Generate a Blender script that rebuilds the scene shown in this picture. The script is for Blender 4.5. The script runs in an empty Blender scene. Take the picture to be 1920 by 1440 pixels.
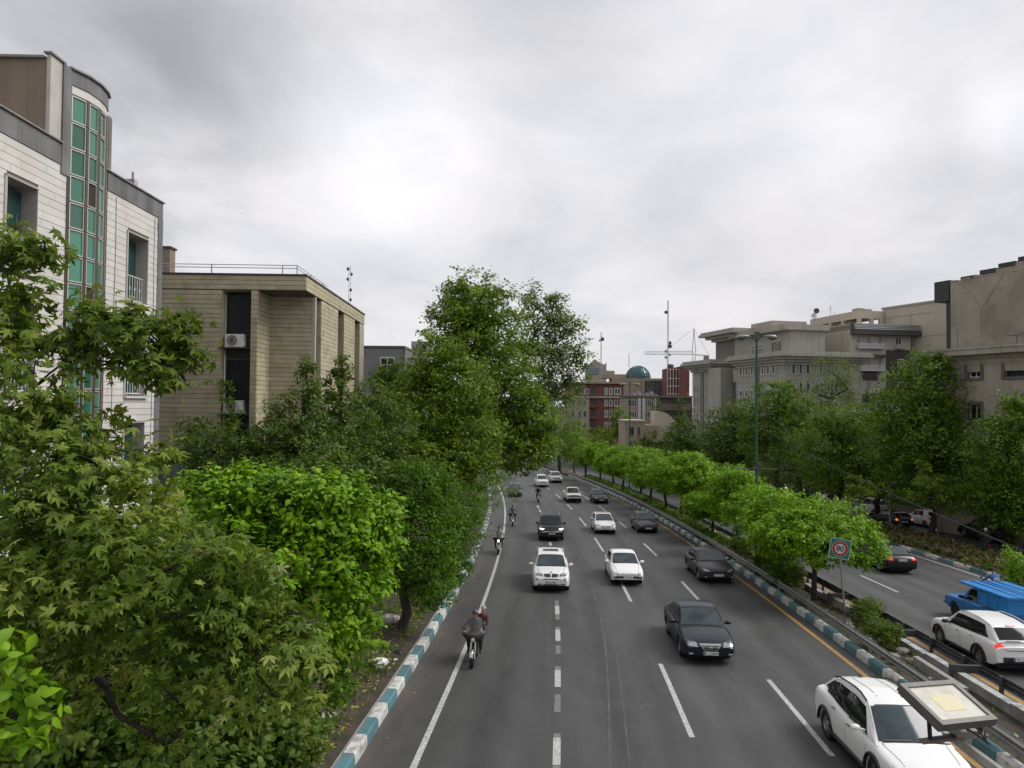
import bpy, math, random
import numpy as np
from mathutils import Vector, Matrix
from mathutils.bvhtree import BVHTree

S = bpy.context.scene
C = S.collection
R = math.radians

# ------------------------------------------------------------------ camera
F = 1331.0                      # focal length for a picture 1920 wide
CAMZ = 7.9
yaw, pitch, roll = R(4.08), R(1.42), 0.009
f0 = Vector((-math.sin(yaw), math.cos(yaw), 0))
r0 = Vector((math.cos(yaw), math.sin(yaw), 0))
fw = (f0 * math.cos(pitch) + Vector((0, 0, 1)) * math.sin(pitch)).normalized()
up0 = r0.cross(fw).normalized()
rt = (r0 * math.cos(roll) + up0 * math.sin(roll)).normalized()
up = rt.cross(fw).normalized()
cam_d = bpy.data.cameras.new('camera')
cam = bpy.data.objects.new('camera', cam_d); C.objects.link(cam)
cam_d.sensor_width = 36; cam_d.lens = F / 1920 * 36
cam_d.clip_start = 0.1; cam_d.clip_end = 6000
M3 = Matrix((rt, up, -fw)).transposed()
cam.matrix_world = Matrix.Translation((0, 0, CAMZ)) @ M3.to_4x4()
S.camera = cam

def at(px, py, Y):
    """world point at distance Y along the road seen at a given place of the photograph"""
    d = fw + rt * ((px - 960) / F) + up * ((720 - py) / F)
    t = Y / d.y
    return Vector((0, 0, CAMZ)) + d * t

def pxl(p):
    v = Vector(p) - Vector((0, 0, CAMZ))
    k = v.dot(fw)
    return 960 + F * v.dot(rt) / k, 720 - F * v.dot(up) / k

# ------------------------------------------------------------------ exposure, sky, sun
S.view_settings.view_transform = 'Standard'
S.view_settings.look = 'None'
S.view_settings.exposure = 1.0
S.view_settings.gamma = 1.0
S.view_settings.use_curve_mapping = False
S.render.engine = 'CYCLES'
S.cycles.max_bounces = 6
S.cycles.diffuse_bounces = 3
S.cycles.glossy_bounces = 3
S.cycles.transmission_bounces = 4
S.cycles.transparent_max_bounces = 6
S.cycles.use_denoising = True
S.cycles.use_adaptive_sampling = True
S.cycles.adaptive_threshold = 0.02

SUN_EL, SUN_AZ = R(46), R(78)          # azimuth measured from +Y (along the road) towards +X
W = bpy.data.worlds.new('World'); S.world = W; W.use_nodes = True
wn, wl = W.node_tree.nodes, W.node_tree.links
wn.clear()
def wnode(t, **k):
    n = wn.new(t)
    for a, b in k.items(): setattr(n, a, b)
    return n
wo = wnode('ShaderNodeOutputWorld'); bg = wnode('ShaderNodeBackground')
bg.inputs['Strength'].default_value = 0.1
sky = wnode('ShaderNodeTexSky', sky_type='NISHITA', sun_disc=False)
sky.sun_elevation = SUN_EL; sky.sun_rotation = SUN_AZ
sky.dust_density = 2.0
tc = wnode('ShaderNodeTexCoord')
sep = wnode('ShaderNodeSeparateXYZ'); wl.new(tc.outputs['Generated'], sep.inputs[0])
# clouds lie on a layer overhead: direction / (height + c)
add = wnode('ShaderNodeMath', operation='ADD'); add.inputs[1].default_value = 0.22
mx = wnode('ShaderNodeMath', operation='MAXIMUM'); mx.inputs[1].default_value = 0.0
wl.new(sep.outputs[2], mx.inputs[0]); wl.new(mx.outputs[0], add.inputs[0])
dx = wnode('ShaderNodeMath', operation='DIVIDE'); dy = wnode('ShaderNodeMath', operation='DIVIDE')
wl.new(sep.outputs[0], dx.inputs[0]); wl.new(add.outputs[0], dx.inputs[1])
wl.new(sep.outputs[1], dy.inputs[0]); wl.new(add.outputs[0], dy.inputs[1])
cmb = wnode('ShaderNodeCombineXYZ'); wl.new(dx.outputs[0], cmb.inputs[0]); wl.new(dy.outputs[0], cmb.inputs[1])
def wnoise(scale, detail, rough, off, dist=0.0, stretch=(1, 1, 1)):
    mp = wnode('ShaderNodeMapping'); mp.inputs['Location'].default_value = off
    mp.inputs['Scale'].default_value = stretch
    wl.new(cmb.outputs[0], mp.inputs[0])
    n = wnode('ShaderNodeTexNoise'); n.inputs['Scale'].default_value = scale
    n.inputs['Detail'].default_value = detail; n.inputs['Roughness'].default_value = rough
    n.inputs['Distortion'].default_value = dist
    wl.new(mp.outputs[0], n.inputs['Vector'])
    return n.outputs['Fac']
def wmap(v, a, b, c, d):
    m = wnode('ShaderNodeMapRange', interpolation_type='SMOOTHSTEP'); wl.new(v, m.inputs[0])
    for i, q in enumerate((a, b, c, d)): m.inputs[1 + i].default_value = q
    return m.outputs[0]
def wmath(op, a, b):
    m = wnode('ShaderNodeMath', operation=op)
    for i, q in enumerate((a, b)):
        if isinstance(q, (int, float)): m.inputs[i].default_value = q
        else: wl.new(q, m.inputs[i])
    return m.outputs[0]
big = wnoise(0.62, 5, 0.5, (3.1, 1.7, 0), 0.25)
mid = wnoise(1.7, 7, 0.55, (7.3, 2.2, 4.0), 0.3, (1, .8, 1))
wisp = wnoise(2.6, 7, 0.6, (1.3, 5.2, 2.0), 0.5, (1, .7, 1))
def wblob(px, py, rad):
    """soft patch of cloud round the direction of a place in the picture: 1 in its middle, 0 outside"""
    d = (at(px, py, 100) - Vector((0, 0, CAMZ))).normalized()
    dt = wnode('ShaderNodeVectorMath', operation='DISTANCE')
    wl.new(tc.outputs['Generated'], dt.inputs[0]); dt.inputs[1].default_value = d
    return wmap(wmath('ADD', dt.outputs['Value'], wmath('MULTIPLY', wmath('SUBTRACT', wisp, .5), rad * 1.5)), 0, rad, 1, 0)
# brightness of the cloud deck (before the strength of 0.1)
v = wmap(big, 0.25, 0.75, 4.9, 6.0)
v = wmath('ADD', v, wmap(wisp, 0.25, 0.75, -.3, .35))
v = wmath('ADD', v, wmap(mid, 0.3, 0.72, -0.5, 0.55))
for (px, py, rad, amt) in ((650, 250, .20, 1.3), (880, 290, .24, 1.0), (1180, 250, .3, .4), (1880, 215, .08, 1.6), (1560, 260, .12, .4),
                           (1600, 60, .3, .3), (150, 60, .40, -.75), (480, 110, .24, -.85), (900, 0, .22, -.6), (1030, 130, .14, -.5), (960, 395, .12, -.6), (380, 320, .16, -.4), (1800, 290, .12, -.6)):
    v = wmath('ADD', v, wmath('MULTIPLY', wblob(px, py, rad), amt))
# low clouds near the horizon melt into one even grey
hz = wmap(sep.outputs[2], 0.0, 0.16, 1.0, 0.0)
mixh = wnode('ShaderNodeMix', data_type='FLOAT'); wl.new(hz, mixh.inputs[0]); wl.new(v, mixh.inputs[2]); mixh.inputs[3].default_value = 5.6
tint = wnode('ShaderNodeMix', data_type='RGBA')
wl.new(wmap(mid, 0.35, 0.7, 1, 0), tint.inputs[0])
tint.inputs[6].default_value = (1.0, 0.972, 0.985, 1); tint.inputs[7].default_value = (0.925, 0.94, 1.0, 1)
vm = wnode('ShaderNodeVectorMath', operation='SCALE')
wl.new(tint.outputs[2], vm.inputs[0]); wl.new(mixh.outputs[0], vm.inputs['Scale'])
mixc = wnode('ShaderNodeMix', data_type='RGBA'); mixc.inputs[0].default_value = 0.965
wl.new(sky.outputs[0], mixc.inputs[6]); wl.new(vm.outputs[0], mixc.inputs[7])
dim = wnode('ShaderNodeVectorMath', operation='SCALE'); dim.inputs['Scale'].default_value = .73; wl.new(mixc.outputs[2], dim.inputs[0]); wl.new(dim.outputs[0], bg.inputs['Color']); wl.new(bg.outputs[0], wo.inputs[0])

sd = bpy.data.lights.new('sun', 'SUN'); sd.energy = 1.5; sd.angle = R(34); sd.color = (1, .98, .95)
sun = bpy.data.objects.new('sun', sd); C.objects.link(sun)
sv = Vector((math.sin(SUN_AZ) * math.cos(SUN_EL), math.cos(SUN_AZ) * math.cos(SUN_EL), math.sin(SUN_EL)))
sun.rotation_euler = sv.to_track_quat('Z', 'Y').to_euler()

# ------------------------------------------------------------------ materials
def mat(name, col, rough=.6, metal=0.0, var=0.0, vs=4.0, streak=0.0, bump=0.0, bs=40.0, orand=0.0, spec=.5, coat=0.0, emit=None, es=1.0, dirt=None, dirt_amt=0.0, dirt_s=1.5):
    m = bpy.data.materials.new(name); m.use_nodes = True
    n, l = m.node_tree.nodes, m.node_tree.links
    p = n['Principled BSDF']
    p.inputs['Base Color'].default_value = (*col, 1); p.inputs['Roughness'].default_value = rough
    p.inputs['Metallic'].default_value = metal; p.inputs['Specular IOR Level'].default_value = spec
    p.inputs['Coat Weight'].default_value = coat; p.inputs['Coat Roughness'].default_value = 0.04
    if emit: p.inputs['Emission Color'].default_value = (*emit, 1); p.inputs['Emission Strength'].default_value = es
    src = None
    g = n.new('ShaderNodeNewGeometry')
    def noise(scale, stretch=(1, 1, 1), detail=4):
        mp = n.new('ShaderNodeMapping'); mp.inputs['Scale'].default_value = stretch
        l.new(g.outputs['Position'], mp.inputs[0])
        t = n.new('ShaderNodeTexNoise'); t.inputs['Scale'].default_value = scale; t.inputs['Detail'].default_value = detail
        l.new(mp.outputs[0], t.inputs['Vector']); return t.outputs['Fac']
    def mr(v, a, b, lo, hi):
        r = n.new('ShaderNodeMapRange'); l.new(v, r.inputs[0])
        for i, q in enumerate((a, b, lo, hi)): r.inputs[1 + i].default_value = q
        return r.outputs[0]
    def mul(a, b):
        q = n.new('ShaderNodeMath'); q.operation = 'MULTIPLY'
        l.new(a, q.inputs[0]); l.new(b, q.inputs[1]); return q.outputs[0]
    if var: src = mr(noise(vs), .3, .7, 1 - var, 1 + var)
    if streak:
        s = mr(noise(2.2, (1, 1, .08), 5), .42, .68, 1, 1 - streak); src = mul(src, s) if src else s
    if orand:
        oi = n.new('ShaderNodeObjectInfo'); o = mr(oi.outputs['Random'], 0, 1, 1 - orand, 1 + orand); src = mul(src, o) if src else o
    colsock = None
    if src:
        vmx = n.new('ShaderNodeVectorMath'); vmx.operation = 'SCALE'; vmx.inputs[0].default_value = col
        l.new(src, vmx.inputs['Scale']); colsock = vmx.outputs[0]
    if dirt:
        mixn = n.new('ShaderNodeMix'); mixn.data_type = 'RGBA'
        l.new(mr(noise(dirt_s, (1, 1, 1), 6), .48, .66, 0, dirt_amt), mixn.inputs[0])
        if colsock: l.new(colsock, mixn.inputs[6])
        else: mixn.inputs[6].default_value = (*col, 1)
        mixn.inputs[7].default_value = (*dirt, 1); colsock = mixn.outputs[2]
    if colsock: l.new(colsock, p.inputs['Base Color'])
    if bump:
        b = n.new('ShaderNodeBump'); b.inputs['Strength'].default_value = bump; b.inputs['Distance'].default_value = .02
        l.new(noise(bs), b.inputs['Height']); l.new(b.outputs[0], p.inputs['Normal'])
    return m

def leaf_mat(name, dark, midc, light, trans=.28, rough=.55):
    m = bpy.data.materials.new(name); m.use_nodes = True
    n, l = m.node_tree.nodes, m.node_tree.links
    p = n['Principled BSDF']; p.inputs['Roughness'].default_value = rough; p.inputs['Specular IOR Level'].default_value = .22
    g = n.new('ShaderNodeNewGeometry')
    cr = n.new('ShaderNodeValToRGB'); e = cr.color_ramp.elements
    e[0].position = 0; e[0].color = (*dark, 1); e[1].position = 1; e[1].color = (*light, 1)
    q = e.new(.55); q.color = (*midc, 1)
    t = n.new('ShaderNodeTexNoise'); t.inputs['Scale'].default_value = .9; t.inputs['Detail'].default_value = 2
    l.new(g.outputs['Position'], t.inputs['Vector'])
    a = n.new('ShaderNodeMath'); a.operation = 'MULTIPLY_ADD'
    l.new(g.outputs['Random Per Island'], a.inputs[0]); a.inputs[1].default_value = .65
    b = n.new('ShaderNodeMapRange'); l.new(t.outputs['Fac'], b.inputs[0])
    for i, v_ in enumerate((.3, .7, -.05, .42)): b.inputs[1 + i].default_value = v_
    l.new(b.outputs[0], a.inputs[2]); l.new(a.outputs[0], cr.inputs[0])
    l.new(cr.outputs[0], p.inputs['Base Color'])
    tr = n.new('ShaderNodeBsdfTranslucent')
    hs = n.new('ShaderNodeVectorMath'); hs.operation = 'MULTIPLY'; hs.inputs[1].default_value = (1.5, 1.5, .7)
    l.new(cr.outputs[0], hs.inputs[0]); l.new(hs.outputs[0], tr.inputs[0])
    mx_ = n.new('ShaderNodeMixShader'); mx_.inputs[0].default_value = trans
    l.new(p.outputs[0], mx_.inputs[1]); l.new(tr.outputs[0], mx_.inputs[2])
    l.new(mx_.outputs[0], n['Material Output'].inputs[0])
    return m

# ------------------------------------------------------------------ mesh helpers
class MB:
    def __init__(s): s.v = []; s.f = []; s.m = []
    def add(s, vs, fs, mi=0):
        k = len(s.v); s.v += [tuple(x) for x in vs]; s.f += [tuple(k + i for i in f) for f in fs]; s.m += [mi] * len(fs); return s
    def box(s, x0, x1, y0, y1, z0, z1, mi=0):
        return s.add([(x0, y0, z0), (x1, y0, z0), (x1, y1, z0), (x0, y1, z0), (x0, y0, z1), (x1, y0, z1), (x1, y1, z1), (x0, y1, z1)],
                     [(0, 3, 2, 1), (4, 5, 6, 7), (0, 1, 5, 4), (1, 2, 6, 5), (2, 3, 7, 6), (3, 0, 4, 7)], mi)
    def tube(s, pts, rad, n=8, mi=0, cap=True):
        pts = [Vector(p) for p in pts]; k = len(pts)
        if not hasattr(rad, '__len__'): rad = [rad] * k
        vs, fs = [], []
        ref = None
        for i, p in enumerate(pts):
            t = (pts[min(i + 1, k - 1)] - pts[max(i - 1, 0)]).normalized()
            if ref is None: ref = t.orthogonal().normalized()
            ref = (ref - t * ref.dot(t)); ref = ref.normalized() if ref.length > 1e-6 else t.orthogonal().normalized()
            b = t.cross(ref)
            for j in range(n):
                a = 2 * math.pi * j / n
                vs.append(p + (ref * math.cos(a) + b * math.sin(a)) * rad[i])
        for i in range(k - 1):
            for j in range(n):
                fs.append((i * n + j, i * n + (j + 1) % n, (i + 1) * n + (j + 1) % n, (i + 1) * n + j))
        if cap: fs.append(tuple(range(n - 1, -1, -1))); fs.append(tuple((k - 1) * n + j for j in range(n)))
        return s.add(vs, fs, mi)
    def lathe(s, prof, n=24, axis='z', o=(0, 0, 0), mi=0):
        vs, fs = [], []
        for (r, h) in prof:
            for j in range(n):
                a = 2 * math.pi * j / n; c_, s_ = r * math.cos(a), r * math.sin(a)
                p = {'z': (c_, s_, h), 'y': (c_, h, s_), 'x': (h, c_, s_)}[axis]
                vs.append((p[0] + o[0], p[1] + o[1], p[2] + o[2]))
        for i in range(len(prof) - 1):
            for j in range(n):
                fs.append((i * n + j, i * n + (j + 1) % n, (i + 1) * n + (j + 1) % n, (i + 1) * n + j))
        return s.add(vs, fs, mi)
    def prism(s, poly, y0, y1, mi=0, plane='xz'):
        n = len(poly)
        def P(a, b, h): return {'xz': (a, h, b), 'yz': (h, a, b), 'xy': (a, b, h)}[plane]
        vs = [P(a, b, y0) for a, b in poly] + [P(a, b, y1) for a, b in poly]
        fs = [tuple(range(n)), tuple(range(2 * n - 1, n - 1, -1))] + [(i, n + i, n + (i + 1) % n, (i + 1) % n) for i in range(n)]
        return s.add(vs, fs, mi)
    def ball(s, c, r, n=10, m=7, mi=0):
        r = (r, r, r) if not hasattr(r, '__len__') else r
        vs, fs = [], []
        for i in range(m + 1):
            t = math.pi * i / m
            for j in range(n):
                a = 2 * math.pi * j / n
                vs.append((c[0] + r[0] * math.sin(t) * math.cos(a), c[1] + r[1] * math.sin(t) * math.sin(a), c[2] + r[2] * math.cos(t)))
        for i in range(m):
            for j in range(n): fs.append((i * n + j, (i + 1) * n + j, (i + 1) * n + (j + 1) % n, i * n + (j + 1) % n))
        return s.add(vs, fs, mi)
    def mesh(s, name, mats, smooth=None):
        me = bpy.data.meshes.new(name); me.from_pydata(s.v, [], s.f)
        for m in (mats if isinstance(mats, (list, tuple)) else [mats]): me.materials.append(m)
        if any(s.m): me.polygons.foreach_set('material_index', s.m)
        fix_normals(me)
        if smooth is not None:
            me.shade_smooth()
            if smooth < 179: me.set_sharp_from_angle(angle=R(smooth))
        me.update(); return me
    def build(s, name, mats, parent=None, smooth=None, **k):
        return obj(name, s.mesh(name, mats, smooth), parent, **k)

import bmesh
def fix_normals(me):
    bm = bmesh.new(); bm.from_mesh(me); bmesh.ops.recalc_face_normals(bm, faces=bm.faces); bm.to_mesh(me); bm.free()

def obj(name, me, parent=None, label=None, cat=None, group=None, kind=None, loc=None, rotz=None, scale=None):
    o = bpy.data.objects.new(name, me); C.objects.link(o)
    if parent: o.parent = parent
    if loc is not None: o.location = loc
    if rotz is not None: o.rotation_euler = (0, 0, rotz)
    if scale is not None: o.scale = scale
    for k, v_ in (('label', label), ('category', cat), ('group', group), ('kind', kind)):
        if v_: o[k] = v_
    return o
def thing(name, label, cat, loc=(0, 0, 0), rotz=0, group=None):
    return obj(name, None, None, label, cat, group, None, loc, rotz)
def dup(root, loc, rotz, label, scale=None, group=None):
    r = root.copy(); C.objects.link(r); r.location = loc; r.rotation_euler = (0, 0, rotz); r['label'] = label
    if group: r['group'] = group
    if scale: r.scale = scale if hasattr(scale, '__len__') else (scale,) * 3
    for ch in root.children:
        c = ch.copy(); C.objects.link(c); c.parent = r
        for g in ch.children:
            d = g.copy(); C.objects.link(d); d.parent = c
    return r
_ub = {}
def piece(name, m, x0, x1, y0, y1, z0, z1, parent):
    """a box piece that shares one unit mesh per material"""
    if m.name not in _ub:
        _ub[m.name] = MB().box(-.5, .5, -.5, .5, -.5, .5).mesh('unit_' + m.name, m)
    o = bpy.data.objects.new(name, _ub[m.name]); C.objects.link(o); o.parent = parent
    o.location = ((x0 + x1) / 2, (y0 + y1) / 2, (z0 + z1) / 2); o.scale = (abs(x1 - x0), abs(y1 - y0), abs(z1 - z0))
    return o

def text_mesh(body, size, name, m, depth=.004, bold=0.0):
    cu = bpy.data.curves.new(name, 'FONT'); cu.body = body; cu.size = size; cu.align_x = 'CENTER'; cu.align_y = 'CENTER'
    cu.extrude = depth; cu.offset = bold
    o = bpy.data.objects.new(name, cu); C.objects.link(o)
    dg = bpy.context.evaluated_depsgraph_get()
    me = bpy.data.meshes.new_from_object(o.evaluated_get(dg)); bpy.data.objects.remove(o); bpy.data.curves.remove(cu)
    me.name = name; me.materials.clear(); me.materials.append(m)
    return me

# ------------------------------------------------------------------ the lie of the land
def gz(Y):
    if Y < 110: return -0.041 * Y
    if Y < 200: t = Y - 110; return -4.51 - .041 * t + .041 * t * t / 180
    return -6.355
def cx(Y):
    if Y < 20: return 0.0
    if Y < 160: return -.00086 * (Y - 20) ** 2
    return -16.856 - .2408 * (Y - 160)
def rp(u, Y, h=0.0): return Vector((u + cx(Y), Y, gz(Y) + h))
def rdir(Y):
    s = (cx(Y + .5) - cx(Y - .5)); return math.atan2(1, s)      # heading of the road as an angle from +X
def rslope(Y): return gz(Y + .5) - gz(Y - .5)

def strip(name, u0, u1, Y0, Y1, h, m, parent=None, step=3.0, nu=1, **k):
    """ribbon along the road between two side offsets"""
    n = max(1, int(math.ceil((Y1 - Y0) / step))); vs, fs, uv = [], [], []
    h0, h1 = h if hasattr(h, '__len__') else (h, h)
    for i in range(n + 1):
        Y = Y0 + (Y1 - Y0) * i / n
        for j in range(nu + 1):
            u = u0 + (u1 - u0) * j / nu
            p = rp(u, Y, h0 + (h1 - h0) * j / nu); vs.append(tuple(p)); uv.append((u, Y))
    for i in range(n):
        for j in range(nu):
            a = i * (nu + 1) + j; fs.append((a, a + 1, a + nu + 2, a + nu + 1))
    me = bpy.data.meshes.new(name); me.from_pydata(vs, [], fs); me.materials.append(m)
    ul = me.uv_layers.new(name='UVMap')
    li = np.zeros(len(me.loops), dtype=np.int32); me.loops.foreach_get('vertex_index', li)
    ul.data.foreach_set('uv', np.array(uv, dtype=np.float32)[li].ravel())
    me.update()
    return obj(name, me, parent, **k)
def ribbon_solid(name, u0, u1, Y0, Y1, h0, h1, m, parent=None, step=3.0, **k):
    n = max(1, int(math.ceil((Y1 - Y0) / step))); b = MB(); vs, fs = [], []
    for i in range(n + 1):
        Y = Y0 + (Y1 - Y0) * i / n
        vs += [rp(u0, Y, h0), rp(u1, Y, h0), rp(u1, Y, h1), rp(u0, Y, h1)]
    for i in range(n):
        a = 4 * i
        for j in range(4): fs.append((a + j, a + (j + 1) % 4, a + 4 + (j + 1) % 4, a + 4 + j))
    fs += [(0, 1, 2, 3), (4 * n + 3, 4 * n + 2, 4 * n + 1, 4 * n)]
    return b.add(vs, fs).build(name, m, parent, **k)
# ================================================================== ground, roads, kerbs
rng = random.Random(7)
def asphalt(name, lanes, base=.048):
    m = bpy.data.materials.new(name); m.use_nodes = True
    n, l = m.node_tree.nodes, m.node_tree.links; p = n['Principled BSDF']
    p.inputs['Roughness'].default_value = .62; p.inputs['Specular IOR Level'].default_value = .45
    uv = n.new('ShaderNodeUVMap'); sp = n.new('ShaderNodeSeparateXYZ'); l.new(uv.outputs[0], sp.inputs[0])
    def M(op, a, b, c=None):
        q = n.new('ShaderNodeMath'); q.operation = op
        for i, x in enumerate((a, b, c)):
            if x is None: continue
            if isinstance(x, (int, float)): q.inputs[i].default_value = x
            else: l.new(x, q.inputs[i])
        return q.outputs[0]
    def N(scale, st, det=5, off=0):
        mp = n.new('ShaderNodeMapping'); mp.inputs['Scale'].default_value = st; mp.inputs['Location'].default_value = (off, off, 0); l.new(uv.outputs[0], mp.inputs[0])
        t = n.new('ShaderNodeTexNoise'); t.inputs['Scale'].default_value = scale; t.inputs['Detail'].default_value = det; t.inputs['Roughness'].default_value = .6
        l.new(mp.outputs[0], t.inputs['Vector']); return t.outputs['Fac']
    def MR(v_, a, b, c, d):
        q = n.new('ShaderNodeMapRange'); l.new(v_, q.inputs[0])
        for i, x in enumerate((a, b, c, d)): q.inputs[1 + i].default_value = x
        return q.outputs[0]
    wob = M('MULTIPLY', N(.35, (.4, .12, 1), 2, 5), .5)
    tot = None
    for lc in lanes:                                           # worn wheel tracks and an oily middle in every lane
        d = M('ABSOLUTE', M('SUBTRACT', M('ADD', sp.outputs[0], wob), lc + .25), 0)
        tr = MR(M('ABSOLUTE', M('SUBTRACT', d, .78), 0), 0, .5, .42, 0)
        oil = MR(d, 0, .45, -.36, 0)
        q = M('ADD', tr, oil); tot = M('ADD', tot, q) if tot else q
    val = M('ADD', M('MULTIPLY', tot, N(1, (.6, .05, 1), 3, 9)), 1.0)
    val = M('ADD', val, MR(N(.45, (1, .16, 1), 5), .3, .7, -.28, .26))
    val = M('ADD', val, MR(N(2.4, (1, .05, 1), 3, 3), .35, .65, -.07, .07))
    val = M('ADD', val, MR(N(70, (1, 1, 1), 2), .3, .7, -.16, .16))
    val = M('ADD', val, MR(N(1.1, (1, .5, 1), 6, 31), .35, .65, -.13, .13))
    val = M('ADD', val, MR(N(9, (1, .6, 1), 3, 17), .3, .7, -.08, .08))
    # cracks and tar seams
    vo = n.new('ShaderNodeTexVoronoi'); vo.feature = 'DISTANCE_TO_EDGE'; vo.inputs['Scale'].default_value = .16
    mp = n.new('ShaderNodeMapping'); mp.inputs['Scale'].default_value = (1.4, .5, 1); l.new(uv.outputs[0], mp.inputs[0])
    ds = n.new('ShaderNodeVectorMath'); ds.operation = 'ADD'
    nz = n.new('ShaderNodeTexNoise'); nz.inputs['Scale'].default_value = .9; nz.inputs['Detail'].default_value = 5; l.new(mp.outputs[0], nz.inputs['Vector'])
    l.new(mp.outputs[0], ds.inputs[0]); l.new(nz.outputs['Color'], ds.inputs[1]); l.new(ds.outputs[0], vo.inputs['Vector'])
    crack = MR(vo.outputs['Distance'], .0, .011, .30, 0)
    crack = M('MULTIPLY', crack, MR(N(.25, (1, .4, 1), 2, 21), .44, .56, 0, 1))
    val = M('ADD', val, crack)
    sc = n.new('ShaderNodeVectorMath'); sc.operation = 'SCALE'; sc.inputs[0].default_value = (base * 1.02, base, base * .99)
    l.new(val, sc.inputs['Scale'])
    # dust and dirt towards the gutter on the left
    mg = n.new('ShaderNodeMix'); mg.data_type = 'RGBA'; mg.inputs[7].default_value = (.11, .09, .075, 1)
    l.new(M('MULTIPLY', MR(sp.outputs[0], min(lanes) - 3.1, min(lanes) - 1.9, .75, 0), MR(N(1.2, (1, .3, 1), 5, 13), .35, .6, .2, 1)), mg.inputs[0])
    l.new(sc.outputs[0], mg.inputs[6]); l.new(mg.outputs[2], p.inputs['Base Color'])
    b = n.new('ShaderNodeBump'); b.inputs['Strength'].default_value = .25; b.inputs['Distance'].default_value = .008
    l.new(N(120, (1, 1, 1), 2), b.inputs['Height']); l.new(b.outputs[0], p.inputs['Normal'])
    return m
M_road = asphalt('asphalt', (-1.85, 1.6, 4.9, 8.1))
M_road2 = asphalt('asphalt_right', (15.4, 18.9, 22.3), .058)
M_side = asphalt('asphalt_side', (30.0, 33.5), .05)
M_soil = mat('soil', (.042, .033, .022), .95, var=.4, vs=2.5, bump=.6, bs=9, dirt=(.022, .028, .010), dirt_amt=.8, dirt_s=1.1)
M_drysoil = mat('dry_soil', (.13, .088, .058), .95, var=.3, vs=1.5, bump=.6, bs=8, dirt=(.075, .06, .03), dirt_amt=.7, dirt_s=.9)
M_white_paint = mat('white_road_paint', (.42, .42, .41), .6, var=.18, vs=9, dirt=(.16, .16, .155), dirt_amt=.75, dirt_s=14)
M_pale_paint = mat('worn_road_paint', (.16, .16, .157), .65, var=.2, vs=9, dirt=(.09, .09, .088), dirt_amt=.85, dirt_s=10)
M_yellow_paint = mat('yellow_road_paint', (.34, .20, .05), .6, var=.15, vs=6, dirt=(.16, .12, .07), dirt_amt=.55, dirt_s=7)
M_kerb_white = mat('kerb_white', (.50, .50, .475), .6, var=.1, vs=5, orand=.1, dirt=(.20, .18, .155), dirt_amt=.75, dirt_s=4, bump=.2, bs=30)
M_kerb_teal = mat('kerb_teal', (.065, .165, .185), .6, var=.15, vs=5, orand=.14, dirt=(.13, .14, .13), dirt_amt=.7, dirt_s=4, bump=.2, bs=30)
M_concrete = mat('concrete', (.27, .26, .24), .85, var=.18, vs=2.5, streak=.25, bump=.25, bs=25, orand=.08)
M_paving = mat('paving', (.22, .205, .19), .85, var=.15, vs=3, bump=.2, bs=20)

gx = [-900, -300, -120, -60, -30, -14, -9, -6, 0, 12, 24, 34, 60, 120, 300, 900]
gy = [-60, -20, 0, 10, 20, 30, 40, 55, 70, 85, 100, 115, 130, 145, 160, 180, 200, 260, 400, 800, 2500]
vs_, fs_ = [], []
for Y in gy:
    for X in gx: vs_.append((X + cx(Y), Y, gz(Y) - .06))
nx = len(gx)
for i in range(len(gy) - 1):
    for j in range(nx - 1): fs_.append((i * nx + j, i * nx + j + 1, (i + 1) * nx + j + 1, (i + 1) * nx + j))
me = bpy.data.meshes.new('ground'); me.from_pydata(vs_, [], fs_); me.materials.append(M_soil)
obj('ground', me, kind='structure')

Y0, Y1 = -12, 215
road = strip('road', -4.8, 10.55, Y0, Y1, 0, M_road, kind='structure', nu=6)
road2 = strip('road', 12.85, 24.65, Y0, Y1, 0, M_road2, kind='structure', nu=4)
side = strip('side_street', 28.5, 35.8, Y0, Y1, .02, M_side, kind='structure', nu=3)
strip('footpath', 35.8, 39.5, Y0, Y1, .14, M_paving, kind='structure')
verge = strip('verge', -13.5, -5.07, Y0, 130, (1.3, .16), M_soil, kind='structure', nu=8)
median = strip('median_soil', 10.75, 12.95, Y0, Y1, .16, M_soil, kind='structure', nu=2)
strip('planting_strip', 24.75, 28.5, Y0, Y1, .17, M_drysoil, kind='structure', nu=3)

# ---- painted markings: sheets a few millimetres above the asphalt
def line(parent, u, w, Y0_, Y1_, m, name='edge_line', h=.005):
    return strip(name, u - w / 2, u + w / 2, Y0_, Y1_, h, m, parent, step=2.0)
line(road, -3.42, .16, Y0, 130, M_white_paint)
line(road, 10.0, .17, Y0, 140, M_yellow_paint)
line(road2, 13.7, .2, Y0, 140, M_yellow_paint)
line(road2, 23.95, .15, Y0, 130, M_white_paint)
for a, b in ((6, 12.0), (18.95, 24.8), (33.7, 38.6), (47.4, 53.4), (59.9, 65.7), (72.5, 77.5), (84.5, 90), (97, 102.5), (110, 115)):
    line(road, 3.42, .15, a, b, M_white_paint, 'lane_dash')
for a, b in ((5, 10.4), (18.2, 23.6), (33.1, 38.5), (46.2, 51.3), (59.2, 63.5), (71.3, 76.7), (84, 89.5), (97, 102)):
    line(road, 6.68, .15, a, b, M_white_paint, 'lane_dash')
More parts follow.
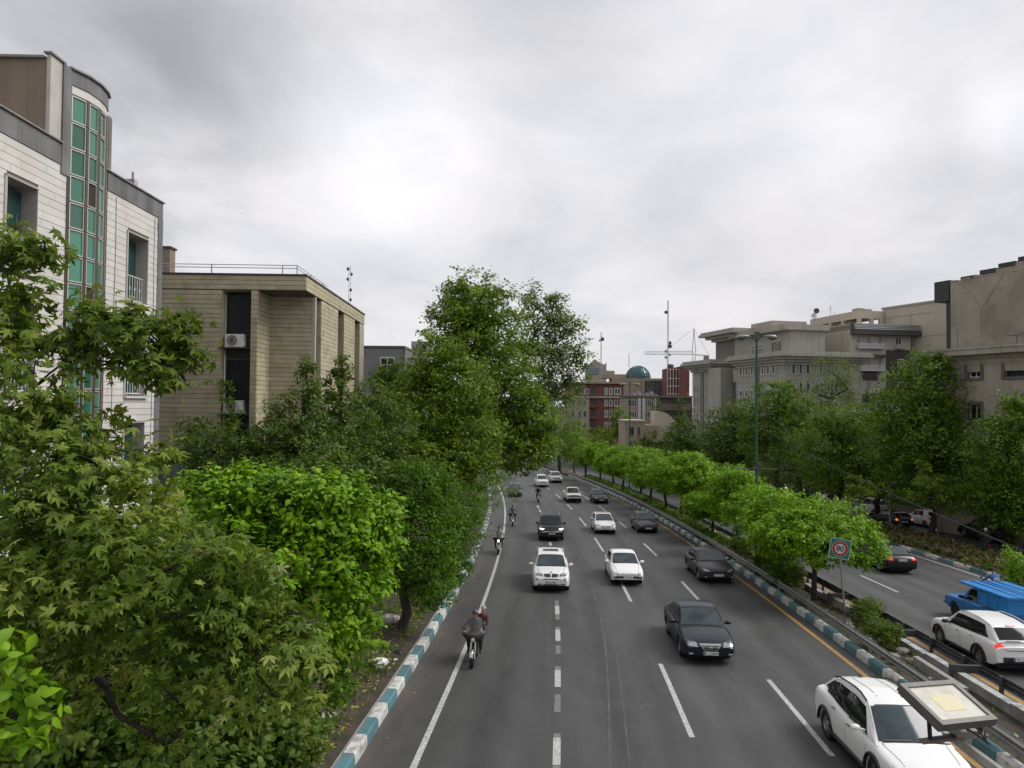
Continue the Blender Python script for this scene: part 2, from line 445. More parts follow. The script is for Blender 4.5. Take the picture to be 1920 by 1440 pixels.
for y1, y2, mt in ((1424, 1374, M_white_paint), (1374, 1366, M_pale_paint), (1440, 1425, M_pale_paint), (1327, 1295, M_pale_paint), (1281, 1250, M_white_paint), (1250, 1243, M_pale_paint),
                   (1220, 1205, M_pale_paint), (1197, 1176, M_white_paint), (1176, 1171, M_pale_paint), (1157, 1147, M_pale_paint), (1147, 1132, M_white_paint), (1132, 1122, M_pale_paint),
                   (1032, 1027, M_white_paint), (1021, 1015, M_white_paint), (959, 955, M_white_paint), (952, 947, M_white_paint)):
    a, b = (10515 / (q - 808.0) for q in (y1, y2))
    line(road, -.08 + .0045 * max(0, a - 22) ** .9, .19 if mt is M_white_paint else .18, a, b, mt, 'lane_dash')
def scar(pts, w, m):
    b = MB(); P = [Vector(p) for p in pts]; vs, fs = [], []
    for i, p in enumerate(P):
        t = (P[min(i + 1, len(P) - 1)] - P[max(i - 1, 0)]).normalized(); n = Vector((t.y, -t.x, 0)) * w / 2; vs += [p - n, p + n]
    for i in range(len(P) - 1): fs.append((2 * i, 2 * i + 1, 2 * i + 3, 2 * i + 2))
    me = bpy.data.meshes.new('old_line'); me.from_pydata([tuple(v_) for v_ in vs], [], fs); me.materials.append(m); return obj('old_line', me, road)
M_scar = mat('old_line_trace', (.072, .072, .071), .7, var=.3, vs=3, dirt=(.05, .05, .05), dirt_amt=.95, dirt_s=1.2)
scar([rp(1.05 + .55 * math.sin((Y - 15) * .09) + (Y - 15) * .012, Y, .006) for Y in np.arange(15, 52, 1.0)], .07, M_scar)
scar([rp(1.55 + .4 * math.sin((Y - 15) * .09) + (Y - 15) * .01, Y, .006) for Y in np.arange(17, 44, 1.0)], .05, M_scar)
scar([rp(u, 47.5 + .05 * math.sin(u * 3), .006) for u in np.arange(2.4, 8.2, .4)], .07, M_scar)
scar([rp(7.4 + .25 * math.sin(Y * .2), Y, .006) for Y in np.arange(16, 46, 1.0)], .05, M_scar)
for a, b in ((14, 19.5), (26, 30.5), (37.3, 41.5), (49, 54), (62, 67), (73, 78)):
    line(road2, 17.2, .14, a, b, M_white_paint, 'lane_dash')

# ---- kerbs of painted blocks, teal and white by turns
def orient(o, p, t, upv=Vector((0, 0, 1))):
    x = t.normalized(); z = (upv - x * upv.dot(x)).normalized(); y = z.cross(x)
    o.matrix_local = Matrix.Translation(p) @ Matrix((x, y, z)).transposed().to_4x4()
def kerb(u_face, side_, h, w, L, Ya, Yb, start):
    root = thing('kerb', None, None); root['kind'] = 'structure'
    prof = [(0, -.1), (.025 * side_, h - .05), (.06 * side_, h), (w * side_, h), (w * side_, -.1)]
    mes = {}
    for m in (M_kerb_teal, M_kerb_white):
        b = MB(); n = len(prof); x0, x1 = -L / 2 + .006, L / 2 - .006
        b.prism(prof, x0, x1, plane='yz'); mes[m.name] = b.mesh('kerb_block', m)
    Y = Ya; i = start
    while Y < Yb:
        m = M_kerb_teal if i % 2 else M_kerb_white
        o = bpy.data.objects.new('kerb_block', mes[m.name]); C.objects.link(o); o.parent = root
        t = rp(u_face, Y + L) - rp(u_face, Y)
        orient(o, rp(u_face, Y + L / 2, rng.uniform(-.008, .008)) + Vector((rng.uniform(-.008, .008), 0, 0)), t)
        Y += L; i += 1
    return root
kerb(-4.78, 1, .27, .30, 1.06, 6, 100, 0)        # +y of the block points to the left of the road
kerb(10.52, -1, .27, .26, 1.02, 8, 125, 1)
kerb(24.5, -1, .2, .25, 1.6, 12, 100, 0)
ribbon_solid('gutter', -5.19, -5.09, 6, 100, -.05, .22, M_concrete, kind='structure')

# ---- guardrails
M_steel = mat('galvanised_steel', (.30, .30, .29), .5, .7, var=.2, vs=3, dirt=(.10, .085, .07), dirt_amt=.5, dirt_s=3)
M_dark_steel = mat('dark_steel', (.075, .075, .078), .5, .5, var=.2, vs=3, dirt=(.16, .15, .14), dirt_amt=.35, dirt_s=4)
def guardrail(u, h, face, m, label, Ya, Yb, spacing=2.0):
    root = thing('guardrail', label, 'guardrail', rp(u, Ya), group='guardrails along the median')
    o0 = rp(u, Ya)
    prof = [(.00, .0), (.0, .03), (.075, .075), (.075, .105), (.0, .15), (.0, .17), (.075, .215), (.075, .245), (.0, .29), (.0, .32)]
    Y = Ya
    while Y < Yb - .01:
        e = min(Y + 4.0, Yb); b = MB(); vs, fs = [], []; nst = 4
        for i in range(nst + 1):
            q = rp(u, Y + (e - Y) * i / nst + (.02 if i == nst else 0)) - o0
            for (d, z) in prof: vs.append(q + Vector((face * d, 0, h + z)))
            for (d, z) in reversed(prof): vs.append(q + Vector((face * (d - .012), 0, h + z)))
        n = 2 * len(prof)
        for i in range(nst):
            for j in range(n): fs.append((i * n + j, i * n + (j + 1) % n, (i + 1) * n + (j + 1) % n, (i + 1) * n + j))
        fs += [tuple(range(n)), tuple(nst * n + j for j in reversed(range(n)))]
        b.add(vs, fs).build('beam', m, root)
        Y = e
    pm = MB().box(-.04, .04, -.06, .06, -.1, h + .34).mesh('guardrail_post', m)
    Y = Ya + .5
    while Y < Yb:
        obj('post', pm, root, loc=rp(u, Y) - o0 + Vector((-face * .05, 0, 0))); Y += spacing
    return root
guardrail(10.84, .42, -1, M_steel, 'grey steel guardrail over the teal and white kerb of the oncoming carriageway', 7.5, 125)
g2 = guardrail(13.25, .38, 1, M_dark_steel, 'dark steel guardrail between the yellow line and the right carriageway', 12, 120)
for Ys in (19.4, 23.6, 27.6, 33.5):
    q = rp(13.25, Ys) - rp(13.25, 12)
    MB().box(q.x - .95, q.x - .04, q.y - .05, q.y + .05, q.z + .44, q.z + .68).box(q.x - .96, q.x - .86, q.y - .07, q.y + .07, q.z - .05, q.z + .70).build('spacer_beam', M_dark_steel, g2)

# ---- low planter wall of concrete blocks on the right edge of the median
wall = thing('planter_wall', 'low grey concrete wall with worn white top along the median soil', 'wall', rp(12.6, 14))
o0 = rp(12.6, 14)
M_wall_top = mat('worn_white_coping', (.36, .37, .36), .7, var=.2, vs=5, dirt=(.13, .15, .155), dirt_amt=.9, dirt_s=3)
Yw = 14.0
while Yw < 95:
    L = 2.3; miss = rng.random() < .12 and Yw > 24
    if not miss:
        t = rp(12.6, Yw + L) - rp(12.6, Yw); hh = .42 + rng.uniform(-.06, .06)
        b = MB().box(-L / 2 + .015, L / 2 - .015, -.11, .11, -.15, hh)
        o = b.build('wall_block', M_concrete, wall); orient(o, rp(12.6, Yw + L / 2) - o0, t)
        c = MB().box(-L / 2 + .012, L / 2 - .012, -.125, .125, hh + .001, hh + .035).build('coping', M_wall_top, o)
    Yw += L
inner = thing('planter_wall', 'short stub of grey concrete wall inside the median by the rubble', 'wall', rp(11.9, 22))
for k in range(2):
    MB().box(-.09, .09, k * 1.5, k * 1.5 + 1.46, -.1, .5).build('wall_block', M_concrete, inner)
inner.rotation_euler = (math.atan(-.041), 0, 0)
# ================================================================== buildings
def mk(name, *a, **k): return mat(name, *a, **k)
M_wstone = mat('white_stone', (.56, .54, .505), .65, var=.06, vs=1.5, orand=.06, dirt=(.45, .36, .29), dirt_amt=.25, dirt_s=.7)
M_joint = mat('dark_joint', (.15, .135, .12), .9)
M_gstone = mat('grey_stone', (.15, .15, .148), .7, var=.2, vs=1.2, streak=.3, orand=.08)
M_cap = mat('coping_stone', (.22, .21, .20), .75, var=.15, vs=3)
M_render = mat('brown_render', (.235, .18, .135), .9, var=.08, vs=.8, streak=.15, bump=.15, bs=8)
M_cream_stone = mat('cream_stone', (.44, .41, .37), .7, var=.1, vs=1.5, streak=.2)
M_reveal = mat('reveal_stone', (.36, .335, .305), .75, var=.1, vs=2)
M_bronze = mat('bronze_frame', (.085, .07, .05), .45, .4)
M_alu = mat('pale_aluminium', (.50, .49, .46), .4, .3)
M_green_glass = mat('green_glass', (.035, .16, .10), .05, 0, spec=1.0, orand=.45)
M_open_dark = mat('dark_opening', (.03, .018, .012), .8)
M_dglass = mat('dark_glass', (.018, .024, .026), .07, 0, spec=.8, orand=.3)
M_green_frame = mat('dark_green_panel', (.012, .05, .045), .3)
M_white_metal = mat('white_metal', (.62, .62, .60), .45)
M_tan = mat('tan_board', (.40, .358, .242), .75, var=.10, vs=1.3, orand=.09, dirt=(.22, .165, .09), dirt_amt=.35, dirt_s=1.8)
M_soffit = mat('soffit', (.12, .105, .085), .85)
M_dark_roof = mat('dark_flashing', (.05, .045, .04), .7)
M_grail = mat('rail_metal', (.36, .36, .36), .4, .6)
M_black = mat('black_metal', (.015, .015, .017), .5, .2)
M_plastic = mat('ac_casing', (.58, .57, .54), .5, var=.06, vs=6)

class Facade:
    """a wall plane: local x along it, local -y out of it"""
    def __init__(s, P0, d):
        d = Vector((d[0], d[1], 0)).normalized(); s.P0 = Vector((P0[0], P0[1], 0)); s.d = d
        s.rot = math.atan2(d.y, d.x); s.n = Vector((d.y, -d.x, 0))
    def hit(s, px, py):
        dd = fw + rt * ((px - 960) / F) + up * ((720 - py) / F)
        t = (s.P0 - Vector((0, 0, CAMZ))).dot(s.n) / dd.dot(s.n)
        p = Vector((0, 0, CAMZ)) + dd * t
        return (p - s.P0).dot(s.d), p.z
    def a(s, px, py): return s.hit(px, py)[0]
    def z(s, px, py): return s.hit(px, py)[1]
def holed(b, a0, a1, z0, z1, holes, depth, mi=0, mr=1, y=0.0, thick=.0):
    """wall face at local y with holes (x0,x1,z0,z1); the reveals run back by depth"""
    xs = sorted({a0, a1, *[min(max(h[i], a0), a1) for h in holes for i in (0, 1)]})
    zs = sorted({z0, z1, *[min(max(h[i], z0), z1) for h in holes for i in (2, 3)]})
    for i in range(len(xs) - 1):
        for j in range(len(zs) - 1):
            mxx, mz = (xs[i] + xs[i + 1]) / 2, (zs[j] + zs[j + 1]) / 2
            if any(h[0] < mxx < h[1] and h[2] < mz < h[3] for h in holes): continue
            b.add([(xs[i], y, zs[j]), (xs[i + 1], y, zs[j]), (xs[i + 1], y, zs[j + 1]), (xs[i], y, zs[j + 1])], [(0, 1, 2, 3)], mi)
    for (x0, x1, w0, w1) in holes:
        d = depth
        b.add([(x0, y, w0), (x0, y + d, w0), (x0, y + d, w1), (x0, y, w1)], [(0, 1, 2, 3)], mr)
        b.add([(x1, y, w0), (x1, y + d, w0), (x1, y + d, w1), (x1, y, w1)], [(3, 2, 1, 0)], mr)
        b.add([(x0, y, w1), (x1, y, w1), (x1, y + d, w1), (x0, y + d, w1)], [(0, 1, 2, 3)], mr)
        b.add([(x0, y, w0), (x1, y, w0), (x1, y + d, w0), (x0, y + d, w0)], [(3, 2, 1, 0)], mr)
def raw(b, name, mats, parent):
    me = bpy.data.meshes.new(name); me.from_pydata(b.v, [], b.f)
    for m in mats: me.materials.append(m)
    me.polygons.foreach_set('material_index', b.m); me.update(); return obj(name, me, parent)
def window(parent, x0, x1, z0, z1, y, fm, gm, fwid=.07, mull=1, trans=0, name='window', proud=.03):
    """frame ring as the part, its pane as the sub-part; stands at local y facing -y"""
    b = MB(); d0, d1 = y - proud, y + .04
    b.box(x0, x1, d0, d1, z1 - fwid, z1).box(x0, x1, d0, d1, z0, z0 + fwid).box(x0, x0 + fwid, d0, d1, z0 + fwid, z1 - fwid).box(x1 - fwid, x1, d0, d1, z0 + fwid, z1 - fwid)
    for k in range(mull):
        c = x0 + (x1 - x0) * (k + 1) / (mull + 1); b.box(c - fwid * .4, c + fwid * .4, d0 + .004, d1, z0 + fwid, z1 - fwid)
    for k in range(trans):
        c = z0 + (z1 - z0) * (k + 1) / (trans + 1) if trans > 1 else z0 + (z1 - z0) * .7
        b.box(x0 + fwid, x1 - fwid, d0 + .007, d1 - .003, c - fwid * .4, c + fwid * .4)
    w = b.build(name, fm, parent)
    MB().box(x0 + fwid * .5, x1 - fwid * .5, y + .004, y + .03, z0 + fwid * .5, z1 - fwid * .5).build('pane', gm, w)
    return w

# ---------------- white stone building with the rounded stair window
wb = Facade((-15.33, 25.6), (-.094, 1))
ZB = -1.5
B = thing('stone_building', 'white stone building with a rounded green glass stair tower and grey parapet', 'building', (wb.P0.x, wb.P0.y, ZB), wb.rot)
def Z(w): return w - ZB
aC = wb.a(299, 600); aP = aC - .34                                   # corner, pilaster
zR = Z(15.36); zP = zR - .62
aT0, aT1 = wb.a(129, 400), wb.a(192, 400)                            # tower
wn_r = (wb.a(237, 510), wb.a(276, 510)); wn_l = (wb.a(8, 430), wb.a(68, 430))
zw1, zw0 = Z(13.68), Z(11.3)
holes_r = [(wn_r[0], wn_r[1], zw0 - k * 3.33, zw1 - k * 3.33) for k in range(3)]
holes_l = [(wn_l[0], wn_l[1], zw0 - k * 3.33, zw1 - k * 3.33) for k in range(3)] + [(wn_l[0] - 3.2, wn_l[1] - 3.2, zw0 - k * 3.33, zw1 - k * 3.33) for k in range(3)]
b = MB(); holed(b, -14.5, aP, 0, zP, holes_r + holes_l, .62, 0, 1)
b.add([(aC, 0, 0), (aC, 9, 0), (aC, 9, zR), (aC, 0, zR)], [(0, 1, 2, 3)], 0)
b.add([(-14.5, 9, 0), (-14.5, 0, 0), (-14.5, 0, zP), (-14.5, 9, zP)], [(0, 1, 2, 3)], 0)
b.add([(-14.5, .0, zR - .1), (aC, .0, zR - .1), (aC, 9, zR - .1), (-14.5, 9, zR - .1)], [(0, 1, 2, 3)], 0)
raw(b, 'wall', [M_joint, M_reveal], B)
# cladding courses, joints left open
CH = .225; PT = .022
def course_pieces(name, m, parent, a0, a1, z0, z1, holes, ch, L, vis, jit, y0=-PT, y1=0.0, budget=[0], limit=300):
    rest = MB(); k = 0; z = z1
    while z - ch > z0 - 1e-6:
        zt, zb_ = z - .007, z - ch + .007
        x = a0 - jit.random() * L
        while x < a1:
            l_ = L * jit.uniform(.75, 1.25); xa, xb = max(x + .004, a0), min(x + l_ - .004, a1); x += l_
            if xb - xa < .05: continue
            segs = [(xa, xb)]
            for (h0, h1, g0, g1) in holes:
                if zb_ < g1 - .01 and zt > g0 + .01:
                    ns = []
                    for (s0, s1) in segs:
                        if s1 <= h0 or s0 >= h1: ns.append((s0, s1)); continue
                        if s0 < h0: ns.append((s0, h0))
                        if s1 > h1: ns.append((h1, s1))
                    segs = ns
            for (s0, s1) in segs:
                if s1 - s0 < .03: continue
                pr = jit.uniform(0, .006)
                if budget[0] < limit and vis(.5 * (s0 + s1), z):
                    piece(name, m, s0, s1, y0 - pr, y1, zb_, zt, parent); budget[0] += 1
                else: rest.box(s0, s1, y0 - pr, y1, zb_, zt)
        z -= ch
    if rest.v: rest.build(name, m, parent, kind='stuff')
jt = random.Random(3); bud = [0]
course_pieces('stone_panel', M_wstone, B, aT1, aP, 0, zP - .01, holes_r, CH, 1.5, lambda a, z: z > Z(6.3), jt, budget=bud)
course_pieces('stone_panel', M_wstone, B, -14.5, aT0, 0, zP - .01, holes_l, CH, 1.6, lambda a, z: a > -7.6 and z > Z(8.2), jt, budget=bud)
# grey parapet slabs and corner pilaster
for (x0, x1) in ((-14.5, wb.a(112, 300)), (wb.a(194, 340), aC)):
    n = max(2, int((x1 - x0) / .9))
    for i in range(n):
        piece('parapet_slab', M_gstone, x0 + (x1 - x0) * i / n + .004, x0 + (x1 - x0) * (i + 1) / n - .004, -.05, .12, zP, zR, B)
    MB().box(x0, x1 + (.06 if x1 == aC else 0), -.11, .3, zR + .002, zR + .05).build('coping', M_cap, B)
n = 14
for i in range(n): piece('pilaster_slab', M_gstone, aP, aC + .03, -.05, .3, i * zP / n + .004, (i + 1) * zP / n - .004, B)
# windows of the flat wings
for k, (x0, x1, z0, z1) in enumerate(holes_r + holes_l):
    w = window(B, x0 + .05, x1 - .02, z0, z1 - .08, .5, M_alu, M_dglass if k % 2 else M_green_glass, .06, 1, 0)
    MB().box(x0 + .55 * (x1 - x0), x1 - .06, .40, .46, z0 + .05, z1 - .1).build('shutter', M_green_frame, w)
    MB().box(x0 - .06, x1 + .06, -.13, .5, z0 - .07, z0 - .003).build('sill', M_wstone, B)
    MB().box(x0 - .09, x0 - .003, -.06, .02, z0, z1 + .05).box(x0 - .09, x1, -.06, .02, z1 + .003, z1 + .05).build('surround', M_reveal, B)
    g = MB(); zt = z0 + .95
    for q in range(9):
        xx = x0 + .04 + (x1 - x0 - .08) * q / 8
        g.tube([(xx, .16, z0 + .02), (xx, .16, zt)], .012, 5)
        if q % 2: g.ball((xx, .16, z0 + .5), (.03, .02, .09), 6, 5)
    for zz in (z0 + .1, zt): g.tube([(x0, .16, zz), (x1, .16, zz)], .018, 5)
    g.tube([(x0 + .02, .16, zt), (x0 + .02, .16, z1 - .2)], .014, 5)
    g.build('window_grille', M_white_metal, B)
# the rounded stair tower: bronze frame with green panes
zT0, zT1 = Z(2.5), Z(17.0)
zTop = Z(17.75)
ac_, hw = (aT0 + aT1) / 2, (aT1 - aT0) / 2 + .12
sag = .25; rad = (hw * hw + sag * sag) / (2 * sag); th = math.asin(hw / rad)
FR_ = [0, .29, .545, .80, 1.0]; NF = len(FR_) - 1
edges = [(ac_ + rad * math.sin(-th + 2 * th * q), -(rad * math.cos(-th + 2 * th * q) - rad + sag)) for q in FR_]
rows = 18; rh = (zT1 - zT0) / rows
def seg_pts(i): return Vector((*edges[i], 0)), Vector((*edges[i + 1], 0))
gap = .085; t_ = .03; h2 = rh / 2 - .05
def pane_set(L0):
    w2 = L0 / 2 - gap; rb = MB()
    rb.box(-w2 - t_, w2 + t_, -.05, .02, h2, h2 + t_).box(-w2 - t_, w2 + t_, -.05, .02, -h2 - t_, -h2).box(-w2 - t_, -w2, -.05, .02, -h2, h2).box(w2, w2 + t_, -.05, .02, -h2, h2)
    return rb.mesh('pane_frame', M_alu), MB().box(-w2, w2, -.012, .012, -h2, h2).mesh('pane', M_green_glass), MB().box(-w2, w2, -.012, .012, -h2, h2).mesh('pane', M_open_dark)
fr = MB()
for i in range(NF):
    p, q = seg_pts(i); ang = math.atan2((q - p).y, (q - p).x); mid_ = (p + q) / 2
    nrm = Vector((math.sin(ang), -math.cos(ang), 0)); ring_me, pg, pd = pane_set((q - p).length)
    for r_ in range(rows):
        zc = zT0 + rh * (r_ + .5)
        dark = (i == 1 and r_ in (rows - 4, rows - 8, 3)) or (i == 2 and r_ == rows - 13)
        o = obj('pane', pd if dark else pg, B, loc=(mid_.x, mid_.y, zc), rotz=ang)
        obj('pane_frame', ring_me, o)
    # rails between rows
    for r_ in range(rows + 1):
        zc = zT0 + rh * r_
        vs = []
        for (pt) in (p, q):
            for (dn, dz) in ((-.03, -.04), (.035, -.04), (.035, .04), (-.03, .04)):
                vs.append(pt + nrm * dn + Vector((0, 0, zc + dz)))
        fr.add(vs, [(0, 1, 5, 4), (1, 2, 6, 5), (2, 3, 7, 6), (3, 0, 4, 7)])
for i in range(NF + 1):
    x, y = edges[i]; fr.box(x - .075, x + .075, y - .05, y + .06, zT0, zT1)
fr.build('curtain_frame', M_bronze, B)
# bands above the glass and the backing wall of the tower
def band(z0, z1, off, m, name):
    b = MB(); vs, fs = [], []
    for (x, y) in edges:
        dx_, dy_ = x - ac_, y - (rad - sag); l_ = math.hypot(dx_, dy_)
        vs += [(x + dx_ / l_ * off, y + dy_ / l_ * off, z0), (x + dx_ / l_ * off, y + dy_ / l_ * off, z1), (x, .6, z0), (x, .6, z1)]
    for i in range(NF):
        a = 4 * i; fs += [(a, a + 4, a + 5, a + 1), (a + 1, a + 5, a + 7, a + 3), (a, a + 2, a + 6, a + 4), (a + 2, a + 3, a + 7, a + 6)]
    b.add(vs, fs + [(0, 1, 3, 2), (4 * NF, 4 * NF + 2, 4 * NF + 3, 4 * NF + 1)]); return b.build(name, m, B)
band(zT1 + .04, zT1 + .3, .02, M_wstone, 'white_band')
band(zT1 + .304, zTop, .05, M_gstone, 'grey_band')
band(zTop + .003, zTop + .06, .12, M_cap, 'tower_coping')
aK = wb.a(92, 200)
MB().box(edges[0][0] - .3, edges[-1][0] + .1, .35, .6, 0, zTop - .02).build('tower_back', M_open_dark, B)
MB().box(wb.a(113, 250), edges[0][0] + .02, -.07, .6, zP - .25, zTop).build('tower_jamb', M_gstone, B)
MB().box(edges[-1][0] - .02, edges[-1][0] + .3, -.02, .5, zP - .25, zTop - .55).build('tower_fin', M_gstone, B)
MB().box(aK, wb.a(113, 250) - .003, -.02, .09, zR + .06, zTop + .0).build('penthouse_corner', M_cream_stone, B)
MB().box(aK + .08, edges[-1][0] - .1, .61, 8.8, zR - .05, zTop - .12).box(aK + .05, edges[0][0] - .32, .1, .608, zR - .05, zTop - .12).build('penthouse', M_render, B)
MB().box(aK - .05, edges[-1][0] + .1, .16, 8.9, zTop - .118, zTop - .05).box(aK - .06, wb.a(113, 250) + .1, -.08, .15, zTop + .004, zTop + .06).build('penthouse_coping', M_cap, B)
c = MB(); x = wb.a(213, 500)
c.tube([(x, -.04, zP - .1), (x + .02, -.045, zP - 1.6), (x - .03, -.045, Z(10)), (x + .02, -.045, Z(5))], .008, 4)
x = wb.a(287, 500); c.tube([(x, -.04, zP - .1), (x - .04, -.045, Z(13)), (x + .03, -.045, Z(10.5)), (x, -.045, Z(6))], .008, 4)
c.build('cable', M_black, B)
tv = MB(); x = wb.a(260, 352); tv.box(x - .12, x + .16, .1, .4, zR + .05, zR + .36).box(x - .09, x - .03, .15, .21, zR + .36, zR + .62)
tv.build('chimney', M_cream_stone, B)

# a bit of brown building showing between the two
p = at(316, 480, 52)
bb = thing('brown_building', 'sliver of brown rendered building between the white and the tan building', 'building', (p.x, p.y, 0), R(5))
MB().box(-2.5, .1, 0, .9, -2, p.z + .6).build('wall', M_render, bb)
MB().box(-2.6, .2, -.1, 1.0, p.z + .602, p.z + .75).build('roof_edge', M_dark_roof, bb)

# ---------------- tan building clad in boards
TC = Vector((-11.9, 32.0)); tside = Vector((-.098, 1)).normalized(); tfront = Vector((tside.y, -tside.x))
tf = Facade(TC, tfront); ts = Facade(TC, tside)
ZT = -2.0
T = thing('tan_building', 'tan board clad building with deep roof overhang and air conditioners in its window slot', 'building', (TC.x, TC.y, ZT), tf.rot)
def zt(w): return w - ZT
zr = zt(13.62); zf = zr - .68
bL = tf.a(290, 700); b0, b1 = tf.a(415, 650), tf.a(470, 650); b2 = tf.a(482, 600); dep = 1.85
slots = [(2.05, 3.05), (6.93, 8.5), (11.75, 13.4)]; LEN = 14.9
core = MB()
core.box(bL - 6, b0 - .02, .02, LEN - .02, 0, zf - .005); core.box(b1 + .02, b2 - .02, .02, LEN - .02, 0, zf - .005)
core.box(b2 - .01, -.9, dep + .02, LEN - .02, 0, zf - .005)
core.box(b0 - .02, b1 + .02, .62, LEN - .03, 0, zf - .01)
for (s0, s1) in ((1.87, 2.03), (3.07, 6.91), (8.52, 11.73), (13.42, LEN - .02)): core.box(-.92, -.025, s0, s1, 0, zf - .006)
core.build('wall', M_joint, T)
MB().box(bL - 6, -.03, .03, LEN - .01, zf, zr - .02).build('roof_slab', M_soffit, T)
MB().box(bL - 6, .06, -.06, LEN + .05, zr + .003, zr + .09).build('roof_edge', M_dark_roof, T)
jt = random.Random(5); bud = [0]; BH = .218
def boards(a0, a1, z0, z1, along, off, vis, L=4.0, sgn=1):
    """board courses: along 'x' = front faces at y=off, along 'y' = faces at x=off"""
    rest = MB(); z = z1
    while z - BH > z0:
        zt_, zb_ = z - .009, z - BH + .009; x = a0 - jt.random() * L * .8
        while x < a1:
            l_ = L * jt.uniform(.8, 1.2); xa, xb = max(x + .004, a0), min(x + l_ - .004, a1); x += l_
            if xb - xa < .04: continue
            pr = .022 + jt.uniform(0, .008)
            args = (xa, xb, off - pr, off, zb_, zt_) if along == 'x' else ((off, off + pr * sgn, xa, xb, zb_, zt_) if sgn > 0 else (off - pr, off, xa, xb, zb_, zt_))
            if bud[0] < 298 and vis(z): piece('board', M_tan, *args, T); bud[0] += 1
            else: rest.box(*args)
        z -= BH
    if rest.v: rest.build('board', M_tan, T, kind='stuff')
hi = lambda z: z > zt(5.6)
lo = lambda z: z > zt(7.2)
boards(bL, .0, zf, zr, 'x', 0, hi, 3.5)                       # fascia, front
boards(.0, LEN, zf, zr, 'y', 0, hi, 6)                       # fascia, side
boards(bL, b0, zt(1), zf - .01, 'x', 0, hi, 3.2)
boards(b1, b2, zt(1), zf - .01, 'x', 0, hi, 3)
boards(b2, -.135, zt(1), zf - .01, 'x', dep, hi, 3.0)
boards(0.0, dep, zt(1), zf - .01, 'y', b2, lo, 3)
for (s0, s1) in ((3.06, 6.92), (8.51, 11.74), (13.41, LEN)): boards(s0, s1, zt(1), zf - .01, 'y', -.025, lo, 5)
MB().box(-.13, .0, 1.84, 2.05, 0, zf - .008).build('corner_fin', M_cream_stone, T)
for (s0, s1) in slots:
    MB().box(-.95, -.90, s0 + .02, s1 - .02, zt(2), zf - .02).build('slot_window', M_dglass, T)
    MB().box(-.9, -.03, s1 - .012, s1 + .012, 0, zf - .02).build('slot_reveal', M_tan, T)
# the window slot with its units
MB().box(b0, b0 + .02, .03, .6, 0, zf - .02).box(b1 - .02, b1, .03, .6, 0, zf - .02).box(b0, b1, .05, .6, zf - .03, zf - .015).build('slot_reveal', M_tan, T)
for (za, zb_) in ((10.75, 12.85), (7.7, 9.75), (4.5, 6.6)):
    window(T, b0 + .1, b1 - .03, zt(za), zt(zb_), .52, M_black, M_dglass, .07, 1, 0)
    MB().box(b0 + .1, b1 - .03, .50, .56, zt(za - .9), zt(za - .02)).build('spandrel', M_dark_roof, T)
MB().tube([(b0 + .09, .2, 0), (b0 + .09, .2, zt(9.9))], .035, 8).tube([(b0 + .06, .3, 0), (b0 + .06, .3, zf - .2)], .02, 6).build('pipe', M_plastic, T)
for k, zz in enumerate((10.28, 7.22)):
    MB().box(b0 - .12, b1 - .02, -.12, .5, zt(zz) - .05, zt(zz) - .003).build('shelf', M_dark_steel, T)
    a = thing('air_conditioner', ['white air conditioner unit on the upper shelf of the tan building', 'white air conditioner unit half behind creeper on the lower shelf'][k], 'air conditioner', T.matrix_basis @ Vector(((b0 + .16), .0, zt(zz))) if False else (Matrix.Translation(T.location) @ Matrix.Rotation(tf.rot, 4, 'Z')) @ Vector((b0 + .15, .0, zt(zz))), tf.rot, 'air conditioners on the tan building')
    MB().box(0, .86, 0, .32, .03, .62).box(.05, .13, .02, .3, 0, .03).box(.73, .81, .02, .3, 0, .03).build('casing', M_plastic, a)
    fan = MB(); fan.lathe([(.0, -.012), (.06, -.012), (.06, -.02), (.235, -.02), (.25, -.004), (.25, .0)], 28, 'y', (.33, 0, .33)).build('fan_grille', M_dark_steel, a)
    rg = MB()
    for r_ in (.1, .15, .2, .245): rg.lathe([(r_ - .006, -.03), (r_ + .006, -.03), (r_ + .006, -.021), (r_ - .006, -.021)], 24, 'y', (.33, 0, .33))
    rg.build('fan_guard', M_plastic, a)
    MB().box(.84, .9, .05, .2, .1, .3).build('valve_cover', M_plastic, a)
# roof rail and aerial
rl = thing('roof_railing', 'thin grey metal railing along the roof of the tan building', 'railing', T.matrix_basis.translation, tf.rot)
r_ = MB(); zb_ = zr + .09
xs0 = bL - 1
for zz in (.5, .36): r_.tube([(xs0, .5, zb_ + zz), (-.55, .5, zb_ + zz), (-.55, 6.5, zb_ + zz)], .02, 5)
r_.build('rail', M_grail, rl)
for (x, y) in [(xs0 + i * 3.3, .5) for i in range(3)] + [(-.55, .5), (-.55, 3.0), (-.55, 5.5)]:
    MB().box(x - .02, x + .02, y - .02, y + .02, zb_ - .002, zb_ + .5).build('post', M_grail, rl)
p = at(655, 568, 47); 
ae = thing('aerial', 'slim roof aerial with small antennas on the tan building', 'aerial', (p.x, p.y, 13.7))
a_ = MB(); hA = at(655, 498, 47).z - 13.7
for s_ in (-.06, .06): a_.tube([(s_, 0, 0), (s_, 0, hA * .96)], .018, 4)
for q in range(9): a_.tube([(-.06, 0, hA * q / 9), (.06, 0, hA * (q + 1) / 9)], .012, 4)
a_.tube([(0, 0, hA * .9), (0, 0, hA)], .02, 4); a_.build('mast', M_white_metal, ae)
d_ = MB()
for (x, z) in ((-.12, .93), (.14, .82), (-.12, .72), (.1, .5), (.1, .3)): d_.ball((x, -.05, hA * z), (.09, .07, .12), 7, 5)
d_.build('antenna', M_dark_steel, ae)

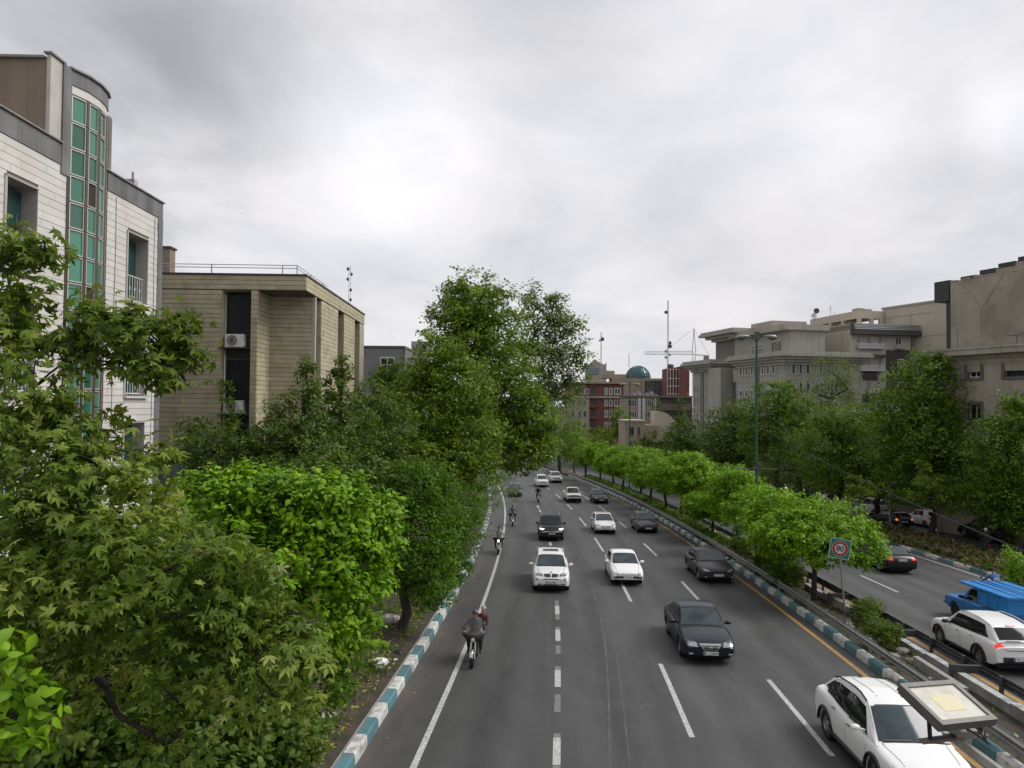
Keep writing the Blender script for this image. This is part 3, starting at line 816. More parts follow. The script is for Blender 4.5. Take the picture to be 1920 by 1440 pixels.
# garden wall and picket fence in front of the tan building
p0, p1 = Vector((-14.9, 29.6)), Vector((-10.6, 31.0))
gw = thing('garden_wall', 'brownish concrete garden wall at the foot of the tan building', 'wall', (p0.x, p0.y, -1.3), math.atan2((p1 - p0).y, (p1 - p0).x))
LW = (p1 - p0).length
for i in range(4): MB().box(LW * i / 4 + .006, LW * (i + 1) / 4 - .006, -.12, .12, -.5, 6.55 - .05 * (i % 2)).build('wall_panel', mat('garden_concrete%d' % i, (.19, .165, .145), .9, var=.15, vs=1.2, streak=.3), gw)
MB().box(-6, -.01, -.1, .14, -.5, 6.9).build('wall_end', M_gstone, gw)
pf = thing('picket_fence', 'dark metal picket fence on top of the garden wall', 'fence', (p0.x, p0.y, 5.25), gw.rotation_euler.z)
for zz in (.12, .95): MB().tube([(-1.6, 0, zz), (LW * .55, 0, zz)], .022, 5).build('rail', M_dark_steel, pf)
pk = MB().tube([(0, 0, 0), (0, 0, 1.12)], .013, 5).mesh('picket', M_dark_steel)
for i in range(34): obj('picket', pk, pf, loc=(-1.55 + i * .118, .025, 0))

# ---------------- grey building farther along and the towers behind
p = at(668, 648, 68); q = at(757, 655, 68)
gb = thing('grey_building', 'low grey clad building with a white framed window behind the trees', 'building', (p.x, p.y, gz(68)), R(3))
wd = (q - p).length; hh = p.z - gz(68)
M_gclad = mat('grey_cladding', (.185, .185, .19), .6, var=.06, vs=1, orand=.05)
M_gdark = mat('dark_grey_trim', (.075, .072, .07), .6)
MB().box(-1.2, wd, .03, 9, 0, hh - .1).build('wall', M_joint, gb)
zz = hh - .25; i = 0
wx0, wx1 = wd * .50, wd * .80; wz1 = at(720, 668, 68).z - gz(68)
while zz > 5:
    for (x0, x1) in ((.1, wd - .12),):
        if zz > wz1: piece('cladding_panel', M_gclad, x0, x1, 0, .03, zz - .52, zz - .01, gb)
        else:
            piece('cladding_panel', M_gclad, x0, wx0 - .05, 0, .03, zz - .52, zz - .01, gb); piece('cladding_panel', M_gclad, wx1 + .05, x1, 0, .03, zz - .52, zz - .01, gb)
    zz -= .53
MB().box(-.1, wd + .06, -.1, 9, hh - .24, hh).box(wd - .1, wd + .06, -.08, .3, 0, hh - .24).box(-.35, .08, -.12, .3, 0, hh + .35).build('trim', M_gdark, gb)
window(gb, wx0, wx1, wz1 - 2.6, wz1 - .05, .02, M_white_metal, M_dglass, .09, 1, 1)
window(gb, -1.1, -.45, wz1 - 2.6, wz1 - .2, .0, M_white_metal, M_dglass, .07, 0, 1)
p = at(783, 640, 210)
tw = thing('tower_block', 'distant grey tower block with striped floors peeping over the trees', 'building', (p.x, p.y, -6), R(4))
hh = p.z + 6
M_far1 = mat('far_grey', (.30, .31, .34), .8, var=.05, vs=.3); M_far2 = mat('far_window', (.10, .12, .15), .3)
for i in range(9):
    zt_ = hh - i * 3.4
    piece('floor_band', M_far1, -1.9, 3, 0, 8, zt_ - 1.9, zt_, tw); piece('window_band', M_far2, -1.7, 2.8, .2, 7.8, zt_ - 3.39, zt_ - 1.91, tw)
# ================================================================== buildings on the right and in the distance
M_gb = mat('grey_limestone', (.34, .325, .285), .8, var=.08, vs=.6, streak=.12, orand=.06)
M_gb2 = mat('dark_limestone', (.17, .155, .14), .8, var=.1, vs=.6, streak=.15)
M_cornice = mat('cornice_stone', (.36, .34, .295), .8, var=.1, vs=.6, streak=.2)
M_pale_win = mat('pale_window_frame', (.42, .42, .39), .6)
M_dim_glass = mat('dim_glass', (.07, .075, .065), .12, spec=.6, orand=.35)
M_apt = mat('apartment_stone', (.43, .40, .35), .75, var=.08, vs=.7, orand=.05)
M_apt_dark = mat('apartment_dark', (.055, .048, .045), .6, var=.1)
M_plain = mat('plain_render', (.36, .32, .26), .9, var=.06, vs=.4, streak=.12)
M_cream_r = mat('cream_render', (.45, .40, .325), .9, var=.05, vs=.3, streak=.08)
M_party = mat('party_wall', (.33, .285, .225), .92, var=.12, vs=.5, streak=.1, dirt=(.14, .115, .09), dirt_amt=.5, dirt_s=.35, bump=.2, bs=3)
M_blackclad = mat('black_cladding', (.022, .022, .024), .5)
M_beige = mat('beige_render', (.33, .295, .24), .9, var=.12, vs=.5, streak=.15)
M_beige_d = mat('beige_trim', (.15, .13, .11), .9, var=.15, vs=.6, streak=.3)
M_chrome = mat('chrome', (.6, .6, .6), .15, 1.0)
M_louver = mat('louver_metal', (.45, .45, .46), .35, .6)

def froot(f, name, label, z0, cat='building'):
    return thing(name, label, cat, (f.P0.x, f.P0.y, z0), f.rot)

# ---- grey stone building with big cornices
cor = at(1471, 663, 99)
f6 = Facade((cor.x, cor.y), (.297, -1)); f6r = Facade((cor.x, cor.y), (1, .297))
z0 = -5.0; G = froot(f6, 'limestone_building', 'long grey limestone building with wide stepped cornices across the right street', z0)
zc = cor.z - z0                                                     # top of the main cornice
aL = f6.a(1299, 720); aP1 = f6.a(1338, 720); aP2 = f6.a(1361, 720); aG1 = f6.a(1369, 720); aG2 = f6.a(1384, 720); aR = 0
rr_ = f6r.a(1612, 690)                                               # right wing, local y runs back = along f6r
MB().box(aL, aP1, .0, rr_, 0, zc - 1.5).box(aP1 + .002, aP2, -.9, rr_ - .01, 0, zc - 1.2).box(aP2, aG1, 1.0, rr_ - .01, 0, zc - 1.6).box(aG1, aG2, .5, rr_ - .02, 0, zc - 1.6).box(aG2, aR, .0, rr_, 0, zc - 1.51).build('wall', M_gb, G)
for i in range(7):
    zz = 3 + i * 1.9; MB().box(aG1 + .1, aG2 - .1, .42, .48, zz, zz + 1.85).build('curtain_pane', mat('strip_glass', (.05, .075, .08), .08, spec=.8) if i == 0 else bpy.data.materials['strip_glass'], G)
MB().box(aP2, aG1, .94, .99, 0, zc - 1.5).build('dark_panel', M_gb2, G)
def cornice(x0, x1, y0, y1, zt_, parent, over=1.3, steps=4, h=1.5):
    b = MB()
    for k in range(steps):
        o = over * (1 - k / steps) ** 1.2 if k else over
        b.box(x0 - o, x1 + o, y0 - o, y1 + o, zt_ - h * (k + 1) / steps + .002, zt_ - h * k / steps)
    b.box(x0 - over + .25, x1 + over - .25, y0 - over + .25, y1 + over - .25, zt_, zt_ + .35)
    return b.build('cornice', M_cornice, parent)
cornice(aL, aP1, 0, rr_, zc - .1, G, 1.6); cornice(aG2 - .3, aR, 0, rr_, zc, G, 1.3)
for d0 in (1417, 1424), (1314, 1320):
    MB().box(f6.a(d0[0], 720), f6.a(d0[1], 720), -.12, .02, 0, zc - 1.55).build('dark_column', M_gb2, G)
for rows_ in (((683, 703.5), (729, 746), (763, 780)),):
    for (ya, yb) in rows_:
        for (xa, xb) in ((1387, 1394), (1397.5, 1404), (1407.5, 1414), (1427.5, 1434), (1437.5, 1445), (1448, 1455.5)):
            z1_, z0_ = f6.z(1440, ya) - z0, f6.z(1440, yb) - z0
            window(G, f6.a(xa, 700), f6.a(xb, 700), z0_, z1_, -.01, M_pale_win, M_dim_glass, .22, 0, 0, proud=.12)
    for (ya, yb) in ((686, 703), (722, 738), (742, 760), (763, 779)):
        for (xa, xb) in ((1301.5, 1305), (1307, 1310.5), (1312, 1314.5), (1322, 1325.5), (1328, 1331), (1333, 1336)):
            z1_, z0_ = f6.z(1319, ya) - z0, f6.z(1319, yb) - z0
            window(G, f6.a(xa, 700), f6.a(xb, 700), z0_, z1_, -.01, M_pale_win, M_dim_glass, .16, 0, 0, proud=.1)
# joints of the stone slabs, floor by floor
jb = MB()
for i in range(9):
    zz = zc - 2 - i * 1.75
    jb.box(aG2, aR + .01, -.012, .0, zz, zz + .05); jb.box(aL - .01, aP1, -.012, 0, zz, zz + .05)
    jb.box(aR, aR + .012, .0, rr_, zz, zz + .05)
jb.build('joints', M_gb2, G, kind='stuff')
# windows of the right wing: built on its own little frame turned to face down the street
Gr = Matrix.Rotation(R(90), 4, 'Z')
def rwin(parent, xa, xb, ya, yb, f, zbase, fm=M_pale_win, gm=M_dim_glass, fwid=.14):
    w = window(parent, f.a(xa, 700), f.a(xb, 700), f.z(xa, yb) - zbase, f.z(xa, ya) - zbase, -.01, fm, gm, fwid, 0, 0, proud=.1)
    w.rotation_euler = (0, 0, R(90)); return w
for (ya, yb) in ((682, 701.5), (716, 735), (750, 769), (784, 800)):
    for (xa, xb) in ((1483, 1492), (1496.5, 1505), (1510, 1518.5), (1535, 1543), (1549, 1557), (1563, 1571)): rwin(G, xa, xb, ya, yb, f6r, z0)
# set back upper storey under its own cornice
zu = f6.z(1400, 628) - z0 + 1.2
yb_ = 3.5; fU = Facade((cor.x - f6.n.x * yb_, cor.y - f6.n.y * yb_), (.297, -1))
u0, u1, u2 = fU.a(1342, 650), fU.a(1381, 650), fU.a(1470, 650)
zuL = fU.z(1345, 640) - z0
MB().box(u0, u1, yb_, rr_ - 2, zc - 1, zuL).build('recess_wall', M_gb2, G)
MB().box(u1, u2 + 2, yb_ - .3, rr_ - 3, zc - 1, zuL).build('upper_wall', M_gb, G)
cornice(u0 + .5, fU.a(1384, 640), yb_ - .2, rr_ - 2, zuL + 1.1, G, 2.2, 3, 1.3)
MB().box(fU.a(1384, 640) - .5, u2 + 2.5, yb_ - 1.4, rr_ - 2.5, zuL - .1, zuL + .7).build('upper_slab', M_cornice, G)
for (xa, xb, dk) in ((1413, 1437, 0), (1451, 1460, 1), (1463, 1467, 1)):
    window(G, fU.a(xa, 660), fU.a(xb, 660), zc + .3, zc + 2.2, yb_ - .32, M_pale_win if not dk else M_gb2, M_dim_glass, .15, 1 if not dk else 0, 1, proud=.06)
MB().box(u1 + 1, u1 + 7, yb_ + 2, yb_ + 8, zuL + .7, zuL + 2.2).build('roof_house', M_plain, G)

# ---- cream and dark apartment house with a plain side wall
c4 = at(1595, 610, 105)
f4 = Facade((c4.x, c4.y), (1, .26)); f4s = Facade((c4.x, c4.y), (.26, -1))
z0 = -5.0; A = froot(f4, 'apartment_house', 'cream apartment house with dark panels, balconies and metal louvres under its roof', z0)
def q4(zx, zy): return 1260 + zx / 2.909, 460 + zy / 2.909
wA = f4.a(1712, 640); zA = c4.z - z0; dA = 12
MB().box(0, wA - .4, 0, dA, 0, zA - .6).build('wall', M_apt, A)
MB().box(-.03, -.004, .1, dA - .1, 0, zA + .1).box(-.03, .3, .1, dA - .1, zA - .59, zA + .25).build('side_wall', M_plain, A)
def fz(zy, zx=1100): return f4.z(*q4(zx, zy)) - z0
def fa(zx, zy=600): return f4.a(*q4(zx, zy))
MB().box(.0, wA + .5, -1.1, .2, fz(490), fz(466)).build('dark_fascia', M_apt_dark, A)
for k in range(4): piece('louvre', M_louver, .02, wA + .45, -1.1 + .05 * k, -.9 + .05 * k, fz(463 - k * 8.5), fz(458 - k * 8.5), A)
MB().box(.05, wA + .3, -.8, .1, fz(464), fz(431)).build('louvre_back', M_apt_dark, A)
for (xa, xb, ya, yb) in ((1005, 1028, 490, 535), (1062, 1083, 492, 537), (1122, 1144, 494, 540), (1217, 1250, 500, 545),
                         (1062, 1083, 613, 656), (1122, 1143, 615, 658), (1010, 1030, 612, 655), (1062, 1085, 740, 796), (1010, 1030, 738, 795), (1062, 1085, 860, 915), (1005, 1030, 860, 915)):
    window(A, fa(xa), fa(xb), fz(yb, xa), fz(ya, xa), -.01, M_pale_win, M_dglass, .12, 1, 0, proud=.05)
for (xa, xb, ya, yb) in ((1168, 1308, 570, 860), (1040, 1120, 688, 736), (1040, 1120, 812, 858)):
    MB().box(fa(xa), min(fa(xb), wA - .45), -.12, -.002, fz(yb, xa), fz(ya, xa)).build('dark_panel', M_apt_dark, A)
for (xa, xb, ya, yb) in ((1227, 1262, 620, 672), (1227, 1262, 745, 800)):
    window(A, fa(xa), fa(xb), fz(yb, xa), fz(ya, xa), -.14, M_white_metal, M_dglass, .12, 1, 0, proud=.05)
MB().box(fa(1015), fa(1155), -.7, -.004, fz(611), fz(597)).build('lintel', M_apt_dark, A)
for (xa, xb, ya, yb) in ((1003, 1148, 537, 558), (1213, 1258, 543, 561), (1010, 1148, 657, 680), (1227, 1262, 668, 684), (1060, 1120, 780, 800)):
    zt_, zb_ = fz(ya, xa), fz(yb, xa); rb = MB()
    for k in range(4): rb.box(fa(xa), fa(xb), -.62, -.57, zb_ + (zt_ - zb_) * k / 3.2, zb_ + (zt_ - zb_) * k / 3.2 + .1)
    rb.box(fa(xa), fa(xb), -.6, -.02, zb_ - .12, zb_ - .002)
    rb.build('balcony_rail', M_louver, A)

# ---- concrete roof frame and its dishes behind
c5 = at(1610, 582, 111); f5 = Facade((c5.x, c5.y), (1, .26)); f5s = Facade((c5.x, c5.y), (.26, -1))
z0 = -5.0; K = froot(f5, 'rooftop_frame_building', 'beige building with open concrete frame on its roof behind the apartment house', z0)
zt_ = c5.z - z0; w5 = f5.a(1656, 590); d5 = -f5s.a(1519, 592)
hb = 14 / 12.0
MB().box(0, w5, 0, .4, zt_ - hb, zt_).box(0, .4, .401, d5, zt_ - hb, zt_).box(.401, w5, d5 - .4, d5, zt_ - hb, zt_).box(w5 - .4, w5, .401, d5 - .401, zt_ - hb, zt_).build('roof_beam', M_cream_r, K)
MB().box(.4, w5, .4, d5 - .4, zt_ - .4, zt_ - .2).build('roof_slab', M_plain, K)
for (x, y) in ((0, 0), (w5 - .5, 0), (0, d5 - .6), (0, d5 * .55), (0, d5 * .3), (w5 - .5, d5 - .6), (w5 * .5, 0)):
    MB().box(x + .01, x + .49, y + .01, y + .5, zt_ - 4.5, zt_ - hb + .001).build('column', M_cream_r, K)
MB().box(.1, w5 - .2, .3, d5 - .2, 0, zt_ - 3.4).build('wall', M_plain, K)
MB().box(1.2, w5 - .9, d5 * .3, d5 * .8, zt_ - 3.6, zt_ - hb).build('lift_house', M_cream_r, K)
MB().box(.5, 1.6, 1, 2.2, zt_ + .002, zt_ + .5).box(1.8, 3, 1, 2, zt_ + .002, zt_ + .4).build('vent', M_plain, K)
p = at(1527, 588, 116)
ds = thing('satellite_dish', 'pair of satellite dishes on the roof frame corner', 'satellite dish', (p.x, p.y, p.z - .75))
b = MB().tube([(0, 0, -.6), (0, 0, 1.2)], .05, 5); b.build('pole', M_dark_steel, ds)
for (x, z, nm) in ((-.15, .35, 0), (.25, 1.15, 1)):
    b = MB(); b.lathe([(0, .12), (.25, .08), (.45, -.05), (.43, -.06), (.24, .06), (0, .1)], 14, 'y', (x, -.2, z)); b.build('dish', M_white_metal if not nm else M_dark_steel, ds)
p = at(1557, 592, 115); an = thing('aerial', 'thin roof aerial on the beige roof frame', 'aerial', (p.x, p.y, p.z - .6))
MB().tube([(0, 0, 0), (0, 0, 2.3)], .035, 5).tube([(.6, 0, 0), (.6, 0, 1.3)], .03, 5).build('mast', M_grail, an)
MB().box(-.2, .2, -.02, .02, 1.5, 1.56).box(-.3, .3, -.02, .02, 1.9, 1.95).build('antenna', M_grail, an)

# ---- cream plain wall
p, q = at(1655, 577, 113), at(1777, 560, 103)
f3 = Facade((p.x, p.y), (q.x - p.x, q.y - p.y)); z0 = -5.0
E = froot(f3, 'cream_building', 'blank cream rendered building wall behind the apartment house', z0)
L3 = (Vector((q.x, q.y)) - Vector((p.x, p.y))).length + 4
MB().box(0, L3, 0, 12, 0, p.z - z0 - .3).build('wall', M_cream_r, E)
MB().box(-.15, L3, -.15, 12, p.z - z0 - .298, p.z - z0).build('coping', M_plain, E)
b = MB(); za = p.z - z0
for (x0, x1, z_a, z_b) in ((1.2, 8.4, -1.7, -1.6), (1.2, 1.35, -6, -1.7), (4.9, 5.05, -6, -1.7), (.1, L3, -5, -4.93)): b.box(x0, x1, -.05, .002, za + z_a, za + z_b)
b.build('recess_line', M_plain, E)

# ---- tall party wall with stepped black clad roof boxes
p = at(1782, 529, 80); f1 = Facade((p.x, p.y), (.458, -1)); z0 = -4.0
D = froot(f1, 'stepped_building', 'tall stained tan party wall with stepped black clad roof boxes on the right', z0)
top = p.z - z0; a1 = f1.a(1920, 520)
MB().box(0, a1 + 8, 0, 14, 0, top).build('wall', M_party, D)
MB().box(-.75, -.003, .3, 14, 0, top - .6).build('black_front', M_blackclad, D)
MB().box(-1.9, -.1, -.05, 14, top - 2.0, top + .25).build('black_box', M_blackclad, D)
for k, (xl, yt) in enumerate(((1794, 519), (1826, 506), (1857, 493), (1890, 480))):
    x0 = f1.a(xl, yt); zz = f1.z(xl, yt) - z0; yy = .6 + .3 * k
    MB().box(x0 + 1.7, a1 + 8, yy, 14 - k, top - .2, zz - .15).build('stepped_storey', M_party, D)
    MB().box(x0, x0 + 1.69, yy - .05, 13.9 - k, top - .21, zz).build('black_box', M_blackclad, D)
b = MB()
for i in range(7): b.box(a1 * i / 6.0, a1 * (i + .6) / 6.0, -.04, .4, top + .002, top + .12 + .08 * (i % 3))
b.build('parapet', M_party, D)
b = MB()
for (x0, xt) in ((3.4, 1.2), (3.4, 5.6)): b.tube([(xt, -.03, top - .2), ((x0 + xt) / 2 + .2, -.03, top - 1.6), (x0, -.03, top - 3.4), (x0 + .02, -.01, top - 6.3)], .03, 4)
b.build('stain_cable', M_beige, D)

# ---- lower beige building with a heavy cornice
p = at(1737, 662, 62); f2 = Facade((p.x, p.y), (.449, -1)); z0 = -3.5
H = froot(f2, 'beige_building', 'stained beige building with a heavy curved cornice at the right edge', z0)
top = p.z - z0; a2 = f2.a(1920, 700) + 9
w1 = (f2.a(1814, 690), f2.a(1839, 690)); w2 = (f2.a(1884, 690), f2.a(1925, 690))
zw1, zw0 = f2.z(1826, 677) - z0, f2.z(1826, 708) - z0
hs = [(w1[0], w1[1], zw0, zw1), (w2[0], w2[1] + .6, zw0, zw1)] + [(w1[0], w1[1], zw0 - 3.4, zw1 - 3.4), (w2[0], w2[1] + .6, zw0 - 3.4, zw1 - 3.4)]
b = MB(); holed(b, .7, a2, 0, top - 1.6, hs, .35); b.add([(.7, 0, 0), (.7, 10, 0), (.7, 10, top - 1.6), (.7, 0, top - 1.6)], [(0, 1, 2, 3)])
raw(b, 'wall', [M_beige, M_beige_d], H)
cp = [(-.9, top - .42), (-.9, top), (10, top), (10, top - 1.75), (0.02, top - 1.75), (-.03, top - 1.3), (-.2, top - .85), (-.5, top - .55)]
MB().prism([(y, z) for y, z in cp], .15, a2, plane='yz').build('cornice', M_beige, H)
MB().box(-.05, a2, -.98, 10, top + .003, top + .14).build('roof_edge', M_cornice, H)
MB().prism([(-.3, top - .01), (.7, top - .01), (.75, top - 2.6), (.6, top - 1.5), (.2, top - .9)], .1, 9.5, plane='xz').build('side_bracket', M_beige_d, H)
for (x0, x1, zz0, zz1) in hs:
    window(H, x0, x1, zz0, zz1, .3, M_white_metal if x0 < w2[0] - .1 else M_black, M_dglass, .09, 2 if x1 - x0 > 1.6 else 1, 0)
    MB().box(x0 - .22, x0 - .004, -.1, .05, zz0 - .2, zz1 + .22).box(x1 + .004, x1 + .22, -.1, .05, zz0 - .2, zz1 + .22).box(x0 - .004, x1 + .004, -.1, .05, zz1 + .004, zz1 + .22).box(x0 - .004, x1 + .004, -.12, .05, zz0 - .2, zz0 - .004).build('window_surround', M_beige_d, H)
for (px_, h_) in ((1800, 1.6), (1912, .8)):
    x = f2.a(px_, 650); b = MB().tube([(x, -.3, top), (x, -.3, top + h_)], .03, 4)
    if h_ < 1: b.box(x - .5, x + .8, -.7, .1, top + .78, top + .84)
    b.build('roof_aerial', M_dark_steel, H)

# ---- far red brick house, dome, gridded block, low houses
M_brick = mat('red_brick', (.155, .062, .05), .85, var=.1, vs=.5)
M_brick_cream = mat('cream_brick', (.34, .29, .22), .85, var=.08, vs=.5)
M_farwin = mat('far_glass', (.06, .075, .085), .15, spec=.6, orand=.4)
M_farframe = mat('far_frame', (.44, .43, .40), .7)
M_sand = mat('sand_render', (.30, .25, .19), .9, var=.08, vs=.3)
M_dome = mat('dome_glass', (.022, .072, .085), .25, .2, spec=.7, orand=.15)
M_dome_rib = mat('dome_rib', (.05, .11, .12), .4, .3)
def qc(zx, zy): return 1000 + zx / 4.8, 540 + zy / 4.8
Yb = 183.0
def fc(zx, zy, Y=Yb): return at(*qc(zx, zy), Y)
o = fc(505, 850); z0 = -7.0; f = Facade((o.x, o.y), (1, .03))
RB = froot(f, 'brick_house', 'red brick apartment house with a cream bay of arched windows down the avenue', z0)
X = lambda zx: f.a(*qc(zx, 1000)); ZZ = lambda zy: f.z(*qc(650, zy)) - z0
MB().box(X(505), X(812), 0, 12, 0, ZZ(862)).build('wall', M_brick, RB)
MB().box(X(290), X(505) - .02, -.4, 12, 0, ZZ(990)).build('cream_bay', M_brick_cream, RB)
MB().box(X(290), X(505) - .02, .3, 12, ZZ(989), ZZ(862)).build('upper_wall', M_brick, RB)
MB().box(X(290), X(812) + .3, -.9, 12.3, ZZ(861), ZZ(845)).box(X(290), X(812) + .2, -.75, -.002, ZZ(992), ZZ(972)).build('cornice', M_sand, RB)
for (ya, yb) in ((897, 962), (1003, 1066), (1100, 1168), (1205, 1265)):
    for (xa, xb, mu) in ((640, 670, 0), (680, 712, 0), (725, 787, 1)): window(RB, X(xa), X(xb), ZZ(yb), ZZ(ya), -.02, M_farframe, M_farwin, .28, mu, 0, proud=.15)
    MB().box(X(525), X(568), -.03, -.004, ZZ(yb), ZZ(ya - 6)).build('loggia_shade', M_apt_dark, RB)  # thin dark sheet on the wall, painted shade of the balcony recess
    MB().box(X(508), X(572), -.9, -.05, ZZ(yb + 10), ZZ(yb - 12)).build('balcony', M_brick, RB)
    if ya > 900:
        for (xa, xb) in ((398, 436), (444, 482), (340, 375)):
            w_, xm = X(xb) - X(xa), (X(xa) + X(xb)) / 2; zb_, zs, zt_ = ZZ(yb), ZZ(ya + 25), ZZ(ya - 4)
            pl = [(X(xa), zb_), (X(xb), zb_), (X(xb), zs), (X(xb) - w_ * .15, (zs + zt_) / 2), (xm, zt_), (X(xa) + w_ * .15, (zs + zt_) / 2), (X(xa), zs)]
            wn = MB().prism(pl, -.52, -.402).build('arched_window', M_farframe, RB)
            pl2 = [((x - xm) * .7 + xm, (z - zb_) * .82 + zb_ + .2) for x, z in pl]
            MB().prism(pl2, -.55, -.525).build('pane', M_farwin, wn)
for xa in (430, 460): window(RB, X(xa), X(xa) + 1.2, ZZ(960), ZZ(905), .26, M_farframe, M_farwin, .2, 0, 0)
# dome block
Yd = 236.0; o = fc(880, 812, Yd); f = Facade((o.x, o.y), (1, .03)); z0 = -7
DB = froot(f, 'domed_building', 'beige block with a teal glass dome and a dark curtain wall in the distance', z0)
MB().box(-6, X(1210) * 0 + f.a(*qc(1210, 900)), 0, 14, 0, o.z - z0).build('wall', M_sand, DB)
a0, a1_ = f.a(*qc(1000, 900)), f.a(*qc(1170, 900)); zt_, zb_ = f.z(*qc(1080, 838)) - z0, f.z(*qc(1080, 965)) - z0
for i in range(6):
    for j in range(5):
        piece('curtain_pane', M_farwin, a0 + (a1_ - a0) * i / 6 + .1, a0 + (a1_ - a0) * (i + 1) / 6 - .1, -.2, -.02, zb_ + (zt_ - zb_) * j / 5 + .1, zb_ + (zt_ - zb_) * (j + 1) / 5 - .1, DB)
MB().box(a0 - .8, a0, -.5, .2, zb_, zt_ + .6).box(a1_, a1_ + .8, -.5, .2, zb_, zt_ + .6).box(a0, a1_, -.5, .2, zt_ + .05, zt_ + .6).build('frame', M_sand, DB)
dc, dr = f.a(*qc(957, 800)), (f.a(*qc(1072, 800)) - f.a(*qc(843, 800))) / 2
zd = o.z - z0
NS, NR = 24, 7
for j in range(NS):
    for i in range(NR):
        t0, t1 = (math.pi / 2 * 1.0) * i / NR, (math.pi / 2) * (i + 1) / NR
        if j >= 13: continue
        b = MB(); vs = []
        for (t, a) in ((t0, j), (t0, j + 1), (t1, j + 1), (t1, j)):
            an_ = math.pi + math.pi * 2 * a / NS - .1; r_ = dr * math.cos(t) * .995
            vs.append((dc + r_ * math.cos(an_), dr + r_ * math.sin(an_), zd + dr * 1.03 * math.sin(t)))
        b.add(vs, [(0, 1, 2, 3)]).build('dome_pane', M_dome, DB)
rb = MB()
for j in range(NS):
    an_ = math.pi + math.pi * 2 * j / NS - .1
    rb.tube([(dc + dr * math.cos(t) * math.cos(an_), dr + dr * math.cos(t) * math.sin(an_), zd + dr * 1.035 * math.sin(t)) for t in [math.pi / 2 * i / 8 for i in range(9)]], .1, 4)
rb.lathe([(dr * 1.02, -.02), (dr * 1.02, .5), (dr * .98, .5)], 40, 'z', (dc, dr, zd)); rb.build('dome_ribs', M_dome_rib, DB)
MB().lathe([(dr * .985 * math.cos(math.pi / 2 * i / 8), dr * 1.02 * math.sin(math.pi / 2 * i / 8)) for i in range(9)], 32, 'z', (dc, dr, zd)).build('dome_shell', M_dome, DB, smooth=60)
MB().tube([(dc - 3, dr, zd + dr * .9), (dc - 3, dr, zd + dr + 4)], .12, 5).build('finial', M_grail, DB)
MB().box(-10, -1, 3, 10, zd, zd + 1.4).box(-8.5, -5, 4, 9, zd + 1.4, zd + 2.6).build('roof_house', M_sand, DB)
# gridded red and white block
Yg = 222.0; o = fc(1205, 720, Yg); f = Facade((o.x, o.y), (1, .05)); z0 = -7
GB_ = froot(f, 'gridded_block', 'red and white gridded tower block with rooftop tank by the tall mast', z0)
wG = f.a(*qc(1395, 800)); zg = o.z - z0; xm = f.a(*qc(1312, 800))
MB().box(0, xm, 0, 10, 0, zg - 8).box(xm, wG, -1.5, 10, 0, zg + .5).build('wall', M_brick, GB_)
MB().box(.3, xm, .6, 10, zg - 8, zg).build('upper_wall', M_brick, GB_)
cw = MB()
for i in range(5): cw.box(.05 + (xm - .1) * i / 4 - .09, .05 + (xm - .1) * i / 4 + .09, -.3, -.02, 0, zg - .2)
zz = zg - 8
while zz > 3: cw.box(-.1, xm, -.32, -.03, zz - .12, zz + .12); cw.box(xm + 1.9, wG - .1, -1.8, -1.52, zz - .12, zz + .12); zz -= 2.3
for (zq) in (zg - 5.7, zg - 3.4, zg - .5): cw.box(.0, xm, -.32, -.03, zq, zq + .26)
cw.build('white_grid', M_farframe, GB_)
for i in range(4):
    for j in range(5):
        x0 = .5 + (xm - 1) * i / 4; zb_ = zg - 10 - j * 4.6
        if zb_ > 1: window(GB_, x0, x0 + (xm - 1) / 4 - .5, zb_ - 1.6, zb_ + .6, -.05, M_farframe, M_farwin, .15, 1, 0)
for j in range(8): MB().box(xm + 2.2, wG - .3, -1.56, -1.505, zg - 2.5 - j * 2.3 * 1.0 - 1.3, zg - 2.5 - j * 2.3).build('dark_window', M_apt_dark, GB_)
MB().lathe([(0, 0), (.95, 0), (1.0, .3), (1.0, 1.1), (.7, 1.4), (0, 1.45)], 16, 'z', (xm * .5, 4, zg)).build('roof_tank', mat('tank_green', (.06, .075, .06), .7), GB_, smooth=40)
# beige row with white piers
Yr = 166.0; o = fc(830, 970, Yr); f = Facade((o.x, o.y), (1, .04)); z0 = -7
BR = froot(f, 'beige_row', 'beige row house with white piers and bands of windows beside the brick house', z0)
XR = lambda zx: f.a(*qc(zx, 1000)); ZR = lambda zy: f.z(*qc(970, zy)) - z0
MB().box(0, XR(1110), 0, 10, 0, ZR(985)).build('wall', M_sand, BR)
MB().box(-.3, XR(1430), -.5, 10.2, ZR(984), ZR(968)).box(XR(1110) + .02, XR(1430), -.3, 9, ZR(1100), ZR(1040)).build('cornice', M_beige_d, BR)
MB().box(XR(1110) + .05, XR(1430), .1, 9.5, 0, ZR(985)).build('terrace_wall', M_apt_dark, BR)
for (xa, xb) in ((940, 965), (978, 1002), (1088, 1104)): MB().box(XR(xa), XR(xb), -.6, -.02, 0, ZR(990)).build('pier', M_farframe, BR)
for (ya, yb) in ((1005, 1068), (1110, 1170)):
    for (xa, xb) in ((845, 932), (1010, 1082)): window(BR, XR(xa), XR(xb), ZR(yb), ZR(ya), -.03, M_farframe, M_farwin, .15, 3, 0)
for k in range(7): MB().box(XR(880 + k * 38), XR(905 + k * 38), 2, 4, ZR(966), ZR(966 - 10 - 14 * (k % 3))).build('roof_unit', M_far1, BR)
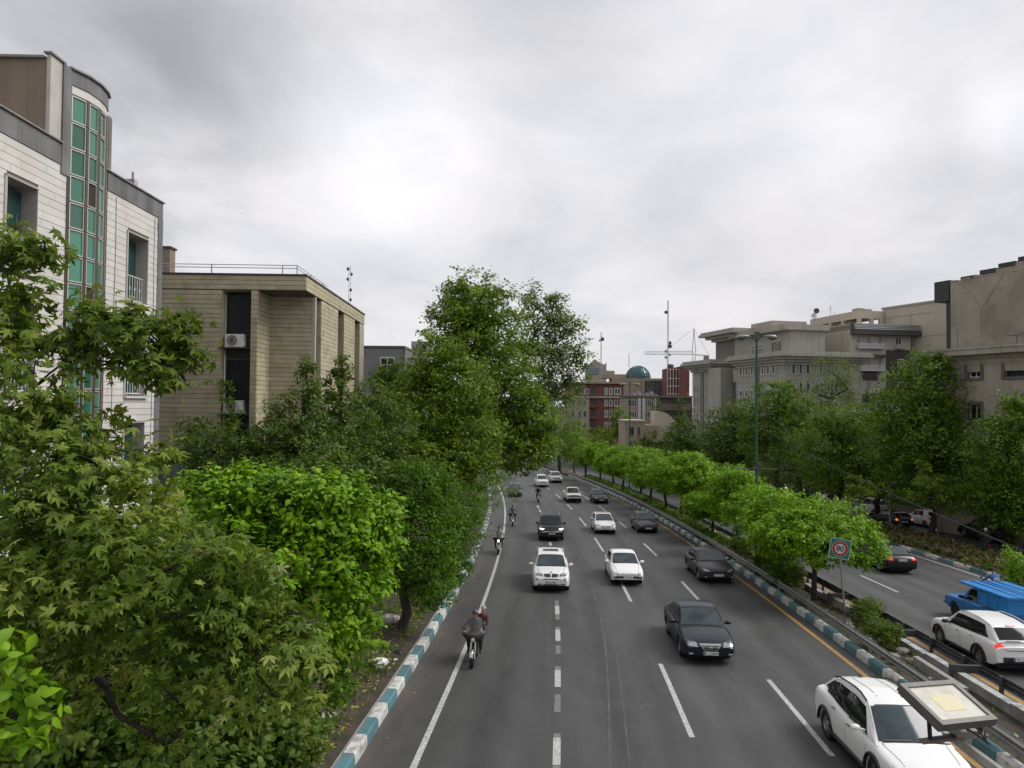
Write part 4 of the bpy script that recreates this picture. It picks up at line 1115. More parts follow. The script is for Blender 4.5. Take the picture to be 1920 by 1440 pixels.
# low house with barrel roof
Yl = 138.0; o = fc(825, 1195, Yl); f = Facade((o.x, o.y), (1, .06)); z0 = -6.4
LH = froot(f, 'low_house', 'low brown house with flat roof and small barrel vaulted roof room', z0)
XL = lambda zx: f.a(*qc(zx, 1200)); ZL = lambda zy: f.z(*qc(950, zy)) - z0
MB().box(0, XL(1005), 0, 9, 0, ZL(1205)).box(XL(1005) + .02, XL(1150), .8, 9, 0, ZL(1235)).build('wall', M_sand, LH)
MB().box(-.15, XL(1010), -.2, 9.2, ZL(1204), ZL(1190)).build('parapet', M_plain, LH)
for (xa, xb) in ((860, 905), (940, 962)): window(LH, XL(xa), XL(xb), ZL(1330), ZL(1250), -.03, M_beige_d, M_dglass, .12, 1, 0)
x0, x1 = XL(1115), XL(1300); zb_, zt_ = ZL(1195), ZL(1112)
pl = [(x0, zb_ - 4), (x1, zb_ - 4), (x1, zb_)] + [(x1 + (x0 + 1 - x1) * k / 8, zb_ + (zt_ - zb_) * math.sin(math.pi / 2 * k / 8)) for k in range(1, 9)] + [(x0, zt_)]
MB().prism(pl, 2, 7).build('barrel_room', M_cream_r, LH)
# pointed tower far away
Yp = 420.0; z0 = -8; pts = [fc(a, b_, Yp) for a, b_ in ((470, 712), (555, 640), (588, 668), (640, 690), (658, 670), (658, 900), (470, 900))]
PT_ = thing('pointed_tower', 'far grey brown tower with a jagged pointed top and glazed side', 'tower', (pts[0].x, Yp, z0))
MB().prism([(p_.x - pts[0].x, max(p_.z - z0, 0)) for p_ in pts], 0, 14).build('shaft', mat('far_brown', (.33, .30, .29), .8), PT_)
MB().prism([(0, fc(470, 720, Yp).z - z0), (fc(592, 720, Yp).x - pts[0].x, fc(592, 718, Yp).z - z0), (fc(592, 720, Yp).x - pts[0].x, fc(592, 775, Yp).z - z0), (0, fc(470, 775, Yp).z - z0)], -.6, -.02).build('glazed_side', mat('far_blue', (.16, .19, .23), .4), PT_)
# masts and crane
def lattice(name, label, zx, zt_, zb_, Y, w, m, dishes):
    p_, q_ = fc(zx, zb_, Y), fc(zx, zt_, Y); h = q_.z - p_.z + 6
    t = thing(name, label, 'mast', (p_.x, p_.y, p_.z - 6), group=None); b = MB()
    for (sx, sy) in ((-1, -1), (1, -1), (0, 1)): b.tube([(sx * w, sy * w, 0), (sx * w * .6, sy * w * .6, h)], w * .28, 4)
    n = int(h / (w * 5))
    for i in range(n):
        a, c = h * i / n, h * (i + 1) / n; k0, k1 = (1 - .4 * i / n), (1 - .4 * (i + 1) / n)
        b.tube([(-w * k0, -w * k0, a), (w * k1, -w * k1, c)], w * .16, 3); b.tube([(w * k0, -w * k0, a), (0, w * k1, c)], w * .16, 3)
    b.build('lattice', m, t)
    for (fr_, sx, r_) in dishes: MB().ball((sx * w * 2.2, -w, h * fr_), (r_, r_ * .6, r_), 8, 6).build('drum_antenna', M_dark_steel if r_ > .5 else M_far1, t)
    return t
lattice('radio_mast', 'tall white lattice radio mast with drum antennas rising behind the far houses', 1210, 112, 715, 240, .30, M_white_metal, ((.86, -1, .6), (.5, 1, .55), (.46, 1, .7), (.4, -1, .5), (.36, 1, .45), (.33, -1, .5)))
lattice('radio_mast', 'thin grey lattice mast standing in front of the pointed far tower', 608, 398, 830, 200, .17, M_grail, ((.9, 1, .55), (.88, -1, .3)))
Yk = 330.0; p_ = fc(1445, 620, Yk); cr = thing('tower_crane', 'distant construction tower crane with a long pale jib', 'crane', (p_.x, p_.y, -8))
hz_ = p_.z + 8; M_crane = mat('crane_paint', (.50, .49, .45), .6); L_ = fc(1445, 600, Yk).x - fc(1002, 597, Yk).x
b = MB()
for s_ in (-.7, .7): b.tube([(s_, 0, 0), (s_, 0, hz_ + 2)], .13, 4)
for i in range(18): b.tube([(-.7, 0, hz_ * i / 18), (.7, 0, hz_ * (i + 1) / 18)], .12, 3)
b.tube([(-.8, 0, hz_ + 2), (0, 0, hz_ + 13)], .2, 4).tube([(.8, 0, hz_ + 2), (0, 0, hz_ + 13)], .2, 4); b.build('tower', M_crane, cr)
b = MB(); zj = fc(1002, 597, Yk).z + 8
b.tube([(-L_, 0, zj), (0, 0, hz_ + 1)], .16, 4).tube([(-L_, 0, zj + 1.2), (0, 0, hz_ + 2.6)], .12, 4).tube([(0, 0, hz_ + 1), (L_ * .3, 0, hz_ + .6)], .3, 4)
for i in range(26): b.tube([(-L_ * i / 26, 0, hz_ + 1 + (zj - hz_ - 1) * i / 26), (-L_ * (i + 1) / 26, 0, hz_ + 2.6 + (zj + 1.2 - hz_ - 2.6) * (i + 1) / 26)], .12, 3)
b.build('jib', M_crane, cr)
MB().tube([(0, 0, hz_ + 13), (-L_ * .55, 0, zj + 2.4)], .07, 3).tube([(0, 0, hz_ + 13), (L_ * .3, 0, hz_ + .8)], .07, 3).build('stay_cable', M_dark_steel, cr)
MB().box(L_ * .2, L_ * .3, -.8, .8, hz_ - 1.6, hz_ + .4).build('counterweight', M_concrete, cr)
# ================================================================== trees and shrubs
L_plane = leaf_mat('leaf_plane', (.034, .062, .007), (.125, .190, .020), (.30, .345, .072), .33)
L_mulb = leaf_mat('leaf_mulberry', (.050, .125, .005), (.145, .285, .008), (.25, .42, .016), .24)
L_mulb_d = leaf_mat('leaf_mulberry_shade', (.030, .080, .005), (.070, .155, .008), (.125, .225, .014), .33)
L_tall = leaf_mat('leaf_tall_plane', (.034, .068, .006), (.110, .178, .013), (.225, .295, .034), .35)
L_yel = leaf_mat('leaf_yellow_green', (.065, .11, .008), (.14, .205, .014), (.25, .30, .03), .32)
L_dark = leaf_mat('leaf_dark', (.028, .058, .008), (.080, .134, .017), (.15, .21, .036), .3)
L_mid = leaf_mat('leaf_mid', (.034, .072, .008), (.100, .172, .014), (.19, .275, .030), .34)
L_silver = leaf_mat('leaf_silver', (.055, .085, .026), (.120, .170, .055), (.22, .28, .11), .42)
L_shrub = leaf_mat('leaf_shrub', (.030, .065, .006), (.075, .125, .010), (.150, .20, .018), .28)
L_dry = leaf_mat('dry_twig', (.05, .038, .02), (.10, .075, .035), (.10, .11, .035), .1)
M_bark = mat('bark', (.075, .058, .044), .95, var=.3, vs=5, bump=.6, bs=18)
M_bark_d = mat('dark_bark', (.04, .032, .026), .95, var=.3, vs=6, bump=.5, bs=18)

def tpl_star():
    """plane leaf: five toothed lobes, a little cupped"""
    out = []
    lob = [(-100, .62), (-52, .92), (0, 1.12), (52, .92), (100, .62)]
    pts = [(0, -.12, 0)]
    for k, (a, r_) in enumerate(lob):
        an_ = R(a)
        for (da, rr, dz) in ((-14, .66, .0), (0, 1.0, -.22), (14, .66, 0)):
            q = R(a + da); pts.append((math.sin(q) * r_ * rr, math.cos(q) * r_ * rr + .15, dz))
        if k < 4:
            q = R((lob[k][0] + lob[k + 1][0]) / 2); pts.append((math.sin(q) * .30, math.cos(q) * .30 + .15, .05))
    pts.append((0, .15, .07))
    n = len(pts); c = n - 1
    return np.array(pts, float) * .62, [(c, i, (i + 1) % (n - 1)) for i in range(n - 1)]
def tpl_star_lo():
    lob = [(-95, .7), (-48, .95), (0, 1.15), (48, .95), (95, .7)]; pts = [(0, -.1, 0)]
    for k, (a, r_) in enumerate(lob):
        q = R(a); pts.append((math.sin(q) * r_, math.cos(q) * r_ + .15, -.1))
        if k < 4: q = R((lob[k][0] + lob[k + 1][0]) / 2); pts.append((math.sin(q) * .45, math.cos(q) * .45 + .15, .03))
    pts.append((0, .15, .06)); n = len(pts); c = n - 1
    return np.array(pts, float) * .6, [(c, i, (i + 1) % (n - 1)) for i in range(n - 1)]
def tpl_oval():
    pts = [(0, -.05, 0), (-.30, .22, -.05), (-.26, .55, -.07), (0, 1.0, -.16), (.26, .55, -.07), (.30, .22, -.05), (0, .45, .05)]
    return np.array(pts, float), [(6, 0, 1), (6, 1, 2), (6, 2, 3), (6, 3, 4), (6, 4, 5), (6, 5, 0)][::1]
def tpl_oval_lo():
    pts = [(0, 0, 0), (-.30, .42, -.06), (0, 1.0, -.1), (.30, .42, -.06)]
    return np.array(pts, float), [(0, 2, 1), (0, 3, 2)]
def tpl_narrow():
    pts = [(0, 0, 0), (-.13, .45, -.03), (0, 1.0, -.12), (.13, .45, -.03)]
    return np.array(pts, float), [(0, 2, 1), (0, 3, 2)]
TPL = {'star': tpl_star(), 'star_lo': tpl_star_lo(), 'oval': tpl_oval(), 'oval_lo': tpl_oval_lo(), 'narrow': tpl_narrow()}

def leaves_mesh(name, pos, nor, size, tpl, m, rs):
    """one mesh of many leaves: positions, facing directions, sizes"""
    P, Fc = TPL[tpl]; n, k = len(pos), len(P)
    nor = nor / np.linalg.norm(nor, axis=1, keepdims=True)
    t = rs.normal(size=(n, 3)); t -= nor * (t * nor).sum(1, keepdims=True)
    t += np.array([0, 0, -.55]) * (1 - np.abs(nor[:, 2:3])) ; t -= nor * (t * nor).sum(1, keepdims=True)
    t /= np.linalg.norm(t, axis=1, keepdims=True) + 1e-9
    s = np.cross(t, nor)
    B_ = np.stack([s, t, nor], 1)                       # n,3,3
    V = np.einsum('ki,nij->nkj', P, B_) * size[:, None, None] + pos[:, None, :]
    V = V.reshape(-1, 3)
    Fa = np.array(Fc, dtype=np.int32); nf = len(Fa)
    idx = (Fa[None] + (np.arange(n, dtype=np.int32) * k)[:, None, None]).reshape(-1)
    me = bpy.data.meshes.new(name)
    me.vertices.add(n * k); me.vertices.foreach_set('co', V.astype(np.float32).ravel())
    me.loops.add(n * nf * 3); me.loops.foreach_set('vertex_index', idx)
    me.polygons.add(n * nf); me.polygons.foreach_set('loop_start', np.arange(0, n * nf * 3, 3, dtype=np.int32))
    me.polygons.foreach_set('loop_total', np.full(n * nf, 3, dtype=np.int32))
    me.polygons.foreach_set('use_smooth', np.ones(n * nf, dtype=bool))
    me.materials.append(m); me.update(calc_edges=True); me.validate(); return me

def crown_points(blobs, leaf, cov, rs, clump=.42, depth=.5, upw=.75, droop=0.0):
    """blobs: (x,y,z,rx,ry,rz). Clumps of leaves sit on and under the skin of the blobs"""
    pos, nor, siz = [], [], []
    for (bx, by, bz, rx, ry, rz) in blobs:
        area = math.pi * ((rx * ry + rx * rz + ry * rz) / 3) * 2.2
        n = int(area * cov * COV / (leaf * leaf * .42))
        rc = clump * (rx * ry * rz) ** (1 / 3) * .55
        rc = max(rc, leaf * 1.2)
        nper = 26; nc = max(4, n // nper)
        d = rs.normal(size=(nc, 3)); d /= np.linalg.norm(d, axis=1, keepdims=True)
        rad_ = 1 - depth * rs.random(nc) ** 1.6 + rs.normal(size=nc) * .07
        c = d * rad_[:, None] * np.array([rx, ry, rz])
        w = rs.integers(nper // 2, nper * 3 // 2 + 1, nc)
        ci = np.repeat(np.arange(nc), w)
        off = rs.normal(size=(len(ci), 3)) * rc * np.array([.62, .62, .42])
        p = c[ci] + off
        od = p / np.array([rx, ry, rz]); od /= np.linalg.norm(od, axis=1, keepdims=True) + 1e-9
        # every clump carries its own tilt, so that light and dark clumps form
        tilt = rs.normal(size=(nc, 3)) * .35
        nn = od * .55 + np.array([0, 0, upw]) + tilt[ci] + rs.normal(size=p.shape) * .5
        pos.append(p + np.array([bx, by, bz])); nor.append(nn); siz.append(leaf * rs.uniform(.5, 1.3, len(p)))
    return np.concatenate(pos), np.concatenate(nor), np.concatenate(siz)

def limbs(b, base, blobs, r, rs, twigs=0, lim=.42, hi=1.0):
    """trunk up to the crown's heart, a limb to every blob, twigs beyond"""
    base = Vector(base); zs = [q[2] for q in blobs]
    cxy = Vector((sum(q[0] for q in blobs) / len(blobs), sum(q[1] for q in blobs) / len(blobs), 0))
    lowz = min(q[2] - q[5] * .4 for q in blobs); fork = Vector((base.x + (cxy.x - base.x) * .25, base.y + (cxy.y - base.y) * .25, max(base.z + .4 * (lowz - base.z), min(lowz, base.z + (max(zs) - base.z) * .45))))
    topp = Vector((cxy.x * .75 + base.x * .25, cxy.y * .75 + base.y * .25, fork.z + (max(zs) - fork.z) * hi * .9))
    m1 = (base + fork) / 2 + Vector((rs.normal() * r, rs.normal() * r, 0))
    b.tube([base - Vector((0, 0, .3)), base + (m1 - base) * .15, m1, fork, (fork + topp) / 2 + Vector((rs.normal() * r, rs.normal() * r, 0)), topp], [r * 1.35, r * 1.05, r * .9, r * .8, r * .5, r * .12], 9)
    # every limb springs from the nearest limb end that is already there
    done = [(fork + (topp - fork) * k, r * lim * 1.3) for k in (0, .35, .7)]
    for q in sorted(blobs, key=lambda q: (Vector(q[:3]) - fork).length):
        c = Vector(q[:3]); s, r0_ = min(done, key=lambda d: (d[0] - c).length + .25 * (d[0] - fork).length)
        if (c - s).length < .15: continue
        r1_ = max(r0_ * .72, r * .10); done.append((c, r1_))
        md = (s + c) / 2 + Vector((rs.normal() * .10, rs.normal() * .10, .06 * (c - s).length))
        b.tube([s, md, c], [r0_, (r0_ + r1_) * .5, r1_], 6)
        for _ in range(twigs):
            d = Vector(rs.normal(size=3)).normalized(); e = c + Vector((d.x * q[3], d.y * q[4], d.z * q[5])) * .85
            b.tube([c, (c + e) / 2 + Vector(rs.normal(size=3)) * .1, e], [r * .10, r * .06, r * .025], 4, cap=False)

ntri = [0]; COV = 1.9
def tree(name, label, cat, blobs, base, leaf=.2, cov=2.2, tpl='oval_lo', m=None, bark=None, r=.16, seed=0, twigs=2, clump=.42, depth=.5, upw=.75, group=None, extra=(), lim=.42, hi=1.0):
    """blobs in world space"""
    rs = np.random.default_rng(seed + 11); base = Vector(base)
    t = thing(name, label, cat, base, 0, group)
    lb = [(q[0] - base.x, q[1] - base.y, q[2] - base.z, *q[3:]) for q in blobs]
    if r:
        b = MB(); limbs(b, (0, 0, 0), lb, r, rs, twigs, lim, hi); b.build('trunk', bark or M_bark, t, smooth=180)
    p, n, s = crown_points(lb, leaf, cov, rs, clump, depth, upw)
    obj('crown', leaves_mesh('crown', p, n, s, tpl, m, rs), t); ntri[0] += len(p) * len(TPL[tpl][1])
    for (nm, lf, m2, frac, tp2, up2) in extra:                       # sprays of young or other-coloured leaves on the same tree
        k = rs.random(len(p)) < frac
        obj(nm, leaves_mesh(nm, p[k] + rs.normal(size=(k.sum(), 3)) * lf * .6 + np.array([0, 0, lf * .5]), n[k] + np.array([0, 0, up2]), np.full(k.sum(), lf) * rs.uniform(.7, 1.2, k.sum()), tp2, m2, rs), t)
    return t
def pb(px, py, rx, ry, Y, rd=None):
    """a crown lobe given by where it shows and how far off it stands; its depth is its own"""
    c = at(px, py, Y); k = Y / F
    rx_, rz_ = rx * k, ry * k
    return (c.x, c.y, c.z, rx_, (rd if rd else min(rx_, max(rz_, rx_ * .8))), rz_)
def foot(px, Y): p = at(px, 800, Y); return Vector((p.x, Y, gz(Y) + (.5 if p.x < cx(Y) - 7 else .05)))

# ---- the near plane tree at the left, its leaves close enough to count
NB = [pb(0, 500, 50, 60, 7.3), pb(60, 560, 50, 34, 7.2), pb(20, 660, 80, 60, 7.0), pb(120, 680, 80, 50, 7.0), pb(160, 870, 80, 50, 6.8), pb(330, 615, 40, 24, 7.3), pb(255, 600, 40, 22, 7.3), pb(30, 430, 50, 60, 7.5), pb(85, 470, 26, 32, 7.4), pb(20, 545, 60, 50, 7.3), pb(50, 620, 70, 50, 7.2),
      pb(150, 630, 80, 45, 7.2), pb(230, 640, 70, 48, 7.2), pb(300, 645, 62, 42, 7.3), pb(352, 650, 34, 24, 7.4), pb(285, 705, 48, 24, 7.2), pb(220, 680, 60, 30, 7.1), pb(185, 590, 30, 24, 7.2),
      pb(60, 730, 110, 75, 6.8), pb(120, 790, 110, 70, 6.8), pb(30, 820, 90, 90, 6.6), pb(180, 840, 60, 40, 7.0), pb(265, 865, 44, 36, 7.1), pb(110, 880, 130, 70, 6.6),
      pb(150, 960, 180, 90, 6.5), pb(265, 965, 85, 70, 6.6), pb(380, 1030, 80, 50, 6.8), pb(480, 1080, 56, 44, 7.0), pb(40, 1000, 90, 90, 6.3),
      pb(100, 1090, 170, 90, 6.2), pb(280, 1080, 170, 90, 6.4), pb(430, 1110, 115, 80, 6.7), pb(520, 1150, 54, 66, 6.9),
      pb(330, 1210, 160, 80, 6.6), pb(480, 1220, 120, 80, 6.7), pb(575, 1230, 55, 55, 6.9), pb(520, 1310, 90, 50, 6.8), pb(350, 1330, 100, 60, 6.7), pb(560, 1170, 45, 40, 6.9), pb(320, 1400, 80, 60, 6.6), pb(120, 1190, 130, 60, 6.5), pb(60, 1150, 90, 60, 6.3), pb(200, 1290, 90, 50, 6.8)]
tree('plane_tree', 'near plane tree with large star shaped leaves filling the lower left corner', 'tree', NB, (-7.4, 8.0, gz(8.0) + .1), .15, .95, 'star', L_plane, M_bark_d, .11, 1, 3, .5, .75, .85, lim=.3, hi=.35,
     extra=(('young_leaves', .15, leaf_mat('leaf_young', (.12, .17, .03), (.20, .24, .06), (.32, .33, .13), .3), .035, 'star', .6),))
# creepers and shade shrubs below and behind it
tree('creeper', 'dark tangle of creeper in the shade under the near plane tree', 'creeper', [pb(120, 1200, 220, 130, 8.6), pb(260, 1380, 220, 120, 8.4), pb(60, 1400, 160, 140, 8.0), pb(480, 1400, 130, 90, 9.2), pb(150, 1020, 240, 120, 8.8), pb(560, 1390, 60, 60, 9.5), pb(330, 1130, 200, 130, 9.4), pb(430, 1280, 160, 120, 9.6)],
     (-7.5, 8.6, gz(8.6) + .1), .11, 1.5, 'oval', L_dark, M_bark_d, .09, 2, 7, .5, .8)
tree('mulberry_sapling', 'bright green mulberry shoot with big leaves at the bottom left corner', 'tree', [pb(25, 1290, 42, 50, 5.6), pb(40, 1350, 34, 34, 5.6), pb(5, 1220, 20, 30, 5.6)], (-5.6, 5.7, gz(5.7)), .14, .5, 'oval', L_mulb, M_bark, .05, 3, 2, .5, .9)
# ---- bright mulberry behind it, with its neighbour at the kerb
MBb = [pb(430, 960, 110, 75, 12.5), pb(540, 950, 130, 78, 13), pb(650, 980, 95, 85, 13.5), pb(690, 1040, 66, 90, 13.6), pb(600, 1060, 130, 110, 13), pb(640, 1150, 70, 80, 13.2), pb(560, 1180, 110, 90, 12.8), pb(470, 1080, 110, 110, 12.2), pb(390, 940, 60, 60, 12.2), pb(480, 920, 90, 50, 12.6), pb(600, 925, 90, 55, 13.1)]
tree('mulberry_tree', 'broad bright green mulberry tree between the near plane tree and the kerb', 'tree', MBb, (-6.6, 12.9, gz(12.9) + .2), .125, 1.9, 'oval', L_mulb, M_bark, .17, 4, 2, .26, .45, .9)
MB2 = [pb(600, 1270, 60, 60, 13.0), pb(640, 1240, 40, 60, 13.4), pb(560, 1330, 70, 50, 12.8), pb(620, 1180, 60, 70, 13.5)]
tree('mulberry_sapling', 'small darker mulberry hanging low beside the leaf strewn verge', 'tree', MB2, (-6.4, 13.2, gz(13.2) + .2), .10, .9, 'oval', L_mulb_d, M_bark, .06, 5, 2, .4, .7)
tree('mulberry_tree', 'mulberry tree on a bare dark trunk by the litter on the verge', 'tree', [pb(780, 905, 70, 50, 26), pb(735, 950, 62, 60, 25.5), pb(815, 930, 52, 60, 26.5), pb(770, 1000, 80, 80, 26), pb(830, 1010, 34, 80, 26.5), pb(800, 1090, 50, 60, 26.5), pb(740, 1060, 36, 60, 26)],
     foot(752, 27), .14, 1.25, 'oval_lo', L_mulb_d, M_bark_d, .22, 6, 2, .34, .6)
# ---- shrubs hanging over the kerb
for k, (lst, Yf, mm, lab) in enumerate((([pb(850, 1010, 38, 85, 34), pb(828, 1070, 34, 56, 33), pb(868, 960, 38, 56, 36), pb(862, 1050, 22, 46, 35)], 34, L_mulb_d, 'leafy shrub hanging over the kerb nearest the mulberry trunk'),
                                        ([pb(893, 950, 30, 60, 42), pb(897, 1000, 20, 36, 41), pb(880, 910, 36, 46, 43)], 42, L_mid, 'leafy shrub on the verge beside the second motorcycle'),
                                        ([pb(918, 925, 22, 42, 55), pb(925, 895, 26, 32, 56)], 56, L_mid, 'dark shrub on the verge beside the third motorcycle'))):
    tree('shrub', lab, 'shrub', lst, rp(-6.3, Yf, .1), .15 + .02 * k, 1.3, 'narrow' if k else 'oval_lo', mm, M_bark_d, .07, 20 + k, 2, .36, .7, group='shrubs over the left kerb')
tree('grey_shrub', 'thin grey green shrub drooping into the road beside the half hidden car', 'shrub', [pb(950, 900, 24, 26, 66), pb(958, 925, 22, 14, 64), pb(945, 870, 24, 30, 68)], rp(-7, 66), .2, .8, 'narrow', L_silver, M_bark_d, .08, 24, 2, .45, .7)
# ---- the tall trees at the left of the road
tree('tall_plane_tree', 'tallest plane tree with a domed crown leaning over the road', 'tree',
     [pb(880, 575, 62, 66, 49), pb(915, 570, 55, 50, 50), pb(850, 620, 62, 60, 48), pb(930, 640, 80, 70, 49), pb(900, 710, 110, 80, 48), pb(965, 750, 70, 62, 48), pb(1000, 790, 48, 62, 47), pb(985, 850, 40, 40, 46), pb(930, 820, 80, 70, 47), pb(860, 560, 34, 36, 49), pb(1015, 830, 36, 44, 47)],
     rp(-8.2, 50, .2), .27, 1.35, 'star_lo', L_tall, M_bark, .38, 30, 2, .34, .6, extra=(('young_leaves', .26, L_yel, .17, 'star_lo', .5),))  # share of young leaves raised to imitate yellow-lit clumps
tree('plane_tree', 'dense yellow green plane tree in front of the tallest one', 'tree',
     [pb(830, 670, 50, 55, 40), pb(845, 740, 85, 70, 40), pb(800, 720, 50, 50, 40), pb(790, 800, 90, 70, 39), pb(870, 810, 76, 70, 40), pb(890, 870, 50, 50, 39), pb(820, 860, 80, 50, 38)],
     rp(-8.6, 40, .3), .22, 1.4, 'star_lo', L_tall, M_bark, .3, 31, 2, .34, .6, extra=(('young_leaves', .22, L_yel, .17, 'star_lo', .5),))  # young leaves here also stand in for lit parts of the crown
tree('poplar_tree', 'airy grey green poplar tree leaning right of the tallest plane tree', 'tree',
     [pb(1000, 570, 32, 42, 62), pb(1030, 600, 46, 46, 62), pb(1065, 620, 34, 36, 62), pb(1080, 665, 36, 36, 62), pb(1035, 665, 52, 50, 62), pb(990, 650, 40, 56, 62), pb(1065, 710, 40, 34, 62), pb(1015, 720, 46, 46, 62), pb(1040, 560, 24, 24, 62), pb(1040, 745, 46, 34, 62)],
     rp(-9.4, 63), .28, .95, 'oval_lo', L_silver, M_bark, .3, 32, 5, .5, .8)
tree('dark_elm_tree', 'dark grey green tree with hanging branches below the poplar', 'tree',
     [pb(1040, 790, 50, 56, 76), pb(1015, 835, 36, 40, 78), pb(1062, 830, 34, 44, 80), pb(985, 850, 36, 30, 84)], rp(-9.2, 78), .28, 1.1, 'narrow', L_dark, M_bark_d, .25, 33, 3, .4, .7)
GDN = ((([pb(640, 740, 34, 66, 31), pb(650, 800, 60, 60, 31), pb(640, 690, 22, 30, 31), pb(610, 780, 40, 50, 31)], 31, 640, L_dark, 'slender dark tree before the right end of the tan building'),
        ([pb(575, 720, 26, 50, 29), pb(575, 690, 14, 26, 29), pb(560, 790, 60, 60, 29), pb(530, 830, 60, 54, 28.5), pb(590, 840, 70, 60, 29)], 29, 570, L_dark, 'dark leafy tree before the recessed corner of the tan building'),
        ([pb(490, 820, 40, 50, 28.5), pb(470, 850, 46, 44, 28), pb(520, 870, 70, 40, 28)], 28.3, 490, L_dark, 'low dark bushy tree before the window slot of the tan building'),
        ([pb(700, 760, 48, 60, 35), pb(720, 810, 60, 70, 35), pb(680, 840, 60, 60, 34), pb(740, 850, 60, 50, 34)], 35, 705, L_dark, 'dark tree filling the gap below the grey building'),
        ([pb(745, 700, 38, 36, 45), pb(760, 740, 50, 46, 44), pb(720, 720, 30, 34, 45)], 45, 750, L_mid, 'green tree covering the window of the grey building'),
        ([pb(640, 880, 80, 40, 25), pb(700, 890, 60, 40, 25), pb(580, 890, 60, 36, 24)], 25, 640, L_dark, 'dark undergrowth tree behind the bright mulberry')))
for k, (lst, Yf, px_, mm, lab) in enumerate(GDN):
    tree('garden_tree', lab, 'tree', lst, foot(px_, Yf), .17, 1.15, 'oval_lo', mm, M_bark_d, .14, 40 + k, 3, .36, .7, group='trees in front of the tan building')
tree('garden_shrub', 'dusty green shrub in front of the picket fence', 'shrub', [pb(375, 810, 46, 30, 27.5), pb(380, 850, 50, 46, 27), pb(350, 870, 30, 30, 27), pb(410, 840, 24, 50, 27.5)], foot(380, 27.5), .13, 1.0, 'oval_lo', L_dark, M_bark_d, .1, 50, 3, .4, .75)
tree('creeper', 'creeper climbing the pipe beside the lower air conditioner', 'creeper', [pb(428, 740, 12, 34, 31.2), pb(440, 790, 22, 30, 31), pb(432, 830, 22, 36, 31), pb(418, 690 + 30, 6, 20, 31.4)], foot(432, 31.2), .12, .9, 'oval_lo', L_mid, M_bark_d, .05, 51, 1, .4, .8)

# ---- the row of round trees on the median
MT = []
def proto(label, seed, shape):
    return tree('median_tree', label, 'tree', SHP(shape), (0, 0, 0), .16, 1.9, 'oval_lo', L_mulb, M_bark_d, .13, seed, 2, .24, .45, .9, group='round trees along the median')
SHP = lambda L: [(x * 1.1, y * 1.1, 2.05 + (z - 2.9) * .72 + .55, a * 1.08, b * 1.08, c * .86) for x, y, z, a, b, c in L]
shapes = [[(-.7, -.3, 3.6, 1.6, 1.6, 1.35), (.9, .2, 3.8, 1.6, 1.7, 1.4), (.1, .7, 4.4, 1.6, 1.6, 1.15), (-1.5, .4, 3.0, 1.1, 1.2, 1.0), (1.7, -.4, 3.1, 1.1, 1.3, 1.1), (.2, -.9, 3.0, 1.4, 1.2, 1.0)],
          [(0, 0, 4.0, 1.7, 1.7, 1.4), (.8, .6, 3.4, 1.4, 1.5, 1.2), (-.8, -.5, 3.3, 1.5, 1.4, 1.2), (-.3, .8, 4.5, 1.2, 1.2, .9)],
          [(0, .2, 3.7, 1.6, 1.8, 1.5), (-.9, .3, 3.4, 1.2, 1.3, 1.2), (.7, -.6, 3.9, 1.3, 1.4, 1.2), (.3, 0, 4.7, 1.0, 1.1, .8)]]
spots = [(34.4, 0, 0, 1.032), (38.8, 1, 0.4, 1.049), (42.5, 2, 1.9, 1.032), (47.8, 1, 2.8, 1.075), (53, 0, 2.2, 0.86), (58, 2, 4.0, 1.204), (63.5, 1, 5.1, 1.204), (69, 2, 3.0, 1.233), (75, 0, 1.1, 1.06), (82, 1, 3.6, 1.252), (89, 2, 0.8, 1.3), (97, 0, 4.4, 1.108), (106, 1, 1.4, 1.348), (116, 2, 2.2, 1.348), (127, 1, 0.3, 1.397)]
ordn = ['first', 'second', 'third', 'fourth', 'fifth', 'sixth', 'seventh', 'eighth', 'ninth', 'tenth', 'eleventh', 'twelfth', 'thirteenth', 'fourteenth', 'fifteenth']
protos = {}
for i, (Y, k, rz, sc) in enumerate(spots):
    lab = 'broad bright green median tree whose crown backs the speed limit sign' if i == 0 else 'bright green round tree on the median, %s from the speed limit sign down the road' % ordn[i]
    if k not in protos:
        protos[k] = proto(lab, 60 + k, shapes[k]); protos[k].location = rp(12.0, Y, .12); protos[k].rotation_euler.z = rz; protos[k].scale = (sc,) * 3
    else: dup(protos[k], rp(11.95 + .2 * math.sin(i * 2.3), Y, .12), rz, lab, (sc * (1.0 + .14 * math.sin(i * 1.7)), sc * (1.0 + .12 * math.cos(i * 2.9)), sc * (1.04 + .16 * math.sin(i * 4.1 + 1))))
# low round bushes and hedge on the median
sh = lambda s_: [(0, 0, .5, .55 * s_, .55 * s_, .5 * s_), (.25, .2, .72, .35 * s_, .35 * s_, .3 * s_), (-.2, -.1, .7, .35 * s_, .35 * s_, .32 * s_)]
b0_ = tree('round_bush', 'yellow green round bush on the median right below the speed limit sign post', 'bush', sh(1.2), (0, 0, 0), .07, 1.3, 'oval_lo', L_shrub, M_bark_d, .05, 70, 2, .3, .6, group='bushes on the median')
b0_.location = rp(12.6, 30.2, .15)
for (u, Y, sc, lab) in ((11.75, 27.0, 1.0, 'yellow green round bush on the median nearest the rubble'), (11.45, 36.4, 1.25, 'dark round bush on the median at the foot of the broad tree'), (11.7, 37.6, 1.4, 'round bush beside the guardrail behind the broad median tree'),
                        (11.7, 40.5, 1.2, 'small round bush on the median at the foot of the second tree'), (11.8, 45.5, 1.2, 'small round bush on the median past the green street lamp')):
    dup(b0_, rp(u, Y, .15), Y, lab, sc)
